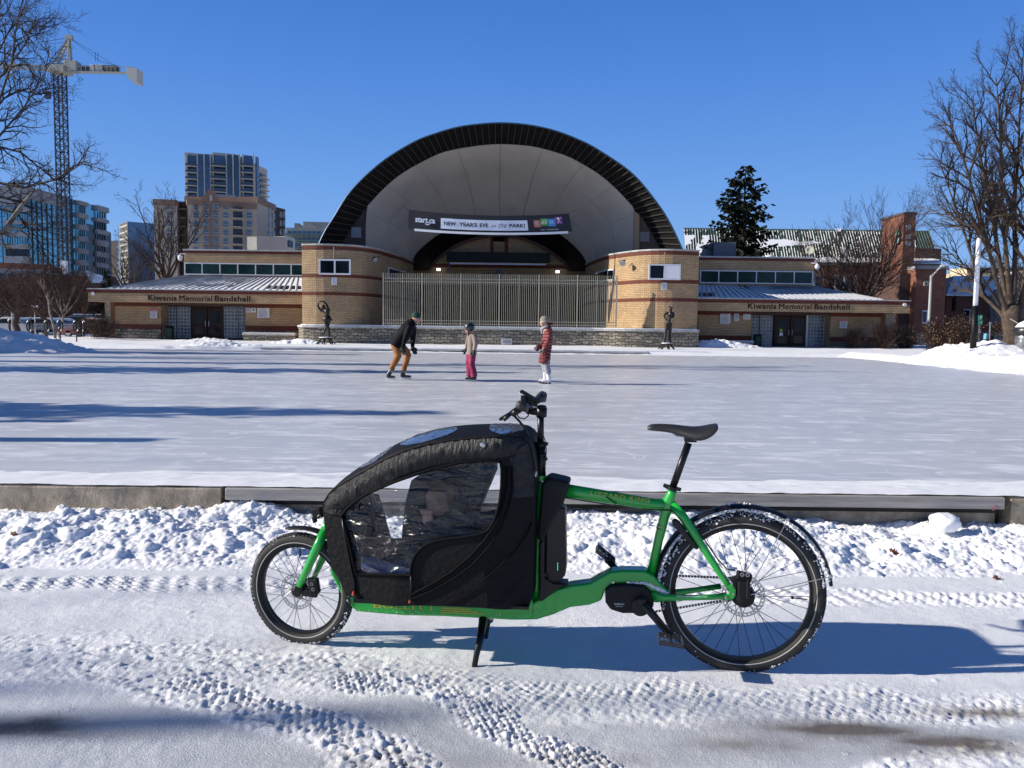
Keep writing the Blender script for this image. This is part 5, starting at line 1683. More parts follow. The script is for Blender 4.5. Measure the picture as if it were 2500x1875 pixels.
# front head tube, steering rod, light
bb(MB().tube([BP(800, 1290), BP(822, 1216)], .024, 14), 'head_tube', G)
bb(MB().tube([BP(812, 1388, .06), BP(900, 1440, .09), BP(1180, 1495, .09), BP(1310, 1470, .06)], .008, 8), 'steering_rod', BLK)
hl = bb(MB().obox(BP(776, 1252), (.045, .04, .05), Matrix.Rotation(R(-12), 3, 'Y')).obox(BP(768, 1268), (.016, .03, .03), Matrix.Rotation(R(-15), 3, 'Y')).obox(BP(783, 1242), (.05, .02, .015)), 'headlight', BLK2, bevel=.006)
bb(MB().ring(BP(780, 1262, -.02), .008, .002, n=14, k=4), 'cable_loop', STEEL, hl)
# ---- mudguards
def mudguard(c, r0, a0, a1, hw, sgn=1, n=40, taper=None, drop=0.012):
    mb = MB()
    vs, prof = [], 7
    for i in range(n + 1):
        a = a0 + (a1 - a0) * i / n
        k_ = 1.0
        if taper and i > n - taper: k_ = max(.15, (n - i) / taper)
        for j in range(prof):
            t = -1 + 2 * j / (prof - 1)
            rr = r0 - drop * t * t
            vs.append(c + Vector((rr * math.cos(a), t * hw * k_, rr * math.sin(a))))
    fs = [(i * prof + j, i * prof + j + 1, (i + 1) * prof + j + 1, (i + 1) * prof + j) for i in range(n) for j in range(prof - 1)]
    return mb.add(vs, fs)
GUARD = mat('guard_black', (.006, .007, .012), .4, spec=.3)
cR = hubR + Vector((.0, 0, .012))
o_ = bb(mudguard(cR, RR + .027, R(178), R(6), .032, taper=4), 'mudguard', GUARD, smooth=True)
so = o_.modifiers.new('t', 'SOLIDIFY'); so.thickness = .0025
mb = MB()
for a in (62, 14): 
    p = cR + Vector(((RR + .02) * math.cos(R(a)), -.034, (RR + .02) * math.sin(R(a))))
    mb.tube([hubR + Vector((.01, -.062, .02 if a > 30 else .01)), p], .0022, 5)
    mb.ball(p, .008, 8, 5)
bb(mb, 'mudguard_stay', STEEL, o_)
mb = MB()
rnd = random.Random(5)
for i in range(520):
    a = R(rnd.uniform(10, 176))
    clump(mb, cR + Vector(((RR + .016 - rnd.random() * .014) * math.cos(a), rnd.uniform(-.030, .0), (RR + .016 - rnd.random() * .014) * math.sin(a))), rnd.uniform(.003, .008), rnd)
for i in range(24):
    a = R(rnd.uniform(85, 105) if i < 30 else rnd.uniform(112, 128))
    clump(mb, cR + Vector(((RR + .031) * math.cos(a), rnd.uniform(-.02, .02), (RR + .031) * math.sin(a))), rnd.uniform(.002, .005), rnd)
bb(mb, 'packed_snow', SNW, o_)
fg = bb(mudguard(hubF, RF + .033, R(28), R(105), .030, taper=3, drop=.008), 'mudguard', BLK2, smooth=True)
so = fg.modifiers.new('t', 'SOLIDIFY'); so.thickness = .003
# snow packed round the motor and chainstay
mb = MB()
for i in range(260):
    t = rnd.random()
    px_, py_ = 1530 + 100 * t, 1424 + (26 * max(0, t - .5) * 2) + rnd.uniform(-3, 3)
    if t < .5 and rnd.random() < .5: continue
    clump(mb, BP(px_ + rnd.uniform(-4, 4), py_, -.042), rnd.uniform(.002, .006), rnd)
bb(mb, 'packed_snow', SNW)
mb = MB()
for i in range(36):
    t = rnd.random()
    clump(mb, BP(860 + 430 * t, 1490 + 18 * t + rnd.gauss(0, 4), -.0565), rnd.uniform(.0012, .003), rnd)
bb(mb, 'slush_specks', SNW, LB)
# ring lock
rl = [(1641, 1272), (1650, 1268), (1661, 1276), (1682, 1307), (1707, 1340), (1700, 1344), (1688, 1334), (1664, 1306), (1642, 1284)]
bb(MB().prism([BP(*p, -.062) for p in rl], (0, .03, 0)), 'ring_lock', BLK, bevel=.005)
# cables on the frame
mb = MB()
mb.tube(bt_([(1372, 1214), (1460, 1228), (1560, 1243), (1632, 1246), (1668, 1256), (1690, 1272), (1720, 1318), (1752, 1365), (1775, 1390), (1795, 1393)], 0, w=-.03), .0032, 5)
mb.tube(bt_([(1480, 1213), (1500, 1226), (1505, 1230)], 0, w=-.026), .0025, 4)
bb(mb, 'brake_hose', BLK)
# ---- kickstand
ks = MB()
ks.tube([BP(1180, 1510, -.05), BP(1172, 1560, -.12), BP(1163, 1600, -.14), BP(1157, 1634, -.155)], [(.013, .019), (.012, .016), (.010, .013), (.010, .012)], 12)
ks.tube([BP(1157, 1634, -.155), BP(1155, 1645, -.158)], [.013, .011], 10).bar(BP(1140, 1640, -.158), BP(1165, 1646, -.158), .02, .012)
ks.tube([BP(1193, 1510, .05), BP(1189, 1535, .1), BP(1186, 1556, .13)], [.012, .011, .010], 10)
ks.tube([BP(1178, 1513, -.06), BP(1196, 1512, .06)], .018, 10)
bb(ks, 'kickstand', BLK, smooth=True)
# ---- battery and pocket behind the box
BAT = bb(MB().prism([BP(*p, -.045) for p in [(1332, 1262), (1344, 1246), (1374, 1238), (1381, 1244), (1383, 1380), (1380, 1405), (1368, 1420), (1340, 1418), (1330, 1400)]], (0, .09, 0)), 'battery', BLK, bevel=.01)
mb = MB()
for k in range(5): mb.obox(BP(1361.5, 1375 + 4 * k, -.0465), (.003, .001, .003))
bb(mb, 'charge_lights', mat('led_green', (.1, .6, .4), .4, emit=1.5), BAT)
bb(MB().prism([BP(*p, -.05) for p in [(1322, 1180), (1340, 1166), (1392, 1178), (1374, 1236), (1355, 1266), (1334, 1305), (1326, 1325), (1310, 1318)]], (0, .14, 0)), 'rear_pocket', BLK2, bevel=.012)
bb(MB().prism([BP(*p, -.04) for p in [(1316, 1330), (1330, 1310), (1330, 1410), (1350, 1424), (1388, 1426), (1360, 1440), (1330, 1468), (1316, 1474)]], (0, .08, 0)), 'battery_cradle', BLK, bevel=.006)
# ---- steering column, stem, bars
mb = MB()
mb.tube(bt_([(1320, 1004), (1320, 1090)], 0), .0145, 14)
mb.tube(bt_([(1320, 1080), (1321, 1172)], 0), .021, 14)
mb.tube(bt_([(1320, 1079), (1320, 1090)], 0), .026, 14).bar(BP(1330, 1083), BP(1338, 1084), .03, .012).bar(BP(1296, 1082), BP(1314, 1082), .02, .008)
mb.tube(bt_([(1321, 1105), (1321, 1114)], 0), .024, 14).bar(BP(1326, 1112), BP(1334, 1124), .02, .016)
sc_ = bb(mb, 'steering_column', BLK, smooth=True)
bb(MB().tube(bt_([(1321, 1160), (1321, 1172)], 0), .0235, 14), 'column_collar', G, sc_)
bb(MB().tube([BP(1286, 1002), BP(1322, 1006)], [(.017, .016), (.02, .018)], 12).lathe([(.022, -.022), (.024, -.01), (.024, .018), (.016, .022)], BP(1322, 1006), 16).lathe([(.008, 0), (.022, .004), (.022, .012), (.012, .016)], BP(1322, 998), 14), 'stem', BLK, smooth=True)
# handlebar: turned to the right; near grip forward
gN, gF = BP(1271, 990, -.30), BP(1322, 966, .30)
sC = BP(1286, 1001, 0)
hb = MB()
dN, dF = (gN - sC), (gF - sC)
hb.tube([gN, sC + dN * .55 + Vector((0, 0, .006)), sC + dN * .25, sC, sC + dF * .25, sC + dF * .55 + Vector((0, 0, .006)), gF], .0115, 12)
HB = bb(hb, 'handlebar', BLK, smooth=True)
for g, d_ in ((gN, dN), (gF, dF)):
    u_ = d_.normalized()
    back_ = Vector((.02, 0, -.006))
    o_ = bb(MB().tube([g + u_ * .02, g - u_ * .02, g - u_ * .11], [.0185, .019, .017], 14).tube([g + u_ * .015 + back_ * .6, g - u_ * .03 + back_, g - u_ * .08 + back_ * .3], [(.012, .020), (.010, .020), (.008, .014)], 10), 'grip', mat('grip_rubber', (.03, .03, .032), .6), HB, smooth=True)
    p0 = g - u_ * .13
    br = MB().tube([p0, p0 + Vector((-.03, 0, -.014)), p0 + Vector((-.055, 0, -.03)) + u_ * .03, p0 + Vector((-.085, 0, -.055)) + u_ * .09], [.014, .014, .008, .007], 8)
    bb(br, 'brake_lever', BLK2, HB, smooth=True)
# near lever as the silhouette shows it
bb(MB().tube([BP(1266, 1000, -.27), BP(1256, 1008, -.27), BP(1249, 1012, -.27)], [.016, .013, .010], 10).tube([BP(1249, 1011, -.275), BP(1240, 1016, -.28), BP(1229, 1026, -.285)], [.0045, .009, .008], 8), 'brake_lever', BLK, HB, smooth=True)
# display / phone mount and bell
M3 = Matrix.Rotation(R(29), 3, 'Y')
DSP = bb(MB().obox(BP(1295, 968, -.03), (.10, .06, .010), M3), 'display', BLK2, HB, bevel=.004)
bb(MB().obox(BP(1292, 977, -.02), (.05, .04, .03), M3).obox(BP(1278, 974, -.06), (.02, .02, .03)).tube([BP(1276, 965, -.05), BP(1276, 985, -.05)], .009, 8).obox(BP(1305, 984, .02), (.03, .05, .02), M3), 'controls', BLK, HB, bevel=.003)
bb(MB().ball(BP(1271, 958, -.05), (.006, .008, .004), 10, 6), 'lamp_button', M_['white'], HB)
mb = MB()
for k, w in enumerate((-.1, -.08)):
    mb.tube([BP(1252 + 3 * k, 1013, w), BP(1266 + 3 * k, 1028, w), BP(1282 + 2 * k, 1046, w * .8), BP(1294, 1075, w * .5), BP(1302, 1110, w * .3), BP(1308, 1150, 0)], .0035, 6)
mb.tube([BP(1262, 1012, -.1), BP(1268, 1020, -.1), BP(1280, 1023, -.1), BP(1289, 1016, -.08), BP(1293, 1002, -.05)], .0028, 6)
mb.tube([BP(1318, 1045, -.02), BP(1330, 1072, -.02), BP(1334, 1100, -.02), BP(1330, 1150, -.02)], .0025, 5)
mb.tube([BP(1300, 984, .02), BP(1306, 994, .02), BP(1310, 985, .02)], .002, 5)
bb(mb, 'cables', BLK, HB)

# ---- canopy: side walls with clear windows, gathered rim, roof with clear panels
def C2(pts): return [(780 + x * .3737, 930 + y * .3737) for x, y in pts]
side_px = C2([(22, 850), (28, 800), (58, 745), (110, 700), (190, 650), (280, 600), (350, 560), (420, 520), (490, 488), (560, 460), (630, 440), (700, 420), (780, 405), (850, 395), (920, 387), (1000, 380), (1080, 374), (1150, 370), (1220, 366), (1280, 367), (1330, 380), (1362, 405), (1382, 450), (1396, 520), (1405, 600), (1406, 750), (1402, 900), (1398, 1050), (1395, 1200), (1392, 1350), (1388, 1430), (1370, 1465), (1340, 1482), (1270, 1492), (1200, 1495), (1100, 1487), (950, 1475), (800, 1465), (680, 1465), (560, 1470), (480, 1472), (400, 1465), (340, 1455), (300, 1448), (270, 1425), (225, 1412), (170, 1395), (120, 1280), (75, 1215), (60, 1150), (48, 1050), (35, 950)])
win_px = C2([(143, 880), (180, 835), (225, 795), (270, 762), (330, 728), (400, 697), (480, 663), (560, 634), (640, 606), (720, 582), (800, 560), (880, 541), (940, 530), (1000, 522), (1080, 520), (1150, 522), (1184, 530), (1192, 580), (1190, 680), (1180, 780), (1160, 860), (1135, 930), (1100, 978), (1050, 1000), (980, 1015), (900, 1025), (820, 1034), (750, 1048), (700, 1068), (655, 1100), (622, 1145), (605, 1190), (598, 1235), (595, 1270), (500, 1268), (400, 1264), (300, 1262), (242, 1260), (222, 1180), (200, 1080), (170, 970)])
CAN = mat('canopy_black', (.004, .004, .005), .65, spec=.2, bump=.35, bs=45)
CANR = mat('canopy_rim', (.009, .009, .011), .42, spec=.4, bump=.9, bs=38, stretch=(2.2, 1, .5))
def wmap(px, near=True):
    # box half width, narrower at the nose
    t = max(0, min(1, (px - 790) / 180))
    t2 = max(0, min(1, (px - 1215) / 90))
    return (.15 + .075 * t - .065 * t2) * (-1 if near else 1)
def near_pt(q): return BP(q[0], q[1], wmap(q[0]))
side3 = [near_pt(q) for q in side_px]
win3 = [near_pt(q) for q in win_px]
def panel_with_hole(out3, hole3, yfn, th):
    bm = bmesh.new()
    def loop(pts):
        vs = [bm.verts.new((p.x, 0, p.z)) for p in pts]
        return [bm.edges.new((vs[i], vs[(i + 1) % len(vs)])) for i in range(len(vs))]
    es = loop(out3) + (loop(hole3) if hole3 else [])
    bmesh.ops.triangle_fill(bm, use_beauty=True, use_dissolve=False, edges=es)
    bm.verts.index_update()
    mb = MB()
    vs = [(v.co.x, yfn(v.co.x), v.co.z) for v in bm.verts]
    mb.add(vs, [tuple(v.index for v in f.verts) for f in bm.faces])
    bm.free()
    return mb
xs_s = [p.x for p in side3]
ys_s = [p.y for p in side3]
order = sorted(range(len(xs_s)), key=lambda i: xs_s[i])
def yside(x): return float(np.interp(x, [xs_s[i] for i in order], [ys_s[i] for i in order]))
BLK3 = mat('zip_black', (.005, .005, .006), .8, spec=.1)
CN = bpy.data.objects.new('canopy', None); COL.objects.link(CN); CN.parent = BK
for sd in (1, -1):
    o_ = bb(panel_with_hole(side3, win3, lambda x: yside(x) * sd, .004), 'side_panel', CAN, CN)
    so = o_.modifiers.new('t', 'SOLIDIFY'); so.thickness = .005
# clear windows
def clear_mat():
    m = bpy.data.materials.new('clear_window')
    m.use_nodes = True
    nt = m.node_tree
    nt.nodes.clear()
    out = N(nt, 'ShaderNodeOutputMaterial')
    tr = N(nt, 'ShaderNodeBsdfTransparent')
    tr.inputs[0].default_value = (.93, .94, .96, 1)
    gl = N(nt, 'ShaderNodeBsdfGlossy', Roughness=0.10)
    gl.inputs[0].default_value = (1, 1, 1, 1)
    mx = N(nt, 'ShaderNodeMixShader')
    fr = N(nt, 'ShaderNodeFresnel', IOR=1.5)
    tc = N(nt, 'ShaderNodeTexCoord')
    mp = N(nt, 'ShaderNodeMapping')
    mp.inputs['Scale'].default_value = (2.0, 2.0, 9.0)
    nt.links.new(tc.outputs['Object'], mp.inputs[0])
    n = N(nt, 'ShaderNodeTexNoise', Scale=2.6, Detail=4.0, Roughness=.55, Distortion=.8)
    nt.links.new(mp.outputs[0], n.inputs[0])
    bp = N(nt, 'ShaderNodeBump', Strength=0.8, Distance=.06)
    nt.links.new(n.outputs[0], bp.inputs['Height'])
    nt.links.new(bp.outputs[0], gl.inputs['Normal'])
    nt.links.new(bp.outputs[0], fr.inputs['Normal'])
    ml = N(nt, 'ShaderNodeMath', operation='MULTIPLY')
    ml.inputs[1].default_value = 1.6
    ml.use_clamp = True
    nt.links.new(fr.outputs[0], ml.inputs[0])
    nt.links.new(ml.outputs[0], mx.inputs[0])
    nt.links.new(tr.outputs[0], mx.inputs[1])
    nt.links.new(gl.outputs[0], mx.inputs[2])
    nt.links.new(mx.outputs[0], out.inputs[0])
    return m
CLR = clear_mat()
for sd in (1, -1):
    bb(panel_with_hole(win3, None, lambda x: (yside(x) + .004) * sd, 0), 'clear_window', CLR, CN)
# piping and seams on the near side
def curve_px(pts, r, name, m, off=-.006, cl=False, par=CN):
    pp = [BP(x, y, wmap(x) + off) for x, y in C2(pts)]
    return bb(MB().tube(pp, r, 7, closed=cl), name, m, par, smooth=True)
pp = [Vector((p.x, p.y - .004, p.z)) for p in win3]
bb(MB().tube(pp, .0065, 7, closed=True), 'window_piping', BLK3, CN, smooth=True)
curve_px([(600, 1395), (720, 1335), (860, 1250), (980, 1150), (1080, 1040), (1160, 920), (1205, 800), (1225, 680), (1225, 560)], .0055, 'zip', BLK3)
curve_px([(1258, 560), (1262, 700), (1235, 830), (1185, 960), (1110, 1080), (1000, 1200), (880, 1290), (740, 1370), (610, 1420)], .004, 'zip', BLK3)
curve_px([(820, 1452), (930, 1400), (1050, 1320), (1180, 1210), (1280, 1110), (1350, 1010), (1390, 920)], .0032, 'seam_piping', BLK3)
curve_px([(600, 1270), (598, 1340), (592, 1430)], .005, 'zip', BLK)
curve_px([(150, 900), (165, 1020), (195, 1180), (225, 1320), (228, 1400)], .005, 'zip', BLK)
bb(MB().tube([BP(*q, -.235) for q in C2([(590, 1430), (590, 1450)])], [.004, .007], 6).tube([BP(*q, -.195) for q in C2([(222, 1375), (222, 1400)])], [.005, .008], 6), 'zip_pull', mat('zip_red', (.35, .04, .02), .4), CN)
bb(MB().lathe([(.011, 0), (.011, .004), (.006, .006)], BP(780 + 1067 * .3737, 930 + 417 * .3737, -.236), 14, Matrix.Rotation(R(90), 3, 'X')), 'snap_button', STEEL, CN)
bb(MB().ring(BP(780 + 1415 * .3737, 930 + 610 * .3737, -.235), .011, .002, Matrix.Rotation(R(80), 3, 'Z'), n=14, k=5), 'carabiner', STEEL, CN)
# buckle strap inside the window
bb(MB().bar(BP(909, 1205, -.19), BP(911, 1285, -.19), .006, .018, up=(1, 0, 0)), 'strap', BLK, CN)
bb(MB().obox(BP(901, 1298, -.195), (.032, .012, .045), Matrix.Rotation(R(10), 3, 'Y')), 'buckle', BLK2, CN, bevel=.003)
# rolled, gathered rim band along the top edge of the near and far side
rim_idx = list(range(0, 26))
def rimband(sd):
    mb = MB()
    n = len(rim_idx)
    pts = [side3[i] for i in rim_idx]
    # densify
    d = np.concatenate([[0], np.cumsum([(pts[i + 1] - pts[i]).length for i in range(n - 1)])])
    S = np.linspace(0, d[-1], 150)
    pt = [Vector([np.interp(s, d, [p[k] for p in pts]) for k in range(3)]) for s in S]
    rnd = random.Random(7 + sd)
    cx, cz = BP(1150, 1330).x, BP(1150, 1330).z
    W = .088
    prof = 8
    vs = []
    for i, p in enumerate(pt):
        t = (pt[min(i + 1, 149)] - pt[max(i - 1, 0)]).normalized()
        nin = Vector((t.z, 0, -t.x))
        if nin.dot(Vector((cx - p.x, 0, cz - p.z))) < 0: nin = -nin
        s = S[i]
        for j in range(prof):
            u = j / (prof - 1)
            puff = math.sin(math.pi * min(1, u * 1.05)) * .013
            fold = (float(vnoise(np.array(s * 62 + u * 1.5), np.array(u * 2.5), 3)) - .5) * .011 * math.sin(math.pi * (.15 + .8 * u))
            q = p + nin * (u * W)
            yy = abs(yside(q.x)) + puff + fold + .002
            vs.append((q.x, -yy * sd, q.z))
    fs = [(i * prof + j, i * prof + j + 1, (i + 1) * prof + j + 1, (i + 1) * prof + j) for i in range(149) for j in range(prof - 1)]
    mb.add(vs, fs)
    o_ = bb(mb, 'gathered_rim', CANR, CN, smooth=True)
    return pt
ptn = rimband(1)
rimband(-1)
# roof skin between the two rims, bulging up in the middle
roof_px = C2([(22, 850), (60, 735), (180, 640), (300, 560), (400, 505), (480, 470), (640, 390), (740, 352), (850, 322), (980, 303), (1100, 290), (1250, 286), (1330, 290), (1400, 318), (1436, 370), (1440, 440)])
def roof_bulge(tt):
    return .034 * math.sin(math.pi * min(1, tt / .80)) ** .7 if 0 < tt < .80 else 0.0
mb = MB()
NU, NV = 60, 17
iu = np.linspace(0, 149, NU)
vs = []
for a in iu:
    i = int(a)
    p = ptn[min(i, 149)]
    hw = abs(yside(p.x))
    x0 = ptn[0].x; x1 = ptn[149].x
    tt = a / 149
    bul = roof_bulge(tt)
    tn = (ptn[min(i + 1, 149)] - ptn[max(i - 1, 0)]).normalized()
    nup = Vector((-tn.z, 0, tn.x))
    if tt < .02: nup = Vector((-1, 0, 0))
    for j in range(NV):
        w = -1 + 2 * j / (NV - 1)
        q = p + nup * bul * (1 - w * w)
        vs.append((q.x, w * (hw + .004), q.z))
mb.add(vs, [(i * NV + j, i * NV + j + 1, (i + 1) * NV + j + 1, (i + 1) * NV + j) for i in range(NU - 1) for j in range(NV - 1)])
o_ = bb(mb, 'roof', CAN, CN, smooth=True)
so = o_.modifiers.new('t', 'SOLIDIFY'); so.thickness = .004
# shiny clear panels on the roof
WRP = mat('clear_roof_panel', (.09, .12, .18), .12, bump=1.0, bs=14, spec=1.0, var=.4, vs=18, stretch=(1.2, 3, 1), coat=1)
def roof_patch(t0, t1, w0, w1, edge=.0):
    mb = MB()
    n, m_ = 24, 10
    vs = []
    for a in range(n + 1):
        tt = t0 + (t1 - t0) * a / n
        i = tt * 149
        i0 = int(min(148, i)); f_ = i - i0
        p = ptn[i0].lerp(ptn[i0 + 1], f_)
        hw = abs(yside(p.x))
        bul = roof_bulge(tt)
        tn = (ptn[i0 + 1] - ptn[max(i0 - 1, 0)]).normalized()
        nup = Vector((-tn.z, 0, tn.x))
        s_ = math.sin(math.pi * a / n) ** .45
        for j in range(m_ + 1):
            w = (w0 + w1) / 2 + (w1 - w0) / 2 * (-1 + 2 * j / m_) * s_
            q = p + nup * (bul * (1 - w * w) + .0035 + .004 * float(vnoise(np.array(a * .9), np.array(j * .8), 5)))
            vs.append((q.x, w * (hw + .004), q.z))
    mb.add(vs, [(i * (m_ + 1) + j, i * (m_ + 1) + j + 1, (i + 1) * (m_ + 1) + j + 1, (i + 1) * (m_ + 1) + j) for i in range(n) for j in range(m_)])
    return bb(mb, 'roof_window', WRP, CN, smooth=True)
roof_patch(.36, .56, -.85, .1)
roof_patch(.19, .33, -.8, .1)
roof_patch(.66, .78, -.8, .9)
# rear skin of the box
q = [near_pt(s) for s in side_px]
bi = [i for i in range(24, 33)]
mb = MB()
vs = []
for i in bi:
    p = q[i]
    vs += [(p.x, p.y, p.z), (p.x, -p.y, p.z)]
mb.add(vs, [(2 * k, 2 * k + 1, 2 * k + 3, 2 * k + 2) for k in range(len(bi) - 1)])
bb(mb, 'rear_skin', CAN, CN)
# tub inside, nose, seat
tub = C2([(150, 1000), (200, 1080), (400, 1040), (470, 1030), (540, 1030), (700, 1050), (1180, 960), (1300, 900), (1380, 900), (1380, 1440), (700, 1450), (300, 1430), (180, 1380), (120, 1250), (70, 1180)])
for w in (.16, ):
    bb(MB().prism([BP(*p, w) for p in tub], (0, .008, 0)), 'tub_side', CAN, CN)
nose = C2([(60, 880), (120, 850), (200, 790), (330, 735), (385, 745), (430, 900), (465, 1030), (300, 1060), (240, 1260), (180, 1380), (120, 1280), (70, 1180)])
bb(MB().prism([BP(*p, .13) for p in nose], (0, .01, 0)), 'nose_lining', CAN, CN)
mb = MB()
mb.v = []
nl = [q_ for q_ in side3[:1]] 
mb.add([(side3[0].x + .003, -.15, side3[0].z), (side3[0].x + .003, .15, side3[0].z), (side3[47].x, .15, side3[47].z), (side3[47].x, -.15, side3[47].z)], [(0, 1, 2, 3)])
bb(mb, 'nose_panel', CAN, CN)
mb = MB().prism([BP(*p, -.17) for p in C2([(640, 1330), (760, 1100), (1080, 1080), (1130, 1300), (1100, 1400), (640, 1400)])], (0, .33, 0))
bb(mb, 'bench_seat', CAN, CN, bevel=.02)
mb = MB().prism([BP(*p, .02) for p in C2([(1010, 1090), (1020, 900), (1090, 720), (1150, 560), (1120, 520), (1040, 530), (960, 640), (930, 1090)])], (0, .12, 0))
bb(mb, 'seat_back', CAN, CN, bevel=.02)
mb = MB().prism([BP(*p, .10) for p in C2([(600, 650), (700, 580), (900, 510), (1130, 500), (1165, 570), (1110, 700), (1030, 830), (1030, 1060), (535, 1060), (545, 900), (565, 770)])], (0, .008, 0))
bb(mb, 'inner_flap', CAN, CN)
# ---- the child in the box, with blanket
PC = thing('person', tuple(O_ + sx_ * BP(1080, 1400).x), 'small child in dark winter clothing seated behind the clear window of the cargo bike canopy', 'person')
PC.rotation_euler = (0, 0, RZ)
px0 = BP(1080, 1400).x
def cb(px, py, w):
    p = BP(px, py, w)
    return Vector((p.x - px0, p.y, p.z))
mb = MB()
mb.ball(cb(1094, 1218, -.0), (.068, .062, .082), 16, 12)
mb.tube([cb(1095, 1250, -.02), cb(1105, 1285, -.02), cb(1110, 1330, -.02), cb(1108, 1375, -.02)], [.045, .095, .10, .09], 12)
mb.tube([cb(1105, 1355, -.10), cb(1060, 1345, -.12), cb(1020, 1350, -.12), cb(1000, 1390, -.12)], [.06, .052, .045, .04], 10)
mb.tube([cb(1105, 1355, .03), cb(1060, 1345, .05), cb(1020, 1350, .05), cb(1000, 1390, .05)], [.06, .052, .045, .04], 10)
mb.tube([cb(1100, 1275, -.12), cb(1085, 1310, -.15), cb(1058, 1290, -.14), cb(1046, 1272, -.13)], [.04, .036, .030, .026], 10)
mb.tube([cb(1100, 1275, .08), cb(1080, 1310, .09), cb(1050, 1300, .06)], [.04, .036, .030], 10)
organic('snowsuit', mb, mat('dark_snowsuit', (.02, .02, .026), .7), PC, .01, 6, local=True)
SKIN = mat('skin', (.52, .30, .20), .55)
mb = MB()
mb.ball(cb(1070, 1222, -.035), (.056, .056, .072), 14, 10)
mb.ball(cb(1056, 1228, -.037), (.014, .010, .012), 8, 6)
mb.tube([cb(1082, 1240, -.02), cb(1092, 1262, -.02)], .032, 8)
hc = cb(1044, 1268, -.135)
mb.ball(hc, (.026, .016, .028), 10, 8)
for k in range(5):
    a = -.9 + .42 * k
    mb.tube([hc + Vector((-.01 + .005 * k, -.004, .012)), hc + Vector((-.026 + .012 * k, -.008, .034)), hc + Vector((-.03 + .013 * k, -.004, .046))], [.0075, .0065, .0055], 6)
organic('body', mb, SKIN, PC, .005, 2, local=True)
mb = MB()
mb.ball(cb(1080, 1205, -.03), (.062, .062, .060), 14, 10)
for k in range(5):
    mb.tube([cb(1076 + k * 3, 1195, -.085), cb(1074 + k * 4, 1225, -.095), cb(1080 + k * 4, 1250, -.09)], [.010, .009, .005], 6)
organic('hair', mb, mat('sandy_hair', (.30, .17, .07), .6), PC, .008, 2, local=True)
BL = MB()
n = 26
vs = []
for j in range(n):
    for i in range(n):
        u, v = i / (n - 1), j / (n - 1)
        p = BP(885 + 135 * u, 1330 + 20 * math.sin(u * 3), -.17 + .30 * v)
        vs.append((p.x - px0, p.y, p.z - .06 - .10 * abs(v - .4) + .03 * float(fbm(np.array(u * 5), np.array(v * 5), 3, 9))))
BL.add(vs, [(j * n + i, j * n + i + 1, (j + 1) * n + i + 1, (j + 1) * n + i) for j in range(n - 1) for i in range(n - 1)])
bo_ = BL.build('blanket', mat('blue_blanket', (.22, .33, .66), .8, col2=(.75, .82, .95), vs=9), PC, smooth=True, local=True)
bo_.parent = None
bo_.location = PC.location
bo_.rotation_euler = (0, 0, RZ)
bo_.modifiers.new('t', 'SOLIDIFY').thickness = .01
tag(bo_, 'blue and white blanket lying over the legs of the child in the cargo bike', 'blanket')
# ---------------------------------------------------------------- people on the ice and statues
SCI = FPX
def skater_frame(px, py, z=0.06):
    p = PG(px, py, z)
    return p, (lambda x, y, dy=0.0, Y=p.y: P(x, y, Y + dy)), (p.y / FPX)
SKN = mat('face_skin', (.50, .27, .19), .55)
BLADE = mat('skate_blade', (.55, .56, .58), .25, metal=.8)
def hand_geo(mb, c, d, s, curl=.5, side=1):
    # palm, four fingers and thumb, pointing along d
    d = d.normalized()
    n = Vector((0, 1, 0)) * side
    l = d.cross(n).normalized()
    mb.tube([c, c + d * .045 * s, c + d * .085 * s], [(.026 * s, .040 * s), (.026 * s, .044 * s), (.022 * s, .040 * s)], 8)
    for k, L in enumerate((.062, .072, .068, .052)):
        o = l * (.030 - .020 * k) * s
        p0 = c + d * .08 * s + o
        p1 = p0 + d * L * .5 * s + n * .006 * s
        p2 = p1 + (d * (1 - curl) + n * curl * .6 + l * 0).normalized() * L * .5 * s
        mb.tube([p0, p1, p2], [.011 * s, .010 * s, .008 * s], 6)
    p0 = c + d * .03 * s + l * .036 * s
    mb.tube([p0, p0 + (l * .7 + d).normalized() * .035 * s, p0 + (l * .3 + d).normalized() * .065 * s], [.014 * s, .012 * s, .009 * s], 6)
def head_geo(mb, c, s, f=1, tilt=0.0):
    # head in profile looking along f (+1 right, -1 left); c = centre
    M3 = Matrix.Rotation(tilt * -f, 3, 'Y')
    def o(x, y, z): return c + M3 @ Vector((x * f * s, y * s, z * s))
    mb.ball(o(-.012, 0, .02), (.095 * s, .078 * s, .105 * s), 16, 12, M3)
    mb.ball(o(.03, 0, -.045), (.060 * s, .055 * s, .065 * s), 12, 8, M3)
    mb.ball(o(.062, 0, -.088), (.022 * s, .026 * s, .020 * s), 8, 6, M3)       # chin
    mb.tube([o(.088, 0, .02), o(.104, 0, -.005), o(.112, 0, -.026), o(.092, 0, -.032)], [.009 * s, .012 * s, .014 * s, .012 * s], 8)   # nose
    mb.ball(o(.090, 0, -.055), (.010 * s, .022 * s, .008 * s), 8, 5, M3)        # lips
    mb.ball(o(.089, 0, -.066), (.009 * s, .019 * s, .007 * s), 8, 5, M3)
    for sd in (-1, 1):
        mb.ball(o(.072, sd * .028, .022), (.016 * s, .018 * s, .010 * s), 8, 5, M3)   # brow
        mb.ball(o(-.010, sd * .080, -.010), (.018 * s, .010 * s, .028 * s), 8, 6, M3)  # ear
    return o
def face_marks(o, s, parent):
    mb = MB()
    for sd in (-1, 1): mb.ball(o(.083, sd * .031, .004), (.006 * s, .010 * s, .006 * s), 8, 5)
    mb.build('eyes', mat('eye_dark', (.03, .02, .015), .3), parent)
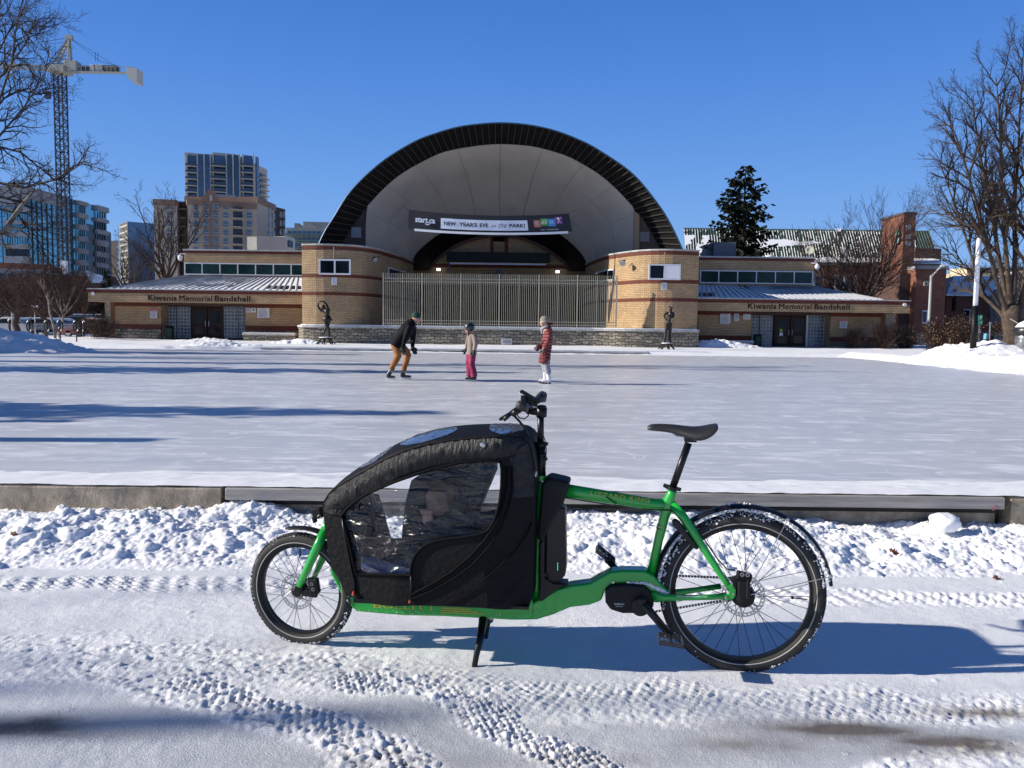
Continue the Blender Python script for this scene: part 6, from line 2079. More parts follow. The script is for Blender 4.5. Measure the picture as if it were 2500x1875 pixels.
def skate(mb_boot, mb_blade, heel, toe, ankle, s, holder=True):
    # heel/toe: blade contact points on the ice (world), ankle: top of boot
    d = (toe - heel)
    L = d.length
    u = d.normalized()
    zb = Vector((0, 0, 1))
    sole = .052 * s
    mb_blade.bar(heel + zb * .006, toe + zb * .006, .004, .012)
    mb_blade.tube([toe + zb * .006, toe + u * .012 * s + zb * .018, toe + u * .012 * s + zb * .03], .003, 5)
    for t in (.18, .78):
        p = heel.lerp(toe, t)
        mb_blade.bar(p + zb * .012, p + zb * sole, .018 * s, .05 * s, up=u)
    if holder: mb_blade.bar(heel + zb * .032 * s + u * .01, toe + zb * .032 * s - u * .01, .016, .034 * s)
    a = heel + u * .02 * s + zb * (sole + .03 * s)
    b = toe - u * .03 * s + zb * (sole + .026 * s)
    mb_boot.tube([a - u * .0, a.lerp(b, .35), a.lerp(b, .7), b, b + u * .02 * s], [(.036 * s, .036 * s), (.037 * s, .038 * s), (.040 * s, .032 * s), (.036 * s, .024 * s), (.02 * s, .014 * s)], 10)
    mb_boot.tube([a + u * .035 * s + zb * -.01 * s, a.lerp(b, .2) + zb * .06 * s, ankle, ankle + zb * .05 * s], [(.042 * s, .055 * s), (.045 * s, .058 * s), (.056 * s, .062 * s), (.058 * s, .062 * s)], 10)
# ---- man, bending forward
p0, F, k = skater_frame(968, 927)
MAN = thing('person', (p0.x, p0.y, .06), 'man in black jacket, rust trousers and dark green beanie bending forward on skates', 'person')
Hd = F(1016.5, 777)
mb = MB()
hs_ = 1.02
o_h = head_geo(mb, Hd, hs_, 1, R(14))
mb.tube([Hd + Vector((-.03, 0, -.06)), F(1008, 789), F(1003, 795)], [.052, .056, .06], 10)
# skeleton under the clothes, one surface down to the ankles
mb.tube([F(1004, 793), F(990, 808), F(975, 828), F(968, 842)], [(.17, .12), (.18, .13), (.155, .13), (.15, .13)], 12)
for pts, rr in (([F(967, 842, -.08), F(973, 866, -.09), F(957.5, 900, -.09)], [.085, .06, .045]), ([F(975, 846, .08), F(996, 863, .09), F(986, 904, .09)], [.085, .06, .045])):
    mb.tube(pts, rr, 10)
mb.tube([F(1000, 797, -.20), F(990, 826, -.24), F(983, 848, -.20)], [.05, .042, .034], 8)
mb.tube([F(1010, 800, .18), F(1007, 828, .22), F(1007, 850, .18)], [.05, .042, .034], 8)
hand_geo(mb, F(983, 849, -.20), Vector((.25, 0, -1)), .95, .5, -1)
hand_geo(mb, F(1007, 850, .18), Vector((.5, 0, -1)), .95, .6, 1)
organic('body', mb, SKN, MAN, .011, 2)
face_marks(o_h, hs_, MAN)
JK = mat('black_jacket', (.006, .006, .009), .8, spec=.15, bump=.4, bs=14)
mb = MB()
mb.tube([F(1009, 787), F(1004, 793), F(995, 803), F(984, 818), F(973, 834), F(966, 846)], [(.095, .085), (.20, .15), (.245, .185), (.235, .185), (.215, .185), (.215, .18)], 18)
mb.tube([F(1001, 797, -.19), F(995, 812, -.25), F(988, 830, -.27), F(983.5, 849, -.22)], [.085, .078, .065, .05], 12)
mb.tube([F(1010, 798, .17), F(1009, 815, .22), F(1008, 832, .24), F(1007, 848, .19)], [.085, .075, .065, .05], 12)
mb.tube([F(1001, 781), F(1006, 786), F(1012, 792)], [(.085, .07), (.10, .085), (.08, .06)], 12)   # hood bundle at the neck
mb.ball(F(998, 785), (.075, .09, .06), 10, 7)
organic('jacket', mb, JK, MAN, .013, 5)
mb = MB()
mb.tube([F(964, 836, -.05), F(967.5, 848, -.08), F(971, 861, -.1), F(972.5, 868, -.1), F(966, 881, -.1), F(958.5, 894, -.095), F(956, 901, -.09)], [(.115, .12), (.118, .118), (.098, .095), (.088, .09), (.084, .082), (.072, .072), (.082, .078)], 14)
mb.tube([F(974, 840, .06), F(984, 851, .08), F(993.5, 860, .1), F(996, 867, .1), (F(991.5, 884, .1)), F(987, 897, .1), F(985.5, 905, .1)], [(.115, .12), (.11, .11), (.095, .09), (.088, .088), (.08, .078), (.068, .07), (.078, .074)], 14)
organic('trousers', mb, mat('rust_trousers', (.28, .105, .022), .8, bump=.8, bs=9, var=.25, vs=5), MAN, .011, 3)
mb = MB()
M3 = Matrix.Rotation(R(10), 3, 'Y')
mb.ball(Hd + Vector((-.012, 0, .065)), (.112, .098, .100), 18, 12, M3)
mb.ring(Hd + Vector((-.012, 0, .035)), .098, .022, Matrix.Rotation(R(10), 3, 'Y') @ Matrix.Rotation(R(90), 3, 'X'), 24, 7)
mb.ball(Hd + Vector((-.03, 0, .155)), (.04, .04, .02), 8, 5)
organic('beanie', mb, mat('green_beanie', (.018, .055, .045), .9, bump=.6, bs=40), MAN, .010, 3)
mb = MB()
mb.bar(o_h(.10, -.05, .01), o_h(.10, .05, .01), .006, .018).bar(o_h(.10, -.052, .012), o_h(0, -.078, .014), .004, .006).bar(o_h(.10, .052, .012), o_h(0, .078, .014), .004, .006)
mb.build('sunglasses', M_['black'], MAN)
GLV = mat('black_gloves', (.012, .012, .013), .7)
mb = MB()
for g_, v_ in ((F(983, 847, -.205), Vector((.25, 0, -1))), (F(1007, 848, .182), Vector((.5, 0, -1)))):
    hand_geo(mb, g_, v_, 1.42, .5 if v_.x < .4 else .6, -1 if v_.x < .4 else 1)
organic('gloves', mb, GLV, MAN, .007, 1)
bo, bl = MB(), MB()
zi = .062
def ice_pt(px, py, Yv): 
    q = P(px, py, Yv)
    return Vector((q.x, Yv, zi))
Ym = p0.y
skate(bo, bl, ice_pt(943.5, 927, Ym - .09), ice_pt(966, 927, Ym - .13), F(956.5, 903, -.09), 1.0)
skate(bo, bl, ice_pt(977, 925, Ym + .12), ice_pt(1005, 925, Ym + .08), F(985.5, 907, .1), 1.05)
organic('skate_boots', bo, mat('skate_black', (.016, .015, .017), .35), MAN, .008, 1)
bl.build('skate_blades', mat('blade_holder_white', (.62, .62, .64), .3), MAN)
mb = MB()
for hx, hy, dy in ((956, 912, -.15), (987, 913, .04)):
    for i in range(5):
        a = F(hx - 4 + i * 2.2, hy - 6 + i * 2.3, dy)
        mb.bar(a, a + Vector((.06, -.004, .015)), .006, .006)
mb.build('laces', M_['white_frame'], MAN)
# ---- child with helmet
p0, F, k = skater_frame(1153, 931)
KID = thing('person', (p0.x, p0.y, .06), 'child in black helmet, taupe jacket and crimson snow pants standing on skates', 'person')
Hd = F(1145.5, 803)
mb = MB()
hs_ = .92
o_h = head_geo(mb, Hd, hs_, -1, R(8))
mb.tube([Hd + Vector((.02, 0, -.06)), F(1149, 815), F(1150, 820)], [.045, .047, .055], 10)
mb.tube([F(1150, 816), F(1152, 835), F(1152, 855), F(1152, 868)], [(.11, .09), (.12, .09), (.115, .095), (.12, .09)], 12)
mb.tube([F(1153, 866, -.06), F(1151, 890, -.07), F(1156, 920, -.08)], [.075, .055, .045], 10)
mb.tube([F(1149, 866, .06), F(1145, 889, .07), F(1146, 918, .09)], [.075, .055, .045], 10)
mb.tube([F(1156, 819, -.12), F(1158.5, 838, -.15), F(1157, 856, -.14)], [.045, .036, .03], 8)
mb.tube([F(1146, 819, .12), F(1141, 836, .16), F(1137, 852, .15)], [.045, .036, .03], 8)
hand_geo(mb, F(1157, 857, -.14), Vector((-.1, 0, -1)), .8, .4, -1)
hand_geo(mb, F(1136.5, 853, .15), Vector((-.3, 0, -1)), .8, .4, 1)
organic('body', mb, SKN, KID, .010, 2)
face_marks(o_h, hs_, KID)
mb = MB()
mb.tube([F(1150, 813), F(1151, 819), F(1152.5, 830), F(1152, 845), F(1151.5, 858), F(1152, 865.5)], [(.075, .075), (.145, .105), (.15, .115), (.142, .115), (.152, .125), (.155, .13)], 16)
mb.tube([F(1156, 818, -.10), F(1160, 828, -.15), F(1161, 842, -.17), F(1158.5, 856, -.15)], [.068, .064, .055, .045], 12)
mb.tube([F(1146, 818, .10), F(1142.5, 832, .15), F(1138.5, 848, .15)], [.062, .055, .045], 12)
organic('jacket', mb, mat('taupe_jacket', (.24, .19, .16), .75, bump=.6, bs=8, var=.12, vs=8), KID, .011, 4)
mb = MB()
mb.tube([F(1151, 858), F(1151, 866)], [(.13, .12), (.128, .12)], 14)
mb.tube([F(1153, 864, -.06), F(1152, 880, -.07), F(1151, 890, -.08), F(1155, 905, -.08), F(1157.5, 920, -.08)], [(.10, .10), (.10, .09), (.092, .085), (.09, .085), (.098, .09)], 14)
mb.tube([F(1148, 864, .05), F(1145, 880, .07), F(1145, 890, .08), F(1146, 904, .08), F(1147, 918, .09)], [(.09, .10), (.092, .09), (.086, .085), (.082, .08), (.088, .085)], 14)
organic('snow_pants', mb, mat('crimson_pants', (.24, .006, .06), .6, bump=.9, bs=12, var=.35, vs=6), KID, .011, 4)
mb = MB()
mb.ball(Hd + Vector((.012, 0, .045)), (.135, .115, .115), 20, 12)
mb.tube([Hd + Vector((.02, -.10, .02)), Hd + Vector((.0, -.098, -.05))], .02, 8).tube([Hd + Vector((.02, .10, .02)), Hd + Vector((.0, .098, -.05))], .02, 8)
HL = organic('helmet', mb, mat('helmet_black', (.012, .016, .016), .3, coat=.4), KID, .010, 2)
mb = MB()
for w in (-.075, -.03): mb.bar(Hd + Vector((-.10, w - .02, .085)), Hd + Vector((-.03, w - .035, .13)), .01, .006)
mb.bar(Hd + Vector((.12, -.06, .07)), Hd + Vector((.145, -.05, .03)), .02, .01)
mb.build('helmet_stripes', M_['white'], KID)
mb = MB()
for a in range(7):
    mb.tube([Hd + Vector((-.035 + .008 * a, -.07 + .02 * a, -.05)), Hd + Vector((-.03 + .01 * a, -.09 + .025 * a, -.13)), Hd + Vector((-.015 + .012 * a, -.095 + .027 * a, -.21))], [.02, .022, .008], 6)
organic('hair', mb, mat('auburn_hair', (.30, .15, .06), .6), KID, .009, 2)
mb = MB()
def mitt(mb, c, d, s):
    d = d.normalized()
    l = Vector((1, 0, 0))
    mb.tube([c, c + d * .05 * s, c + d * .12 * s, c + d * .17 * s], [(.042 * s, .034 * s), (.05 * s, .036 * s), (.05 * s, .032 * s), (.028 * s, .02 * s)], 10)
    mb.tube([c + d * .04 * s - l * .03 * s, c + d * .08 * s - l * .065 * s, c + d * .12 * s - l * .07 * s], [.02 * s, .02 * s, .012 * s], 8)
mitt(mb, F(1158, 854, -.16), Vector((-.12, 0, -1)), 1.0)
mitt(mb, F(1138, 850, .15), Vector((-.35, 0, -1)), 1.0)
organic('mittens', mb, mat('mitten_black', (.014, .018, .017), .7), KID, .009, 2)
bo, bl = MB(), MB()
Ym = p0.y
skate(bo, bl, ice_pt(1164, 931, Ym - .08), ice_pt(1143, 931, Ym - .10), F(1156.5, 917, -.08), .9)
skate(bo, bl, ice_pt(1150.5, 928, Ym + .12), ice_pt(1134.5, 928, Ym + .10), F(1147, 915, .09), .85)
organic('skate_boots', bo, mat('skate_black2', (.014, .014, .015), .4), KID, .008, 1)
bl.build('skate_blades', mat('blade_holder_pale', (.50, .50, .53), .3), KID)
# ---- woman in long red coat
p0, F, k = skater_frame(1335, 937)
WOM = thing('person', (p0.x, p0.y, .06), 'woman in long dusty red puffer coat, knit hat and white figure skates', 'person')
Hd = F(1328.5, 787)
mb = MB()
hs_ = .98
o_h = head_geo(mb, Hd, hs_, -1, R(4))
mb.tube([Hd + Vector((.02, 0, -.06)), F(1333, 800), F(1335, 807)], [.048, .05, .06], 10)
mb.tube([F(1335, 803), F(1336, 825), F(1333, 850), F(1332, 868)], [(.13, .10), (.125, .10), (.14, .11), (.15, .11)], 12)
mb.tube([F(1334, 866, -.07), F(1333, 890, -.07), F(1338, 918, -.06)], [.085, .06, .045], 10)
mb.tube([F(1330, 866, .07), F(1328, 890, .07), F(1331, 915, .07)], [.085, .06, .045], 10)
mb.tube([F(1338, 808, -.14), F(1338, 832, -.19), F(1326, 852, -.20)], [.05, .04, .032], 8)
mb.tube([F(1333, 808, .14), F(1330, 832, .19), F(1318, 848, .12)], [.05, .04, .032], 8)
hand_geo(mb, F(1326, 853, -.20), Vector((-.1, 0, -1)), .9, .4, -1)
hand_geo(mb, F(1317, 848, .12), Vector((-.8, 0, -.6)), .9, .4, 1)
organic('body', mb, SKN, WOM, .011, 2)
face_marks(o_h, hs_, WOM)
def quilt_mat(name, c):
    m = mat(name, c, .6, var=.15, vs=6)
    nt = m.node_tree
    b = nt.nodes['Principled BSDF']
    tc = N(nt, 'ShaderNodeTexCoord')
    wv = N(nt, 'ShaderNodeTexWave', Scale=4.2, Distortion=2.2)
    wv.bands_direction = 'Z'
    wv.inputs['Detail'].default_value = 2
    wv.inputs['Detail Scale'].default_value = 2.5
    nt.links.new(tc.outputs['Object'], wv.inputs[0])
    bp = N(nt, 'ShaderNodeBump', Strength=1.0, Distance=.05)
    nt.links.new(wv.outputs[0], bp.inputs['Height'])
    nt.links.new(bp.outputs[0], b.inputs['Normal'])
    return m
QM = quilt_mat('red_puffer', (.26, .055, .055))
QMB = QM
mb = MB()
def puff(pts, rr, n=18, per=.045):
    pts = [Vector(p) for p in pts]
    d = [0]
    for a, b in zip(pts[:-1], pts[1:]): d.append(d[-1] + (b - a).length)
    m = int(d[-1] / per * 4)
    P_, R_ = [], []
    for i in range(m + 1):
        s = d[-1] * i / m
        P_.append(Vector([np.interp(s, d, [p[k2] for p in pts]) for k2 in range(3)]))
        w = 1 + .045 * math.sin(2 * math.pi * s / (per * 2.1))
        R_.append((float(np.interp(s, d, [r[0] for r in rr])) * w, float(np.interp(s, d, [r[1] for r in rr])) * w))
    mb.tube(P_, R_, n)
puff([F(1336, 798), F(1338, 808), F(1337, 825), F(1335, 845), F(1331, 865), F(1328.5, 887)], [(.095, .09), (.16, .115), (.17, .13), (.165, .13), (.175, .14), (.18, .145)])
puff([F(1339, 807, -.13), F(1341, 820, -.18), F(1338, 835, -.20), F(1329, 851, -.21)], [(.08, .08), (.078, .078), (.072, .072), (.05, .05)], 12)
puff([F(1334, 807, .13), F(1331, 830, .18), F(1320, 847, .15)], [(.075, .075), (.07, .07), (.05, .05)], 12)
mb.tube([F(1346, 795), F(1343, 793), F(1336, 799), F(1332, 804)], [(.05, .10), (.10, .06), (.10, .06), (.05, .05)], 12)  # hood
organic('coat', mb, QM, WOM, .012, 2)
mb = MB()
mb.tube([F(1342, 790), F(1336, 794), F(1329, 799), F(1323, 802), F(1323, 815)], [.03, .04, .05, .045, .025], 10)
mb.ring(F(1331, 799), .09, .035, Matrix.Rotation(R(-25), 3, 'Y') @ Matrix.Rotation(R(90), 3, 'X'), 20, 8)
organic('scarf', mb, mat('grey_scarf', (.32, .31, .34), .9, bump=.7, bs=30), WOM, .011, 3)
mb = MB()
mb.ball(Hd + Vector((.016, 0, .055)), (.120, .105, .108), 20, 14)
mb.ring(Hd + Vector((.016, 0, .01)), .105, .020, Matrix.Rotation(R(-12), 3, 'Y') @ Matrix.Rotation(R(90), 3, 'X'), 26, 7)
km = mat('knit_hat', (.48, .42, .32), .9, col2=(.10, .09, .09), vs=9, stretch=(1, 1, 4), bump=.9, bs=30)
organic('knit_hat', mb, km, WOM, .010, 2)
mb = MB()
mb.ball(F(1315, 847, -.05), (.085, .05, .065), 14, 9).ball(F(1311, 853, -.05), (.05, .045, .05), 10, 7).tube([F(1319, 842, -.05), F(1328, 830, -.12)], [.02, .012], 6)
organic('bag', mb, mat('burgundy_bag', (.07, .012, .022), .55), WOM, .011, 3)
mb = MB()
mitt(mb, F(1328, 851, -.22), Vector((-.15, 0, -1)), .95)
mitt(mb, F(1318, 846, .14), Vector((-.9, 0, -.5)), .9)
organic('mittens', mb, mat('mitten_grey', (.035, .045, .045), .7), WOM, .009, 2)
mb = MB()
mb.tube([F(1334, 880, -.07), F(1334.5, 895, -.07), F(1338.5, 909, -.06), F(1339, 913, -.06)], [(.085, .085), (.082, .08), (.082, .078), (.06, .06)], 14)
mb.tube([F(1329, 880, .07), F(1328, 893, .07), F(1331.5, 908, .07)], [(.085, .085), (.07, .07), (.06, .06)], 14)
organic('sweatpants', mb, mat('grey_sweatpants', (.30, .31, .34), .9, bump=.8, bs=10, var=.15, vs=6), WOM, .010, 3)
bo, bl = MB(), MB()
Ym = p0.y
skate(bo, bl, ice_pt(1346, 937, Ym - .06), ice_pt(1321.5, 936.5, Ym - .10), F(1338, 913.5, -.06), 1.0, False)
skate(bo, bl, ice_pt(1337, 931.5, Ym + .12), ice_pt(1314.5, 931, Ym + .08), F(1331.5, 911, .07), .98, False)
organic('skate_boots', bo, mat('skate_white', (.78, .77, .78), .35), WOM, .008, 1)
bl.build('skate_blades', mat('blade_dark', (.08, .075, .08), .3, metal=.6), WOM)
mb = MB()
mb.tube([F(1338.5, 909.5, -.06), F(1338.5, 914, -.06)], .055, 12)
mb.build('ankle_band', M_['black'], WOM)

# ---- bronze figure skater statues on splay legged stands
BRZ = mat('dark_bronze', (.022, .016, .014), .45, metal=.35)
def stand(t, cx, ctop, cbot, hw, Yd):
    a = P(cx, ctop, Yd)
    g = P(cx, cbot, Yd).z
    MB().lathe([(hw, -.05), (hw, 0)], a, 22).build('plinth_disc', BRZ, t)
    MB().lathe([(hw * .96, 0.001), (hw * .9, .035), (hw * .3, .05)], a, 22).build('snow_cap', M_['snow_bank'], t, smooth=True)
    for k_ in range(7):
        an = 2 * math.pi * k_ / 7 + .35
        u = Vector((math.cos(an), math.sin(an), 0))
        q = a + u * hw * .72 + Vector((0, 0, -.05))
        e = Vector((a.x, a.y, g)) + u * (hw * (1.42))
        MB().bar(q, e, .06, .06).build('leg', BRZ, t)
Yd = 47.5
D1 = thing('statue', P(795, 838, Yd), 'dark bronze dancer statue with both arms curved over her head on a splay-legged stand', 'statue', 'bronze figure skater statues by the rink')
stand(D1, 795, 824.5, 840, .40, Yd)
f = lambda x, y, dy=0.0: P(740 + x * .0844, 720 + y * .0844, Yd + dy)
u_ = Yd / FPX * .0844
mb = MB()
mb.ball(f(580, 350), (.13, .12, .15), 14, 10)
mb.ball(f(545, 385), (.05, .05, .06), 8, 6)
mb.tube([f(600, 395), f(640, 430), f(690, 470), f(705, 540), f(700, 610), f(695, 690), f(700, 740)], [(.06, .06), (.10, .10), (.19, .15), (.17, .14), (.13, .11), (.17, .14), (.20, .15)], 14)
mb.tube([f(740, 470), f(700, 340, -.05), f(660, 250, -.05), f(580, 195, -.03), f(500, 185, 0), f(460, 205, 0)], [.12, .075, .065, .06, .045, .03], 10)
mb.tube([f(620, 490, .1), f(520, 440, .12), f(450, 380, .1), f(430, 300, .08), f(445, 230, .04), f(470, 205, 0)], [.09, .075, .065, .06, .045, .03], 10)
hand_geo(mb, f(475, 200), Vector((.9, 0, .2)), 1.0, .3, -1)
mb.tube([f(520, 470, .1), f(500, 490, .1)], [.04, .03], 6)
mb.tube([f(735, 720, .0), f(720, 860, .05), f(650, 980, .06), f(605, 1110, .05), f(560, 1130, 0), f(500, 1130, -.02)], [.15, .115, .085, .07, .05, .03], 10)
mb.tube([f(660, 720, .0), f(680, 860, -.05), f(735, 980, -.04), f(752, 1100, -.03), f(752, 1215, -.03)], [.15, .12, .085, .075, .06], 10)
mb.tube([f(752, 1205, -.03), f(740, 1222, -.05), f(715, 1228, -.1)], [.05, .045, .03], 8)
organic('figure', mb, BRZ, D1, .022, 3)
mb = MB()
mb.lathe([(.15, .14), (.20, .02), (.31, -.13), (.29, -.135), (.16, .0)], f(697, 670), 22, caps=False)
mb.build('skirt', BRZ, D1, smooth=True).modifiers.new('t', 'SOLIDIFY').thickness = .02
Yd = 46.5
S2 = thing('statue', P(1632, 853, Yd), 'dark bronze male statue in pointed cap with hand on hip on a splay-legged stand', 'statue', 'bronze figure skater statues by the rink')
stand(S2, 1628, 838.5, 853, .34, Yd)
f = lambda x, y, dy=0.0: P(1590 + x * .0844, 730 + y * .0844, Yd + dy)
mb = MB()
mb.ball(f(562, 290), (.09, .10, .13), 14, 10)
mb.tube([f(565, 330), f(568, 380)], .07, 10)
mb.tube([f(565, 370), f(560, 410), f(540, 480), f(515, 570), f(505, 640), f(500, 700)], [(.13, .12), (.20, .14), (.19, .14), (.16, .12), (.15, .12), (.17, .12)], 14)
mb.tube([f(480, 385, 0), f(420, 430, 0), f(365, 480, -.02)], [.09, .07, .06], 10)
mb.tube([f(365, 480, -.02), f(400, 540, -.05), f(440, 600, -.08)], [.06, .055, .04], 10)
mb.tube([f(630, 390, 0), f(640, 460, -.03), f(635, 525, -.08)], [.09, .07, .06], 10)
mb.tube([f(635, 525, -.08), f(585, 545, -.14), f(530, 500, -.16)], [.06, .05, .04], 10)
hand_geo(mb, f(530, 500, -.16), Vector((-.6, 0, .5)), .9, .5, -1)
hand_geo(mb, f(440, 600, -.08), Vector((.6, 0, -.5)), .9, .5, -1)
mb.tube([f(460, 690), f(445, 850, -.03), f(420, 1000, -.03), f(395, 1140, -.03), f(390, 1240, -.03)], [.13, .11, .08, .085, .06], 10)
mb.tube([f(545, 690), f(545, 850, .03), f(540, 1000, .03), f(540, 1140, .03), f(540, 1245, .03)], [.13, .11, .085, .09, .065], 10)
for x in (390, 540): mb.tube([f(x + 5, 1242, 0), f(x - 15, 1250, -.16)], [.06, .04], 8)
organic('figure', mb, BRZ, S2, .022, 2)
mb = MB()
mb.prism([f(520, 190), f(618, 265), f(610, 300), f(525, 290), f(518, 240)], (0, .10, 0))
mb.v = [(a, b - .05, c) for a, b, c in mb.v]
mb.build('pointed_cap', BRZ, S2, bevel=.02)
# ---------------------------------------------------------------- buildings beyond
class Facade:
    # vertical plane through two image columns at given depths
    def __init__(s, px0, Y0, px1, Y1, th=8.0):
        s.a = P(px0, 700, Y0); s.b = P(px1, 700, Y1)
        s.a.z = s.b.z = 0
        s.u = (s.b - s.a).normalized()
        s.L = (s.b - s.a).length
        s.n = Vector((s.u.y, -s.u.x, 0))
        s.th = th
    def at(s, px, py):
        d = ray(px, py)
        t = (s.a - CAMP).dot(s.n) / d.dot(s.n)
        q = CAMP + d * t
        return (q - s.a).dot(s.u), q.z
    def pt(s, u, z, d=0.0):
        q = s.a + s.u * u + s.n * d
        return Vector((q.x, q.y, z))
    def box(s, mb, u0, u1, z0, z1, d0, d1):
        v = [s.pt(u0, z0, d1), s.pt(u1, z0, d1), s.pt(u1, z0, d0), s.pt(u0, z0, d0), s.pt(u0, z1, d1), s.pt(u1, z1, d1), s.pt(u1, z1, d0), s.pt(u0, z1, d0)]
        return mb.add(v, [(0, 3, 2, 1), (4, 5, 6, 7), (0, 1, 5, 4), (1, 2, 6, 5), (2, 3, 7, 6), (3, 0, 4, 7)])
    def pbox(s, px0, px1, py0, py1, d0=0.0, d1=0.1, mb=None):
        mb = mb or MB()
        cy, cx = (py0 + py1) / 2, (px0 + px1) / 2
        u0, u1 = s.at(px0, cy)[0], s.at(px1, cy)[0]
        z1, z0 = s.at(cx, py0)[1], s.at(cx, py1)[1]
        return s.box(mb, u0, u1, z0, z1, d0, d1)
M_['far_beige'] = mat('far_beige', (.42, .35, .285), .9, var=.08, vs=.3)
M_['far_brown'] = mat('far_brown', (.24, .155, .115), .9, var=.1, vs=.3)
M_['far_dark'] = mat('far_dark', (.06, .045, .042), .9)
M_['far_grey'] = mat('far_grey', (.26, .26, .27), .8, var=.08, vs=.3)
M_['far_pale'] = mat('far_pale', (.42, .40, .35), .85, var=.06, vs=.3)
M_['mirror_blue'] = mat('mirror_glass', (.20, .42, .50), .08, metal=.75, var=.15, vs=.15)
M_['pane_blue'] = mat('pane_blue', (.06, .10, .16), .1, spec=.8)
M_['pane_dark'] = mat('pane_dark', (.012, .018, .026), .15, spec=.5)
M_['mullion'] = mat('mullion', (.03, .05, .07), .5)
# glass office on the left
OF = thing('office_building', (P(100, 700, 160).x, 160, 0), 'blue mirror-glass office building with grey bands behind the tower crane', 'building')
f1 = Facade(-140, 146, 76, 148)
f2 = Facade(76, 148, 259, 174)
zt1 = f1.at(40, 455)[1]
for f, a, b in ((f1, 0, f1.L), (f2, 0, f2.L)):
    f.box(MB(), a, b, 0, zt1 - .01, -10, 0).build('glass_wall', M_['mirror_blue'], OF)
mb = MB(); f1.box(mb, 0, f1.L, zt1 - 3.6, zt1, -10, .3); mb.build('parapet', M_['far_grey'], OF)
mb = MB(); f2.box(mb, 0, f2.L * .42, zt1 - 2.2, zt1 + .02, -9.9, .25); mb.build('parapet', M_['far_grey'], OF)
step = Facade(257, 174.5, 273, 177)
mb = MB(); step.box(mb, 0, step.L, 0, step.at(266, 567)[1], -12, .1); mb.build('side_wing', M_['pane_dark'], OF)
def bandset(f, x0, x1, ys, wins=True, dark_from=99, npn=5, m=None):
    for i, (a, b) in enumerate(ys):
        f.pbox(x0, x1, a, b, 0, .7).build('spandrel', m or M_['far_grey'], OF)
        if wins and i < len(ys) - 1:
            w = f.pbox(x0 + 1, x1 - 1, b + .6, ys[i + 1][0] - .6, 0, .25).build('window_strip', M_['pane_dark'] if i >= dark_from else M_['mirror_blue'], OF)
            mb = MB()
            for k in range(1, npn): f.pbox(x0 + (x1 - x0) * k / npn - .25, x0 + (x1 - x0) * k / npn + .25, b + .8, ys[i + 1][0] - .8, .25, .4, mb)
            mb.build('mullions', M_['mullion'], w)
bandset(f2, 185, 208.5, [(492, 501.5), (521.5, 533), (550, 561.5), (578, 590), (608, 619), (636, 648), (664, 674)], dark_from=9)
bandset(f2, 230, 258.5, [(504, 517), (534, 543), (562, 573), (587, 601), (615.5, 628), (642, 653), (672, 680)], dark_from=1)
bandset(f1, 14, 75, [(508, 520), (539, 548), (567, 578), (597, 608), (626, 642)], dark_from=3, npn=10)
f2.pbox(210, 229, 548, 680, 0, .2).build('dark_reflection_bay', M_['pane_dark'], OF)
mb = MB()
for f, x0, x1, st in ((f2, 79, 184, 12.2), (f1, -60, 12, 11)):
    x = x0
    while x < x1:
        f.pbox(x - .2, x + .2, 480 if f is f2 else 484, 672, 0, .18, mb)
        x += st
for y in (487, 500, 514, 528, 542, 556, 570, 584, 598, 612, 626, 640, 654):
    f2.pbox(79, 184, y - .3, y + .3, 0, .15, mb)
    f1.pbox(-60, 12, y - .3, y + .3, 0, .15, mb)
mb.build('curtain_wall_mullions', M_['mullion'], OF)
# slim glass building and balcony tower
SL = thing('office_building', (P(335, 700, 210).x, 210, 0), 'slim glass block with white gridded flank between office and apartments', 'building')
f = Facade(315, 208, 384, 212)
zt = f.at(340, 543)[1]
f.box(MB(), 0, f.L, 0, zt, -14, 0).build('glass_wall', mat('slim_glass', (.12, .17, .24), .15, metal=.5, var=.4, vs=.12), SL)
f3 = Facade(297, 214, 315, 208.05)
f3.box(MB(), 0, f3.L, 0, zt + .01, -8, 0).build('flank_wall', M_['pane_dark'], SL)
mb = MB()
for k in range(8):
    u = f3.L * k / 7
    f3.box(mb, u - .12, u + .12, 0, zt, 0, .2)
z = 2.0
while z < zt + .1:
    f3.box(mb, 0, f3.L, z - .15, z + .15, .01, .22)
    z += 1.62
mb.build('white_grid', M_['far_pale'], SL)
BT = thing('apartment_tower', (P(291, 700, 240).x, 240, 0), 'narrow far apartment tower with stacked balconies left of the slim glass block', 'building')
f = Facade(293, 240, 300, 241)
f.box(MB(), 0, f.L, 0, f.at(296, 588)[1], -10, 0).build('wall', M_['far_dark'], BT)
for y in range(604, 690, 13):
    f.pbox(285.5, 295, y - 1.8, y + 1.2, .1, 1.6).build('balcony', M_['far_grey'], BT)
# brown apartments
AP = thing('apartment_building', (P(520, 700, 160).x, 160, 0), 'beige and brown mid-rise apartment building with rounded gable above the left wing', 'building')
fa = Facade(379, 150, 435, 151)
fb = Facade(461, 151, 628, 156)
fc = Facade(628, 156, 671, 166)
fd = Facade(671, 166, 698, 170)
z = lambda F, x, y: F.at(x, y)[1]
fr_ = Facade(435, 153.5, 461, 153.6)
za = z(fa, 405, 488)
for F, zz, m in ((fa, za, 'far_beige'), (fb, z(fb, 540, 492), 'far_beige'), (fc, z(fc, 650, 492), 'far_beige'), (fd, z(fd, 685, 508), 'far_dark'), (fr_, z(fr_, 448, 492), 'far_dark')):
    F.box(MB(), 0, F.L, 0, zz, -14, 0).build('wall', M_[m], AP)
for F, y0, x in ((fa, 488, 405), (fb, 492, 540), (fc, 492, 650)):
    zz = z(F, x, y0)
    F.box(MB(), -.1, F.L + .1, zz - 1.0, zz + .05, -14.1, .35).build('cornice', M_['far_brown'], AP)
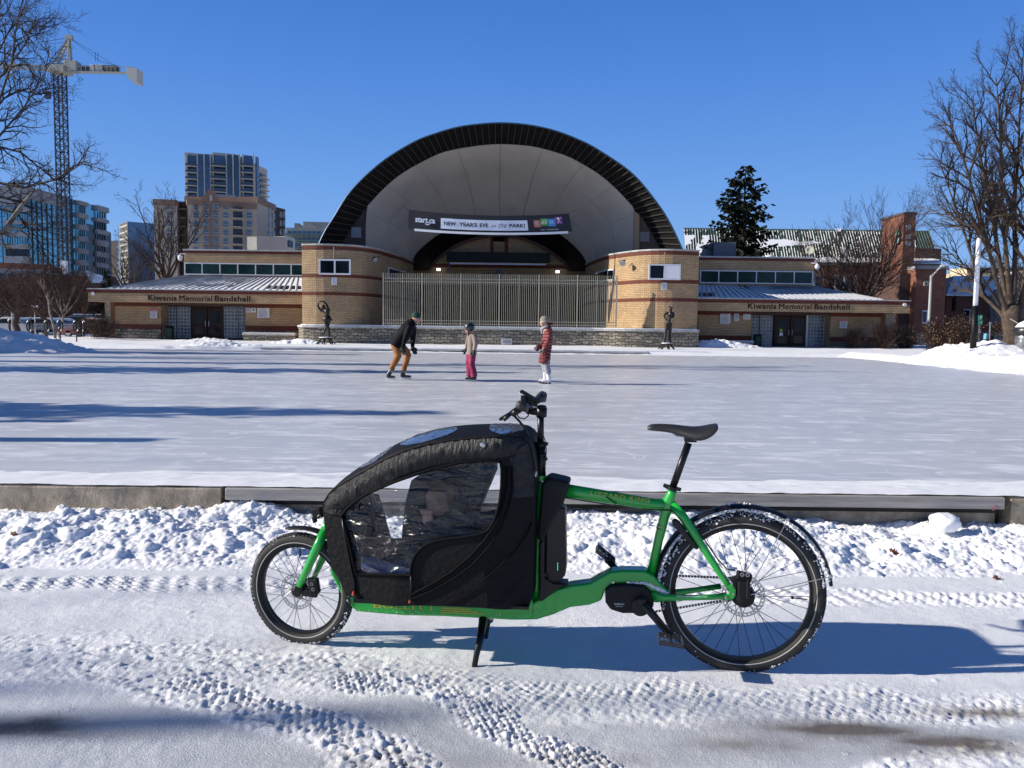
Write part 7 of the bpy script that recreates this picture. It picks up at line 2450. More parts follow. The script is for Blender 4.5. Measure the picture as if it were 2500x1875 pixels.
fb.pbox(497, 534, 494, 640, 0, .45).build('brown_bay', M_['far_brown'], AP)
mb = MB()
u0, u1 = fb.at(493, 490)[0], fb.at(536, 490)[0]
zz = z(fb, 515, 493)
pts = [fb.pt(u0 + (u1 - u0) * i / 12, zz + 2.3 * math.sin(math.pi * i / 12) ** .8, .5) for i in range(13)]
mb.prism([fb.pt(u0, zz - 1, .5)] + pts + [fb.pt(u1, zz - 1, .5)], fb.n * -1.2)
mb.build('round_gable', M_['far_brown'], AP)
MB().ball(fb.pt((u0 + u1) / 2, zz + .7, .55), (.35, .1, .55), 10, 6).build('gable_oval', M_['far_pale'], AP)
mb = MB(); fb.box(mb, fb.at(513, 480)[0], fb.at(580, 480)[0], 10, z(fb, 545, 467), -9, -4); mb.build('penthouse', mat('penthouse', (.42, .45, .48), .8), AP)
rows = [497.5 + 21.1 * k for k in range(7)]
def awin(F, x0, x1, y, h=15, m='pane_blue', d=.12):
    w = F.pbox(x0, x1, y, y + h, 0, d + .12).build('window', M_['far_pale'], AP)
    F.pbox(x0 + .8, x1 - .8, y + .9, y + h * .52, d, d + .14).build('upper_pane', M_[m], w)
    F.pbox(x0 + .8, x1 - .8, y + h * .60, y + h - 1.0, d, d + .14).build('lower_pane', M_[m], w)
for r in rows[:6]:
    awin(fa, 408, 421.5, r - 1)
    for x0, x1 in ((471.5, 485), (544, 557.5), (601, 615)): awin(fb, x0, x1, r)
    for x0, x1 in ((497, 510), (521, 533)): awin(fb, x0, x1, r, d=.5)
    for x0, x1 in ((655, 660), (664, 669)): awin(fc, x0, x1, r + 8 if False else r + 3, 14)
    for x0, x1 in ((682, 686), (690, 694)): awin(fd, x0, x1, r + 20, 13)
for r in rows:
    b = fb.pbox(569, 592, r - 2, r + 15, 0, .05).build('balcony_recess', M_['pane_dark'], AP)
    fb.pbox(568, 593, r + 14.6, r + 16.6, 0, 1.2).build('balcony_slab', M_['far_beige'], AP)
    mb = MB()
    for k in range(9): fb.pbox(569 + 2.9 * k, 569.4 + 2.9 * k, r + 8, r + 14.6, 1.0, 1.1, mb)
    fb.pbox(568.5, 592.5, r + 7.5, r + 8.2, 1.0, 1.1, mb)
    mb.build('balcony_rail', M_['mullion'], AP)
    fr_.pbox(437, 460, r + 14, r + 16, 0, 1.5).build('balcony_slab', M_['far_brown'], AP)
lw = thing('apartment_annex', (P(675, 700, 130).x, 130, 0), 'pale low flat-roofed block in front of the beige apartments', 'building')
f = Facade(628, 130, 697, 131)
f.box(MB(), 0, f.L, 0, z(f, 660, 577), -8, 0).build('wall', M_['far_beige'], lw)
f = Facade(697, 131, 721, 134)
f.box(MB(), 0, f.L, 0, z(f, 708, 579), -7, 0).build('wall', M_['far_pale'], lw)
f.pbox(702, 713, 588, 604, 0, .2).build('louvre', M_['pane_dark'], lw)
# tall tower
TW = thing('apartment_tower', (P(555, 700, 290).x, 290, 0), 'tallest grey tower with blue glass strips and dark balconies above the beige apartments', 'building')
ft = Facade(456, 284, 620, 292)
fs = Facade(620, 292, 655, 306)
zt = z(ft, 540, 379)
ft.box(MB(), 0, ft.L, 0, zt, -25, 0).build('wall', M_['far_pale'], TW)
fs.box(MB(), 0, fs.L, 0, zt - 1.5, -20, 0).build('wall', M_['far_beige'], TW)
ft.box(MB(), ft.at(519, 375)[0], ft.at(573, 375)[0], zt, z(ft, 545, 371), -12, -2).build('penthouse', M_['far_pale'], TW)
TG = mat('tower_glass', (.035, .07, .14), .12, spec=.9, var=.5, vs=.12)
for x0, x1 in ((484.5, 497), (501, 512.5), (555.5, 566), (572, 583)):
    ft.pbox(x0, x1, 378.6, 500, 0, .6).build('glass_strip', TG, TW)
for x0, x1 in ((459, 481), (523, 551), (595.5, 618)):
    ft.pbox(x0, x1, 380, 500, 0, .3).build('glass_strip', TG, TW)
for x in (457, 482.5, 499, 514, 520.5, 553, 569, 585, 593, 619):
    ft.pbox(x - 1.6, x + 1.6, 377.5, 500, 0, 1.6).build('pilaster', M_['far_pale'], TW)
for k in range(6):
    y = 404 + 15.7 * k
    for x0, x1 in ((453, 481.5), (514.5, 552), (587.5, 617.5)):
        b = ft.pbox(x0, x1, y, y + 4.2, 1.7, 3.4).build('balcony', M_['mullion'], TW)
        ft.pbox(x0, x1, y + 4.3, y + 5.6, 1.65, 3.3).build('balcony_slab', M_['far_pale'], b)
for k in range(5):
    y = 425 + 14 * k
    fs.pbox(634, 645, y, y + 9, 0, .3).build('window', M_['pane_dark'], TW)
    fs.pbox(633, 650, y + 9, y + 12, 0, 1.4).build('balcony', M_['far_pale'], TW)
fs.pbox(624, 630, 384, 500, 0, .4).build('glass_strip', TG, TW)
# pale balcony building right of the apartments
PB = thing('apartment_building', (P(760, 700, 150).x, 150, 0), 'pale green-balconied building with pediment just left of the black arch', 'building')
f = Facade(699, 150, 830, 151)
f.box(MB(), 0, f.L, 0, z(f, 760, 557), -12, 0).build('wall', M_['far_pale'], PB)
f.box(MB(), f.at(732, 540)[0], f.L, 10, z(f, 770, 535), -11, -4).build('upper_storey', M_['far_pale'], PB)
f.box(MB(), f.at(712, 540)[0], f.at(725, 540)[0], 10, z(f, 718, 540), -6, -3).build('roof_box', M_['far_grey'], PB)
MB().prism([f.pt(f.at(728, 558)[0], z(f, 752, 558), .2), f.pt(f.at(753, 543)[0], z(f, 753, 543), .2), f.pt(f.at(778, 558)[0], z(f, 752, 558), .2)], f.n * -3).build('pediment', M_['far_beige'], PB)
for k in range(4):
    y = 562 + 15 * k
    for x0 in range(703, 800, 12):
        f.pbox(x0, x0 + 7, y + 2, y + 10, 0, .15).build('window', M_['pane_blue'], PB)
    f.pbox(699, 830, y + 10.5, y + 13.5, 0, 1.2).build('balcony', mat('green_glass_rail', (.10, .20, .19), .3), PB)
# low brick shop row on the far left
SR = thing('shop_building', (P(90, 760, 95).x, 95, 0), 'dark brick shop row with orange-red upper band on the far left', 'building')
f = Facade(-120, 92, 196, 97)
f.box(MB(), 0, f.L, 0, z(f, 60, 668), -10, 0).build('wall', M_['dark_brick'], SR, uv=True)
f.pbox(-100, 124, 642, 655, -8, .3).build('upper_band', M_['red_brick'], SR, uv=True)
f.pbox(-100, 124, 655.5, 700, -.5, .12).build('upper_wall', M_['far_grey'], SR)
for k in range(6):
    w = f.pbox(-2 + 22 * k, 12 + 22 * k, 668, 690, .1, .3).build('window', M_['pane_dark'], SR)
sp = f.pbox(-60, 23.5, 738, 772, 0, .15).build('shop_window', M_['far_pale'], SR)
for x0 in (-30, -14, 2, 13): f.pbox(x0, x0 + 8.5, 740, 753, .1, .2).build('pane', M_['pane_dark'], sp); f.pbox(x0, x0 + 8.5, 755, 770, .1, .2).build('pane', M_['pane_dark'], sp)
SG = thing('shop_sign', P(-10, 735, 92.5), 'pale blue shop sign with dark blue capitals at the left edge of the photo', 'sign')
f.pbox(-70, 23.5, 714.5, 736, .35, .6).build('sign_board', mat('sign_pale', (.5, .56, .68), .6), SG)
mb = MB()
ua, ub = f.at(-4, 727)[0], f.at(21.5, 727)[0]
z0_, z1_ = f.at(8, 732)[1], f.at(8, 721)[1]
text_to(mb, 'ATIVE', lambda u, v: f.pt(ua + (ub - ua) * u, z0_ + (z1_ - z0_) * v, .63), offset=.02)
mb.build('sign_letters', mat('sign_blue', (.03, .05, .22), .5), SG)
# far dark row filling between the shops and the bandshell
BK2 = thing('brick_building', (P(215, 760, 105).x, 105, 0), 'long dark brick block behind the parked cars left of the bandshell', 'building')
f = Facade(120, 104, 330, 106)
f.box(MB(), 0, f.L, 0, z(f, 200, 705), -8, 0).build('wall', M_['dark_brick'], BK2, uv=True)
f.pbox(118, 320, 701, 707, -1, .3).build('parapet', M_['far_dark'], BK2)
for k in range(5): f.pbox(150 + 22 * k, 160 + 22 * k, 720, 742, 0, .15).build('window', M_['pane_dark'], BK2)
HS = thing('house', (P(220, 700, 120).x, 120, 0), 'dark gabled house with a snowy roof left of the bandshell', 'house')
a, b = P(196, 705, 118), P(222, 705, 118)
ap = P(207, 666, 118)
MB().prism([Vector((a.x, 118, 0)), Vector((b.x, 118, 0)), Vector((b.x, 118, P(222, 690, 118).z)), Vector((ap.x, 118, ap.z)), Vector((a.x, 118, P(196, 690, 118).z))], (0, 9, 0)).build('wall', M_['far_dark'], HS)
MB().prism([ap + Vector((0, 0, .15)), P(224, 691, 118), P(258, 690, 121), P(245, 675, 121)], (0, .5, .2)).build('roof', M_['snow_far'], HS)

# ---------------------------------------------------------------- brick hall on the right
HL_ = thing('brick_hall', (P(1980, 800, 82).x, 82, 0), 'red brick hall with snow-streaked green metal roof behind the right wing', 'building')
ez = P(1980, 643, 78).z
ex0, ex1 = P(1680, 640, 78).x, P(2240, 645, 78).x
MB().box(ex0, ex1, 78, 96, 0, ez - .25).build('wall', M_['red_brick'], HL_, uv=True)
MB().box(ex0 - .3, ex1 + .1, 77.7, 96, ez - .30, ez - .02).build('eave', M_['black'], HL_)
rz, rY = None, 88.0
rz = P(1980, 560, rY).z
rx0, rx1 = P(1681, 560, rY).x - .5, P(2267, 557, rY).x
GR = mat('green_metal_roof', (.095, .135, .095), .6, var=.3, vs=.4)
ex1b = P(2290, 650, 78).x
MB().prism([Vector((ex0 - .3, 77.6, ez)), Vector((ex1b, 77.6, ez)), Vector((rx1, rY, rz)), Vector((rx0, rY, rz))], (0, .05, -.2)).build('roof', GR, HL_)
MB().prism([Vector((ex1b, 77.6, ez)), Vector((ex1b, 98, ez)), Vector((rx1, rY, rz))], (-.1, 0, -.1)).build('roof_hip', GR, HL_)
mb, ms = MB(), MB()
nsm = 92
def rp(u, v, h=0.0):
    xa = ex0 - .3 + (rx0 - ex0 + .3) * v
    xb = ex1b + (rx1 - ex1b) * v
    return Vector((xa + (xb - xa) * u, 77.6 + (rY - 77.6) * v - .3 * h, ez + (rz - ez) * v + h))
for k in range(nsm + 1):
    mb.bar(rp(k / nsm, 0, .04), rp(k / nsm, 1, .04), .05, .07)
mb.build('roof_seams', GR, HL_)
U, V = 92 * 7, 50
uu, vv = np.meshgrid((np.arange(U) + .5) / U, (np.arange(V) + .5) / V)
n1 = fbm(uu * 22, vv * 3.2, 4, 301)
n2 = fbm(uu * 60, vv * 5, 3, 302)
sfrac = (uu * nsm) % 1
seamside = (sfrac < .14)
cov = np.zeros(uu.shape, bool)
cov |= seamside & (vv < .93) & (n2 > .40) & (uu < .93)
cov |= (vv < .085 + .06 * n2)
cov |= (uu < .10) & (n1 > .42) & (vv < .72)
cov |= (uu > .28) & (uu < .55) & (np.abs(vv - (.50 + .18 * (uu - .28) + .1 * (n1 - .5))) < .15 * (1 - (uu - .28) / .30)) 
cov |= (uu > .62) & (uu < .92) & (n1 > .66)
cov |= (uu > .84) & (uu < .93) & (vv < .9) & (n1 > .45)
idx = {}
def vid2(i, j):
    if (i, j) not in idx:
        idx[(i, j)] = len(ms.v)
        ms.v.append(tuple(rp(i / U, j / V, .14)))
    return idx[(i, j)]
for j in range(V):
    for i in range(U):
        if cov[j, i]: ms.f.append((vid2(i, j), vid2(i + 1, j), vid2(i + 1, j + 1), vid2(i, j + 1)))
o_ = ms.build('roof_snow', M_['snow_plain'], HL_)
o_.modifiers.new('t', 'SOLIDIFY').thickness = .08
def hwin(px0, px1, py0, py1, Yd, par=HL_, surround=True):
    w = rect(px0, px1, py0, py1, Yd, .12).build('window', mat('stone_surround', (.36, .34, .28), .8) if surround else M_['white_frame'], par)
    return w
for x0, x1 in ((1985, 2009), (2036, 2092), (2118, 2158)):
    w = hwin(x0, x1, 669, 720, 78)
    rect(x0 + 5, min(x0 + 21, x1 - 3), 677, 706, 77.92, .1).build('pane', M_['pane_dark'], w)
    if x1 - x0 > 40: rect(x0 + 30, x0 + 46, 678, 699, 77.92, .1).build('pane', M_['pane_dark'], w); rect(x0 + 21.5, x0 + 24, 676, 720, 77.9, .1).build('white_post', M_['white_frame'], w)
# chimney tower: angled shaft
ct = P(2206, 529, 75).z
xa, xm, xb = P(2180, 600, 75.5).x, P(2204, 600, 73.6).x, P(2233, 600, 73.6).x
MB().prism([Vector((xa, 75.8, 0)), Vector((xm, 73.6, 0)), Vector((xb, 73.6, 0)), Vector((xb, 77.9, 0)), Vector((xa, 77.9, 0))], (0, 0, ct)).build('chimney_tower', M_['red_brick'], HL_, uv=True)
MB().prism([Vector((xa - .1, 75.7, ct)), Vector((xm - .05, 73.5, ct)), Vector((xb + .1, 73.5, ct)), Vector((xb + .1, 78, ct)), Vector((xa - .1, 78, ct))], (0, 0, .22)).build('tower_cap', M_['far_dark'], HL_)
for a, b in ((549, 560), (572, 583), (590, 600)): rect(2212, 2223, a, b, 73.6, .06).build('stone_inset', M_['far_grey'], HL_)
MB().prism([P(2187, 561, 74.7), P(2196, 560, 74.1), P(2196, 596, 74.1), P(2187, 597, 74.7)], (-.1, -.12, 0)).build('tower_window', mat('verdigris', (.16, .26, .22), .6), HL_)
# dark upper block and the lower brick block
rect(2229, 2292, 607, 760, 79, .2).build('upper_block', M_['dark_brick'], HL_, uv=True)
MB().box(P(2229, 640, 79).x, P(2292, 640, 79).x, 79, 92, 0, P(2260, 607, 79).z).build('upper_block', M_['dark_brick'], HL_, uv=True)
zz = P(2270, 657, 72).z
MB().box(P(2236, 700, 72).x, P(2309, 700, 72).x, 72, 90, 0, zz).build('lower_block', M_['red_brick'], HL_, uv=True)
MB().box(P(2234, 700, 72).x, P(2312, 700, 72).x, 71.8, 90, zz, zz + .28).build('block_cap', M_['far_grey'], HL_)
MB().box(P(2196, 700, 73).x, P(2238, 700, 72).x, 73.0, 90, 0, P(2215, 640, 73).z - 1.0).build('link_block', M_['dark_brick'], HL_, uv=True)
w = rect(2255, 2266, 686, 697.5, 72, .08).build('window', mat('cream_surround', (.5, .44, .3), .8), HL_)
rect(2258.5, 2262.5, 690, 695, 71.93, .06).build('pane', M_['pane_dark'], w)
w = rect(2250, 2264, 758, 790, 72, .1).build('window', M_['white_frame'], HL_)
rect(2252.5, 2261.5, 761, 786, 71.9, .06).build('pane', M_['pane_dark'], w)
rect(2231, 2315, 814, 860, 71.9, .5).build('stone_base', M_['concrete'], HL_)
for k in range(3): MB().box(P(2226, 830, 71).x, P(2262, 830, 71).x, 70.2 - .35 * k, 71.4, 0, .9 - .2 * k).build('step', M_['concrete'], HL_)
# small snowy-roofed brick building, far right
SB_ = thing('brick_building', (P(2420, 780, 84).x, 84, 0), 'single-storey brick building with snow-covered hipped roof on the far right', 'building')
ez = P(2400, 720, 82).z
xa, xb = P(2309, 750, 82).x, P(2560, 750, 82).x
MB().box(xa, xb, 82, 96, 0, ez - .2).build('wall', M_['red_brick'], SB_, uv=True)
MB().box(xa - .2, xb, 81.7, 96, ez - .22, ez).build('eave', M_['black'], SB_)
rz = P(2400, 674, 90).z
MB().prism([Vector((xa - .2, 81.6, ez)), Vector((xb, 81.6, ez)), Vector((xb, 90, rz)), Vector((P(2330, 674, 90).x, 90, rz))], (0, .05, -.15)).build('roof', M_['snow_plain'], SB_)
MB().prism([Vector((xa - .2, 81.6, ez)), Vector((P(2330, 674, 90).x, 90, rz)), Vector((xa - .2, 98, ez))], (0, .05, -.15)).build('roof_hip', M_['far_grey'], SB_)
for x0, x1, y0, y1 in ((2351, 2368, 755, 790), (2421, 2439, 756, 790), (2451, 2458, 757, 790)):
    w = rect(x0, x1, y0, y1, 82, .1).build('window', M_['white_frame'], SB_)
    rect(x0 + 2, x1 - 2.5, y0 + 2.5, y1 - 3, 81.9, .06).build('pane', M_['pane_dark'], w)
for x0, x1 in ((2419, 2438), (2447, 2457)):
    w = rect(x0, x1, 817, 831, 82, .1).build('basement_window', M_['white_frame'], SB_)
    rect(x0 + 2, x1 - 3, 820, 828, 81.9, .06).build('pane', M_['pane_dark'], w)
rect(2311, 2560, 812, 840, 81.95, .15).build('stone_base', M_['concrete'], SB_)
mb = MB()
rect(2327, 2331, 704, 724, 83, .5).build('vent_pipe', M_['far_grey'], SB_)
rect(2352, 2363, 680, 689, 88, 1.2).build('roof_box', M_['far_beige'], SB_)
rect(2342, 2344, 677, 690, 87, .1).build('flue', M_['white_frame'], SB_)
rect(2396, 2412, 697, 703.5, 85.5, .2).build('skylight', M_['pane_dark'], SB_)
rect(2325.5, 2330, 722, 760, 81.9, .3).build('downpipe', M_['black'], SB_)
rect(2445, 2449, 730, 822, 81.95, .12).build('downpipe', mat('copper_pipe', (.2, .09, .05), .6), SB_)
FB = thing('office_building', (P(2430, 700, 140).x, 140, 0), 'cream and dark modern building showing above the far right roof', 'building')
f = Facade(2360, 140, 2560, 141)
f.box(MB(), 0, f.L, 0, z(f, 2400, 665), -8, 0).build('wall', mat('cream_wall', (.52, .42, .27), .85), FB)
f.pbox(2360, 2383, 653, 668, -5, .1).build('stair_block', mat('cream_wall2', (.52, .42, .27), .85), FB)
f.pbox(2395, 2560, 655, 668, -5, .3).build('dark_storey', M_['pane_dark'], FB)
f.pbox(2440, 2560, 651, 655, -4, .8).build('blue_canopy', M_['mirror_blue'], FB)
GH = thing('white_gable_building', (P(2480, 740, 76).x, 76, 0), 'white-walled gabled building behind the big tree at the right edge', 'house')
MB().prism([P(2464, 790, 76), P(2560, 790, 76), P(2560, 700, 76), P(2500, 660, 76), P(2463, 722, 76)], (0, 3, 0)).build('wall', M_['far_pale'], GH)

# ---------------------------------------------------------------- tower crane
CY = 120.0
CR_ = thing('tower_crane', (P(158, 700, CY).x, CY, 0), 'tower crane with black lattice mast and white jib above the glass office', 'tower crane')
def lattice(px0, py0, px1, py1, wpx, bays, m, name, Yd=CY, r=.11, zz_=True):
    a, b = P(px0, py0, Yd), P(px1, py1, Yd)
    b = Vector((a.x, Yd, b.z)) if abs(px1 - px0) < 30 and abs(py1 - py0) > 60 else b
    h = wpx * Yd / FPX / 2
    mb = MB()
    ax_ = (b - a).normalized()
    s1 = Vector((1, 0, 0)) if abs(ax_.z) > .5 else Vector((0, 0, 1))
    s2 = Vector((0, 1, 0))
    cs = [s1 * sx * h + s2 * sy * h for sx, sy in ((-1, -1), (1, -1), (1, 1), (-1, 1))]
    for c in cs: mb.bar(a + c, b + c, r * 1.9, r * 1.9)
    for i in range(bays):
        p, q = a.lerp(b, i / bays), a.lerp(b, (i + 1) / bays)
        for k in range(4):
            c0, c1 = cs[k], cs[(k + 1) % 4]
            mb.bar(p + c0, p + c1, r, r)
            mb.bar(p + (c0 if i % 2 else c1), q + (c1 if i % 2 else c0), r, r)
    return mb.build(name, m, CR_)
MB_BL = mat('crane_black', (.015, .018, .035), .5)
MB_WH = mat('crane_white', (.33, .32, .27), .5)
lattice(161, 712, 155, 182, 20, 34, MB_BL, 'mast', r=.085)
mxx = P(161, 712, CY).x
c = lambda px, py, dy=0: P(px, py, CY + dy)
MB().obox(Vector((mxx, CY, P(155, 172, CY).z)), (2.6, 2.6, 1.0)).build('slewing_ring', MB_WH, CR_, bevel=.1)
mb = MB()
top = c(169, 92)
for dx, dy in ((-1.6, -.6), (-1.6, .6), (.9, -.6), (.9, .6)):
    mb.bar(Vector((mxx + dx + .6, CY + dy, P(155, 168, CY).z)), top + Vector((0, dy * .3, 0)), .22, .22)
for t in np.linspace(.1, .9, 8):
    a_ = Vector((mxx - 1.0, CY - .6, P(155, 168, CY).z)).lerp(top, t); b_ = Vector((mxx + 1.5, CY - .6, P(155, 168, CY).z)).lerp(top, min(1, t + .08))
    mb.bar(a_, b_, .1, .1)
mb.obox(top, (1.0, .6, .6))
mb.build('apex_frame', MB_WH, CR_)
mb = MB()
for dy in (-.7, .7):
    mb.bar(c(140, 176, dy), c(334, 178.5, dy), .2, .3)
    mb.bar(c(165, 161, dy), c(330, 164, dy), .06, .06)
    for k in range(16): mb.bar(c(168 + 10.3 * k, 161.2 + .2 * k, dy), c(168 + 10.3 * k, 176, dy), .06, .06)
for k in range(24): mb.bar(c(145 + 8 * k, 177, -.7), c(149 + 8 * k, 177, .7), .12, .12)
mb.build('counter_jib', MB_WH, CR_)
MB().prism([c(308, 164, -1), c(334, 166, -1), c(334, 200, -1), c(322, 199, -1), c(310, 188, -1)], (0, 2, 0)).build('counterweight', mat('counterweight', (.42, .42, .38), .8), CR_)
MB().obox(c(178, 164), (1.8, 1.6, 1.5)).build('operator_cab', MB_WH, CR_, bevel=.08)
for k, (x, w, h, cc) in enumerate(((213, 1.2, .7, (.05, .05, .06)), (231, .8, 1.0, (.5, .5, .5)), (246, 1.6, 1.0, (.35, .36, .36)), (271, 2.2, .8, (.06, .06, .07)))):
    MB().obox(c(x, 169), (w, 1.2, h)).build('winch_box', mat('winch%d' % k, cc, .6), CR_, bevel=.05)
lattice(133, 168, -150, 150, 9, 30, MB_WH, 'jib', r=.05)
mb = MB()
mb.bar(top, c(283, 161), .05, .05).bar(top, c(245, 150), .05, .05).bar(c(245, 150), c(300, 164), .05, .05)
mb.bar(top, c(0, 118), .06, .06)
for x in (233, 239): mb.bar(c(x, 128), c(x, 150), .05, .05)
mb.build('tie_cables', M_['mullion'], CR_)
MB().tube([c(117, 165), c(117, 300)], .04, 4).obox(c(117, 232), (.7, .4, 1.1)).build('hoist_hook', MB_BL, CR_)
w_ = rect(153, 167, 637, 710, CY - 3, .6).build('site_wrap', mat('white_wrap', (.6, .62, .68), .8, var=.2, vs=.5), CR_)

# ---------------------------------------------------------------- bare trees
def tw_tube(mb, pts, rs, n=3):
    mb.tube(pts, rs, n, caps=False)
def grow(mbs, p, d, L, r, lev, rnd, kids, ratio, ang, up, nseg=4, wig=.16, tmin=.2, rmin=.006, bends=0.0):
    pts, rs = [Vector(p)], [r]
    d = d.normalized()
    dirs = [d]
    for i in range(nseg):
        d = (d + Vector((rnd.gauss(0, wig), rnd.gauss(0, wig), rnd.gauss(0, wig) + up))).normalized()
        pts.append(pts[-1] + d * (L / nseg))
        rs.append(max(rmin, r * (1 - .75 * (i + 1) / nseg)))
        dirs.append(d)
    tw_tube(mbs[0] if lev <= 1 and len(mbs) > 1 else mbs[-1], pts, rs, 7 if lev == 0 else (5 if lev == 1 else 3))
    if not kids: return
    k0 = kids[0]
    for j in range(k0):
        t = tmin + (1 - tmin) * (j + rnd.random() * .9) / k0
        x = t * nseg
        i = min(nseg - 1, int(x))
        q = pts[i].lerp(pts[i + 1], x - i)
        dd = dirs[i + 1]
        o = dd.orthogonal().normalized()
        o = Matrix.Rotation(rnd.uniform(0, 6.283), 3, dd) @ o
        a = ang * rnd.uniform(.6, 1.25)
        nd = dd * math.cos(a) + o * math.sin(a)
        rr = max(rmin, min(r * (1 - .75 * t) * .7, r * .55))
        grow(mbs, q, nd, L * ratio * rnd.uniform(.65, 1.15) * (1.15 - .5 * t), rr, lev + 1, rnd, kids[1:], ratio, ang, up, max(3, nseg - 1), wig, .15, rmin)
def bare_tree(name, base, H, r, seed, label, cat='tree', kids=(7, 7, 6), lean=(0, 0), ratio=.5, ang=.7, up=.06, trunk_frac=.35, stems=6, sang=.45, mt='bark', mtw='twig', rmin=.007, group=None, only=None, wig=.12):
    rnd = random.Random(seed)
    t = thing(name, tuple(base), label, cat, group)
    mt_, mc = MB(), MB()
    b = Vector(base)
    ht = H * trunk_frac
    tp = [b - Vector((0, 0, .2))]
    d = Vector((lean[0], lean[1], 1)).normalized()
    for i in range(5): tp.append(b + d * ht * (i + 1) / 5 + Vector((rnd.gauss(0, .01), rnd.gauss(0, .01), 0)) * H)
    mt_.tube(tp, [r * 1.25, r * 1.02, r * .95, r * .9, r * .86, r * .8], 10, caps=False)
    for s in range(stems):
        az = 2 * math.pi * (s + rnd.uniform(-.3, .3)) / stems
        if only is not None: az = only[s % len(only)]
        a = sang * rnd.uniform(.5, 1.3)
        dd = Vector((math.cos(az) * math.sin(a), math.sin(az) * math.sin(a), math.cos(a))) + Vector((lean[0], lean[1], 0))
        q = tp[-1].lerp(tp[-3], rnd.uniform(0, .9))
        grow([mt_, mc], q, dd, (H - ht) * rnd.uniform(.8, 1.05), r * rnd.uniform(.42, .62), 1, rnd, kids, ratio, ang, up, 6, wig, .12, rmin)
    mt_.build('trunk', M_[mt], t, smooth=True)
    mc.build('crown', M_[mtw], t)
    return t
# tall tree at the right edge: vase of ascending limbs
rt_b = P(2474, 868, 35.0)
T = thing('bare_tree', (rt_b.x, 35.0, .25), 'tall bare vase-shaped tree at the right edge beside the light column', 'tree')
rnd = random.Random(42)
mt_, mc = MB(), MB()
q = lambda px, py, dy=0: P(px, py, 35.0 + dy)
mt_.tube([q(2474, 885), q(2474, 860), q(2475, 815), q(2470, 775), q(2468, 745)], [.52, .42, .39, .40, .34], 12)
LK = .52
limbs = [([(2462, 790), (2440, 760), (2400, 722), (2376, 640), (2352, 560), (2320, 470), (2296, 400)], .20, 0.6),
    ([(2462, 770), (2436, 700), (2412, 600), (2380, 480), (2350, 380), (2322, 300)], .21, -.8),
    ([(2464, 760), (2444, 660), (2424, 540), (2400, 420), (2384, 320), (2372, 235)], .22, .4),
    ([(2468, 750), (2458, 640), (2448, 520), (2444, 400), (2440, 280), (2432, 190)], .22, -.5),
    ([(2474, 750), (2478, 620), (2476, 500), (2486, 380), (2490, 260), (2496, 150)], .22, .8),
    ([(2484, 790), (2500, 700), (2512, 600), (2524, 480), (2540, 300), (2550, 180)], .25, 0),
    ([(2486, 770), (2530, 660), (2580, 520), (2620, 380), (2650, 280)], .22, .5),
    ([(2440, 745), (2400, 680), (2345, 640), (2300, 600)], .10, -.9),
    ([(2430, 640), (2380, 560), (2330, 530), (2290, 500)], .09, .9)]
for pts, r0, dy in limbs:
    n = len(pts)
    pp = [q(x, y, dy * i * .6) for i, (x, y) in enumerate(pts)]
    rs = [max(.018, r0 * LK * (1 - .85 * i / (n - 1))) for i in range(n)]
    mt_.tube(pp, rs, 8, caps=False)
    nk = 17 if r0 > .15 else 10
    for j in range(nk):
        t = .25 + .75 * (j + rnd.random()) / nk
        x = t * (n - 1); i = min(n - 2, int(x))
        p = pp[i].lerp(pp[i + 1], x - i)
        dd = (pp[i + 1] - pp[i]).normalized()
        o = Matrix.Rotation(rnd.uniform(0, 6.283), 3, dd) @ dd.orthogonal().normalized()
        a = rnd.uniform(.35, .8)
        grow([mc], p, dd * math.cos(a) + o * math.sin(a), rnd.uniform(1.5, 2.7) * (1.2 - .5 * t), r0 * (1 - .8 * t) * .5 + .01, 2, rnd, (6, 5, 3) if r0 > .15 else (6, 4), .55, .6, .03, 5, .13, .15, .0045)
mt_.build('trunk', M_['bark'], T, smooth=True)
mc.build('crown', M_['twig'], T)
# silver round lamp on the trunk
SLp = thing('floodlight', q(2500, 830, -1.2), 'round silver lamp with snow on its dark shade hanging at the right edge', 'lamp')
c0 = q(2509, 829, -1.2)
MB().ball(c0, (.50, .45, .60), 22, 14).build('bowl', mat('silver_bowl', (.35, .36, .38), .25, metal=.8, var=.3, vs=5), SLp, smooth=True)
MB().lathe([(.66, -.02), (.45, .3), (.2, .48), (.02, .52)], c0 + Vector((0, 0, .25)), 22).build('shade', M_['black_metal'], SLp, smooth=True)
MB().lathe([(.50, .27), (.35, .44), (.15, .55), (.02, .58)], c0 + Vector((0, 0, .25)), 22).build('snow_cap', M_['snow_bank'], SLp, smooth=True)
MB().tube([q(2466, 778, -.3), q(2497, 796, -1.0), c0 + Vector((0, 0, .8))], .02, 6).build('bracket', M_['galv'], SLp)
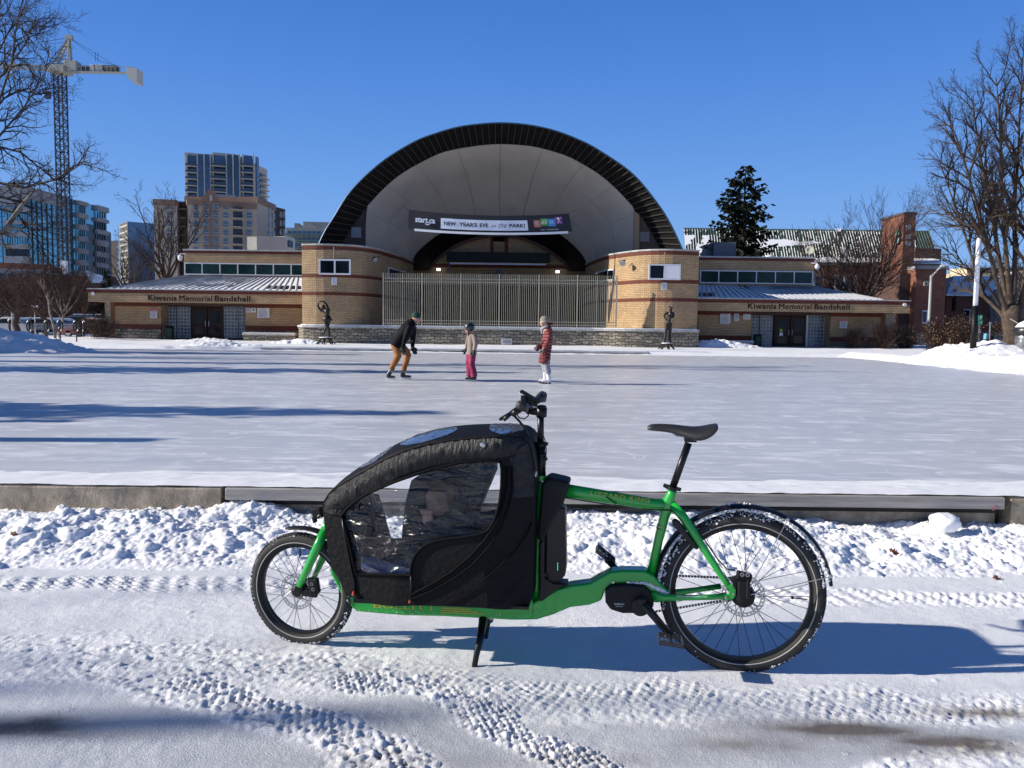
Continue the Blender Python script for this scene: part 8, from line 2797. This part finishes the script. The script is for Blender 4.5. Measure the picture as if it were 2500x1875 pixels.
# left overhanging plane tree: trunk beyond the frame, limbs entering from the left
T = thing('plane_tree', (P(-330, 900, 27).x, 27, .2), 'bare plane tree with pale mottled limbs and twigs hanging in from the left edge', 'tree')
rnd = random.Random(11)
mt_, mp_, mc = MB(), MB(), MB()
q = lambda px, py, dy=0: P(px, py, 27.0 + dy)
mt_.tube([q(-330, 920), q(-325, 760), q(-310, 600), q(-290, 430), q(-260, 250), q(-250, 60)], [.62, .5, .45, .36, .25, .12], 12)
limbs = [([(-310, 690), (-150, 640), (-40, 600), (12, 562), (48, 508), (78, 470)], .19, 0, 1),
    ([(20, 553), (50, 560), (80, 545), (110, 560)], .06, .2, 1),
    ([(-300, 600), (-160, 480), (-40, 440), (60, 458), (130, 440), (200, 400), (245, 412)], .13, -.5, 0),
    ([(-290, 500), (-150, 390), (-30, 350), (50, 372), (110, 420), (150, 440)], .12, .6, 0),
    ([(-280, 420), (-160, 300), (-60, 240), (10, 180), (60, 110), (88, 40)], .14, 0, 0),
    ([(-270, 330), (-150, 200), (-60, 120), (-10, 40), (20, -60)], .14, .8, 0),
    ([(-60, 420), (0, 330), (60, 260), (110, 180), (120, 120)], .09, -.6, 0),
    ([(-60, 330), (10, 240), (50, 220), (100, 232), (128, 208)], .08, .5, 0),
    ([(-40, 500), (40, 520), (90, 580), (120, 640), (128, 690)], .07, .5, 0),
    ([(-100, 380), (-20, 300), (30, 150), (40, 60), (60, -20)], .10, -.9, 0),
    ([(-300, 560), (-200, 520), (-60, 500), (10, 480), (60, 500), (120, 520)], .09, .3, 0),
    ([(-60, 200), (0, 120), (30, 60), (90, 90), (110, 60)], .07, .2, 0)]
for pts, r0, dy, pale in limbs:
    n = len(pts)
    pp = [q(x, y, dy * i * .5) for i, (x, y) in enumerate(pts)]
    rs = [max(.012, r0 * (1 if pale else .5) * (1 - .85 * i / (n - 1))) for i in range(n)]
    (mp_ if pale else mt_).tube(pp, rs, 8, caps=False)
    nk = 8 if pale else 18
    for j in range(nk):
        t = .22 + .78 * (j + rnd.random()) / nk
        x = t * (n - 1); i = min(n - 2, int(x))
        p = pp[i].lerp(pp[i + 1], x - i)
        dd = (pp[i + 1] - pp[i]).normalized()
        o = Matrix.Rotation(rnd.uniform(0, 6.283), 3, dd) @ dd.orthogonal().normalized()
        a = rnd.uniform(.4, .9)
        grow([mc], p, dd * math.cos(a) + o * math.sin(a), rnd.uniform(.6, 1.35), r0 * (1 - .8 * t) * .35 + .008, 2, rnd, (6, 5), .55, .8, .02, 5, .22, .15, .0036)
mt_.build('trunk', M_['bark_grey'], T, smooth=True)
mp_.build('pale_limb', M_['bark_pale'], T, smooth=True)
mc.build('crown', M_['twig'], T)
# other bare trees
def tb(px, py, Yd): 
    v = P(px, py, Yd)
    return (v.x, Yd, .25)
def hgt(px, pyt, Yd): return P(px, pyt, Yd).z - .25
bare_tree('bare_tree', tb(2095, 800, 64), hgt(2095, 500, 64), .18, 5, 'bare spreading tree in front of the brick hall chimney tower', kids=(10, 7, 5), stems=15, sang=.8, ratio=.5, ang=.5, up=.05, trunk_frac=.28, mtw='twig_red', rmin=.0065)
bare_tree('bare_tree', tb(411, 800, 66), hgt(411, 470, 66), .19, 8, 'large bare tree behind the left wing in front of the beige apartments', kids=(9, 6, 4), stems=8, sang=.45, ratio=.42, ang=.6, up=.05, trunk_frac=.42, rmin=.0075)
bare_tree('bare_tree', tb(325, 800, 78), hgt(325, 560, 78), .2, 9, 'smaller bare tree between slim glass block and the left wing', kids=(7, 5, 3), stems=7, sang=.6, rmin=.008)
bare_tree('bare_tree', tb(39, 795, 62), hgt(39, 640, 62), .24, 21, 'dark-trunked bare tree beside the white street sign at far left', kids=(8, 6, 4), stems=8, sang=.8, ratio=.55, trunk_frac=.42, mtw='twig_red', rmin=.011)
bare_tree('bare_tree', tb(112, 812, 58), hgt(112, 650, 58), .11, 22, 'small bare tree with a slim dark stem left of the birches', kids=(8, 6, 4), stems=8, sang=.7, ratio=.55, mtw='twig_red', rmin=.010)
bare_tree('birch_tree', tb(134, 816, 54), hgt(120, 630, 54), .085, 23, 'leaning pale-barked birch, the left one of the pair', cat='birch', kids=(7, 6, 4), stems=7, sang=.6, ratio=.55, lean=(-.13, 0), trunk_frac=.55, mt='bark_pale', mtw='twig_red', rmin=.009)
bare_tree('birch_tree', tb(146, 816, 55), hgt(165, 650, 55), .08, 24, 'forked pale-barked birch, the right one of the pair', cat='birch', kids=(7, 6, 4), stems=7, sang=.7, ratio=.55, lean=(.12, 0), trunk_frac=.38, mt='bark_pale', mtw='twig_red', rmin=.009)
bare_tree('bare_tree', tb(206, 800, 60), hgt(206, 660, 60), .07, 25, 'thin sapling in front of the snowy house gable', kids=(6, 5), stems=6, sang=.35, ratio=.4, rmin=.010)
for k, (x, Yd, yt) in enumerate(((-10, 75, 690), (75, 80, 680), (160, 82, 690), (235, 84, 700), (20, 88, 670))):
    bare_tree('bare_tree', tb(x, 800, Yd), hgt(x, yt, Yd), .12, 30 + k, 'small reddish bare street tree in front of the dark brick row at far left', kids=(8, 6, 4), stems=9, sang=.85, ratio=.6, mtw='twig_red', rmin=.014, group='street trees in front of the brick row')
bare_tree('bare_tree', tb(2520, 800, 70), hgt(2520, 560, 70), .2, 37, 'bare tree behind the big trunk at the right edge', kids=(8, 6, 4), stems=8, sang=.7, rmin=.012)

# ---------------------------------------------------------------- spruces
def spruce(base, H, W, seed, label, name='spruce_tree', sparse=1.0, fc=1.0, group=None, bell=False):
    rnd = random.Random(seed)
    t = thing(name, tuple(base), label, 'conifer', group)
    b = Vector(base)
    MB().tube([b - Vector((0, 0, .2)), b + Vector((0, 0, H * .5)), b + Vector((0, 0, H * .98))], [W * .05, W * .032, W * .006], 8).build('trunk', M_['bark'], t)
    mb = MB()
    z_ = H * .10
    while z_ < H * .985:
        tt = z_ / H
        env = W / 2 * (1 - tt) ** .95 * (1.0 if tt > .12 else .8)
        if bell: env = W / 2 * (1 - math.exp(-(1 - tt) / .19))
        nb = max(4, int((9 - 4 * tt) * sparse))
        for k in range(nb):
            az = rnd.uniform(0, 6.283)
            L = env * rnd.uniform(.62, 1.12)
            d = Vector((math.cos(az), math.sin(az), 0))
            droop = -.28 * (1 - tt) + .12
            pts = []
            for i in range(5):
                s = i / 4
                pts.append(b + Vector((0, 0, z_)) + d * L * s + Vector((0, 0, L * (droop * s + .22 * s * s * (1 - tt) + (.3 * tt * s)))))
            mb.tube(pts, [.028 * H / 10, .02 * H / 10, .014 * H / 10, .01 * H / 10, .006 * H / 10], 3, caps=False)
            nn = int(max(4, L / H * 110) * fc)
            for i in range(nn):
                s = rnd.uniform(.10, 1) ** .8
                x = s * 4; i0 = min(3, int(x))
                p = pts[i0].lerp(pts[i0 + 1], x - i0)
                side = Vector((-d.y, d.x, 0)) * rnd.choice((-1, 1))
                ln = H * .040 * rnd.uniform(.5, 1.3) * (1.15 - .5 * s)
                e = p + (side * rnd.uniform(.3, 1) + d * rnd.uniform(.2, .9) + Vector((0, 0, rnd.uniform(-.75, .1)))).normalized() * ln
                w_ = ln * .24
                up_ = Vector((rnd.uniform(-.5, .5), rnd.uniform(-.5, .5), 1)).normalized() * w_
                sd_ = (e - p).cross(up_).normalized() * w_
                m = p.lerp(e, .5)
                mb.quad(p, m + up_, e, m - up_)
                mb.quad(p, m + sd_, e, m - sd_)
        z_ += H * .021 * rnd.uniform(.8, 1.25)
    mb.build('crown', M_['needles'], t)
    return t
spruce((P(1813, 640, 70).x, 70, .25), P(1800, 400, 70).z - .25, 6.3, 3, 'tall dark spruce rising behind the air handler in front of the green roof', sparse=1.0, fc=1.2, bell=True)
spruce((P(262, 720, 64).x, 64, .25), P(262, 655, 64).z - .25, 3.4, 6, 'short rusty-brown conifer at the left end of the left wing')
# trees left of the frame that throw the long shadows over the ice and the left heap
spruce((-21.0, 11.2, .2), 9.1, 6.6, 11, 'spruce left of the photo casting the widest shadow on the ice', fc=1.3, group='conifers left of the rink')
spruce((-24.5, 22.3, .2), 11.2, 7.6, 12, 'tall spruce left of the photo shading the middle of the rink', fc=1.3, group='conifers left of the rink')
spruce((-17.0, 10.3, .2), 4.9, 2.4, 13, 'small spruce left of the photo', fc=1.3, group='conifers left of the rink')
spruce((-36.0, 34.8, .2), 13.5, 9.0, 14, 'spruce left of the photo shading the ploughed snow heap', fc=1.3, group='conifers left of the rink')
bare_tree('bare_tree', (-13.0, 8.75, 0.06), 4.6, .21, 50, 'pollarded tree left of the photo casting the narrow shadow', kids=(3,), stems=3, sang=.15, trunk_frac=.86, ratio=.3)
bare_tree('bare_tree', (-19.0, 1.45, 0.0), 10.0, .09, 51, 'bare tree left of the photo dappling the path', kids=(3, 2), stems=2, sang=.3, trunk_frac=.84)
bare_tree('bare_tree', (-23.0, 1.85, 0.0), 11.5, .07, 52, 'slender sapling left of the photo beside the path', kids=(5, 3), stems=5, sang=.4, trunk_frac=.8)
for k, (x, y, h) in enumerate(((-34, 38.5, 13), (-30, 30.0, 11))):
    bare_tree('bare_tree', (x, y, 0.2), h, .22, 60 + k, 'slim bare tree left of the photo striping the far ice', kids=(6, 5), stems=7, sang=.4, trunk_frac=.5, group='bare trees left of the rink')

# ---------------------------------------------------------------- bushes
def bush(px, pyb, Yd, w, h, seed, label, m='twig_red', n=130, leaves=0, ml='dry_leaf'):
    rnd = random.Random(seed)
    b = P(px, pyb, Yd)
    b.z = max(.2, b.z)
    t = thing('bush', tuple(b), label, 'bush')
    mb, ml_ = MB(), MB()
    for i in range(n):
        az, a = rnd.uniform(0, 6.283), abs(rnd.gauss(0, .45))
        d = Vector((math.cos(az) * math.sin(a) * (w / h) * 1.1, math.sin(az) * math.sin(a) * .8, math.cos(a))).normalized()
        st = b + Vector((rnd.gauss(0, w * .14), rnd.gauss(0, w * .10), -.1))
        L = h * rnd.uniform(.65, 1.08) * (1 - .25 * min(1, a))
        grow([mb], st, d, L, .014, 2, rnd, (5, 2), .38, .5, .04, 4, .12, .25, .006)
        for k in range(leaves):
            p = st + d * L * rnd.uniform(.25, 1.05) + Vector((rnd.gauss(0, .12), rnd.gauss(0, .12), rnd.gauss(0, .10)))
            s = rnd.uniform(.035, .075)
            u = Vector((rnd.gauss(0, 1), rnd.gauss(0, 1), rnd.gauss(0, 1))).normalized()
            v = u.orthogonal().normalized()
            ml_.quad(p - u * s, p + v * s * .5, p + u * s, p - v * s * .5)
    mb.build('stems', M_[m], t)
    if leaves: ml_.build('leaves', M_[ml], t)
    return t
bush(247, 820, 52.0, 2.2, 1.5, 1, 'dark twiggy bush at the outer end of the left wing', 'twig', 150, 3)
bush(205, 812, 54.0, 1.6, 1.0, 2, 'lower twiggy bush left of the wing bush', 'twig', 90, 2)
bush(2086, 842, 53.5, 1.5, 1.2, 3, 'low dry bush by the stone plinth right of the right entrance')
bush(2155, 850, 53.2, 1.9, 1.75, 4, 'tall twiggy brown bush in front of the right wing end', n=170)
bush(2205, 850, 53.6, 1.8, 1.6, 5, 'dark rounded twiggy bush right of the wing end', 'twig', 190)
bush(2290, 852, 50.0, 2.3, 1.95, 6, 'big bush with curled dry leaves, left half of the pair by the light column', n=150, leaves=12)
bush(2345, 850, 49.0, 2.2, 2.0, 7, 'big bush with curled dry leaves, right half of the pair by the light column', n=150, leaves=12)
bush(2478, 850, 44.0, 1.6, 2.6, 8, 'brown leafy bush behind the big tree trunk', n=110, leaves=10)

# ---------------------------------------------------------------- light column, lamps, signs
LC = thing('light_column', (P(2379, 860, 34).x, 34, .4), 'tall light column, white above and black below, on a square base in the snow heap', 'light column')
bz, mz, tz = P(2379, 855, 34).z, P(2379, 747, 34).z, P(2379, 582, 34).z
cx = P(2381, 750, 34).x
MB().tube([(cx, 34, bz), (cx, 34, mz)], .125, 20).build('black_shaft', M_['black'], LC, smooth=True)
MB().lathe([(.095, 0), (.095, tz - mz - .05), (.08, tz - mz), (.02, tz - mz + .02)], (cx, 34, mz + .001), 20).build('white_tube', mat('white_tube', (.72, .74, .80), .35), LC, smooth=True)
MB().box(cx - .42, cx + .42, 33.6, 34.4, bz - .14, bz).build('base_plate', M_['black'], LC, bevel=.01)
MB().box(cx - .5, cx + .5, 33.5, 34.5, bz - .4, bz - .141).build('concrete_pad', M_['concrete'], LC)
MB().box(cx - .40, cx + .42, 33.58, 33.8, bz + .001, bz + .04).build('snow_cover', M_['snow_bank'], LC, bevel=.01)
SLm = thing('street_lamp', (P(2270, 850, 58).x, 58, .25), 'grey street lamp with a slanted arm in front of the brick block', 'street lamp')
lx = P(2269, 760, 58).x
MB().tube([(lx, 58, 0), (lx, 58, P(2271, 672, 58).z)], [.11, .08], 12).build('pole', mat('lamp_pole', (.42, .42, .40), .6), SLm)
MB().tube([(lx, 58, P(2271, 676, 58).z), P(2296, 652, 57.6), P(2300, 649, 57.5)], [.07, .05, .05], 8).build('arm', M_['galv'], SLm)
MB().ball(P(2306, 649.5, 57.4), (.35, .14, .09), 12, 6).build('lamp_head', M_['white_frame'], SLm)
def post_sign(px, pyt, pyb, Yd, label, board, col, txt=None, w2=None, pc='galv'):
    g = .22
    t = thing('street_sign', (P(px, 800, Yd).x, Yd, g), label, 'sign')
    x = P(px, 800, Yd).x
    MB().tube([(x, Yd, g - .1), (x, Yd, P(px, pyt, Yd).z)], .035, 6).build('pole', M_[pc], t)
    for i, (x0, x1, y0, y1, c_, tx) in enumerate(board):
        b_ = rect(x0, x1, y0, y1, Yd - .04, .03).build('sign_board', mat('board', c_, .5), t)
        if tx:
            a, e = P(x0, (y0 + y1) / 2, Yd), P(x1, (y0 + y1) / 2, Yd)
            z1, z0 = P((x0 + x1) / 2, y0, Yd).z, P((x0 + x1) / 2, y1, Yd).z
            m2 = MB()
            text_to(m2, tx, lambda u, v: Vector((a.x + (e.x - a.x) * (.25 + .5 * u), Yd - .09, z0 + (z1 - z0) * (.2 + .6 * v))), offset=.03)
            m2.build('sign_text', M_['white'] if sum(c_) < 1 else M_['black'], b_)
    return t
post_sign(2391, 769, 840, 52, 'green and white parking sign behind the light column', [(2388, 2398, 769, 781, (.01, .28, .16), 'P'), (2388, 2398, 782, 793, (.01, .28, .16), '<'), (2389, 2394, 804, 813, (.6, .65, .7), None)], None)
post_sign(2417, 786, 838, 50, 'plain grey sign post beside the dark pay machine', [(2415, 2420, 786, 794, (.35, .35, .37), None)], None)
post_sign(30, 757, 798, 64, 'small white street sign left of the dark tree trunk at far left', [(27, 34, 757, 770, (.6, .6, .62), '3')], None)
t = post_sign(86, 748, 792, 60, 'leaning double white sign near the birches', [(76, 85, 745, 752, (.55, .56, .6), None), (88, 99, 745, 750.5, (.6, .6, .64), None)], None, pc='galv')
PM = thing('pay_machine', (P(2408, 830, 51).x, 51, .25), 'dark pay machine with a blue strip behind the light column', 'machine')
rect(2404, 2416, 809, 832, 51, .5).build('cabinet', M_['black'], PM, bevel=.02)
rect(2401, 2405, 814, 828, 50.9, .3).build('blue_strip', mat('strip_blue', (.15, .4, .6), .5), PM)
# ---- bollards and bicycle racks on the left
def bollard(px, y0, y1, Yd, label):
    g = P(px, y1, Yd)
    t = thing('bollard', tuple(g), label, 'bollard', 'black bollards on the left plaza')
    h = P(px, y0, Yd).z - g.z
    MB().lathe([(.10, -.2), (.09, .05), (.065, .1), (.065, h - .06), (.08, h - .05), (.06, h)], g, 14).build('post', M_['black_metal'], t)
    MB().lathe([(.07, h), (.05, h + .06), (.01, h + .08)], g, 12).build('snow_cap', M_['snow_bank'], t)
bollard(23.5, 781, 808, 46, 'black bollard at the far left by the parked silver car')
bollard(205, 786, 810, 46, 'black bollard in front of the red parked car')
def rack(px0, px1, label):
    Yd = 44.0
    a, b = P(px0, 821, Yd), P(px1, 821, Yd)
    t = thing('bike_rack', ((a.x + b.x) / 2, Yd, a.z), label, 'bicycle rack', 'bicycle racks on the left plaza')
    for p in (a, b):
        mb = MB().tube([p - Vector((0, 0, .3)), p + Vector((0, 0, .9))], .035, 8)
        mb.build('post', M_['black_metal'], t)
        pts = [p + Vector((.16 * math.cos(k * .3927), -.03, .56 + .30 * math.sin(k * .3927))) for k in range(16)]
        MB().tube(pts, .035, 6, closed=True).build('ring', M_['black_metal'], t)
    ztop = .72
    MB().tube([a + Vector((0, 0, ztop)), b + Vector((0, 0, ztop))], .028, 6).build('top_rail', M_['black_metal'], t)
    n = 60
    pts = [a.lerp(b, .08 + .84 * k / n) + Vector((.09 * math.sin(k * .9), .02, ztop - .18 + .16 * math.cos(k * .9))) for k in range(n + 1)]
    MB().tube(pts, .014, 5).build('coil', M_['galv'], t)
rack(73, 116, 'bicycle rack with ringed posts, the left one of the pair')
rack(147, 187, 'bicycle rack with ringed posts, the right one of the pair')

# ---------------------------------------------------------------- parked cars
def car(px, pyb, Yd, L, c, label, name='parked_car', rz=0, van=False):
    b = P(px, pyb, Yd)
    b.z = .22
    t = thing(name, tuple(b), label, 'car', 'cars parked beyond the left plaza', rz)
    pm = mat('car_paint', c, .3, coat=.5)
    W = 1.8
    prof = [(-.5, .28), (-.5, .62), (-.47, .80), (-.30, .90), (-.18, 1.0), (-.08, 1.32), (.02, 1.42), (.22, 1.42), (.36, 1.22), (.44, .98), (.5, .90), (.5, .35), (.47, .26)]
    if van: prof = [(-.5, .3), (-.5, .9), (-.42, 1.05), (-.34, 1.7), (-.28, 1.85), (.48, 1.85), (.5, 1.6), (.5, .3)]
    l = lambda u, z, y: (u * L, y, z)
    mb = MB().prism([Vector(l(u, z, -W / 2)) for u, z in prof], (0, W, 0))
    mb.build('body', pm, t, bevel=.07, local=True)
    if not van:
        gl = [(-.17, 1.0), (-.075, 1.27), (.02, 1.36), (.21, 1.36), (.33, 1.20), (.39, 1.0)]
    else:
        gl = [(-.38, 1.15), (-.33, 1.65), (.40, 1.65), (.42, 1.15)]
    for y in (-W / 2 - .012, W / 2 - .018):
        MB().prism([Vector(l(u, z, y)) for u, z in gl], (0, .03, 0)).build('side_window', M_['glass_dark'], t, local=True)
    for u in (-.31, .31):
        for y in (-W / 2 + .08, W / 2 - .08):
            w = MB().ring((u * L, y, .31), .24, .085, n=20, k=8).build('wheel', RUB, t, local=True)
            MB().lathe([(.2, -.08), (.2, .08)], (u * L, y, .31), 14, Matrix.Rotation(R(90), 3, 'X')).build('rim', M_['galv'], w, local=True)
    for y in (-.62, .62):
        MB().obox((-.498 * L, y, .68), (.06, .34, .12)).build('headlight', M_['white_frame'], t, local=True)
        MB().obox((.498 * L, y, .78), (.05, .30, .14)).build('tail_light', mat('tail_red', (.3, .01, .01), .3), t, local=True)
    MB().prism([Vector(l(u, z + .02, -W / 2 + .12)) for u, z in ([(-.05, 1.36), (.02, 1.42), (.22, 1.42), (.34, 1.24), (.30, 1.36), (.22, 1.49), (.02, 1.49)] if not van else [(-.28, 1.86), (.47, 1.86), (.46, 1.94), (-.27, 1.94)])], (0, W - .24, 0)).build('snow_cover', M_['snow_bank'], t, bevel=.02, local=True)
    return t
car(20, 800, 66, 4.3, (.35, .36, .38), 'silver parked car at the left edge beyond the bollard')
car(62, 800, 70, 4.4, (.02, .035, .08), 'dark blue parked car behind the dark tree trunk')
car(98, 801, 67, 4.5, (.03, .05, .10), 'navy parked car with snow on its roof left of the birches')
car(135, 801, 72, 4.3, (.02, .02, .025), 'black parked car behind the birches')
car(222, 803, 62, 4.2, (.30, .04, .04), 'red parked car half hidden by the wing bush')
car(232, 790, 80, 6.5, (.05, .07, .12), 'dark blue van behind the red car', 'parked_van', van=True)
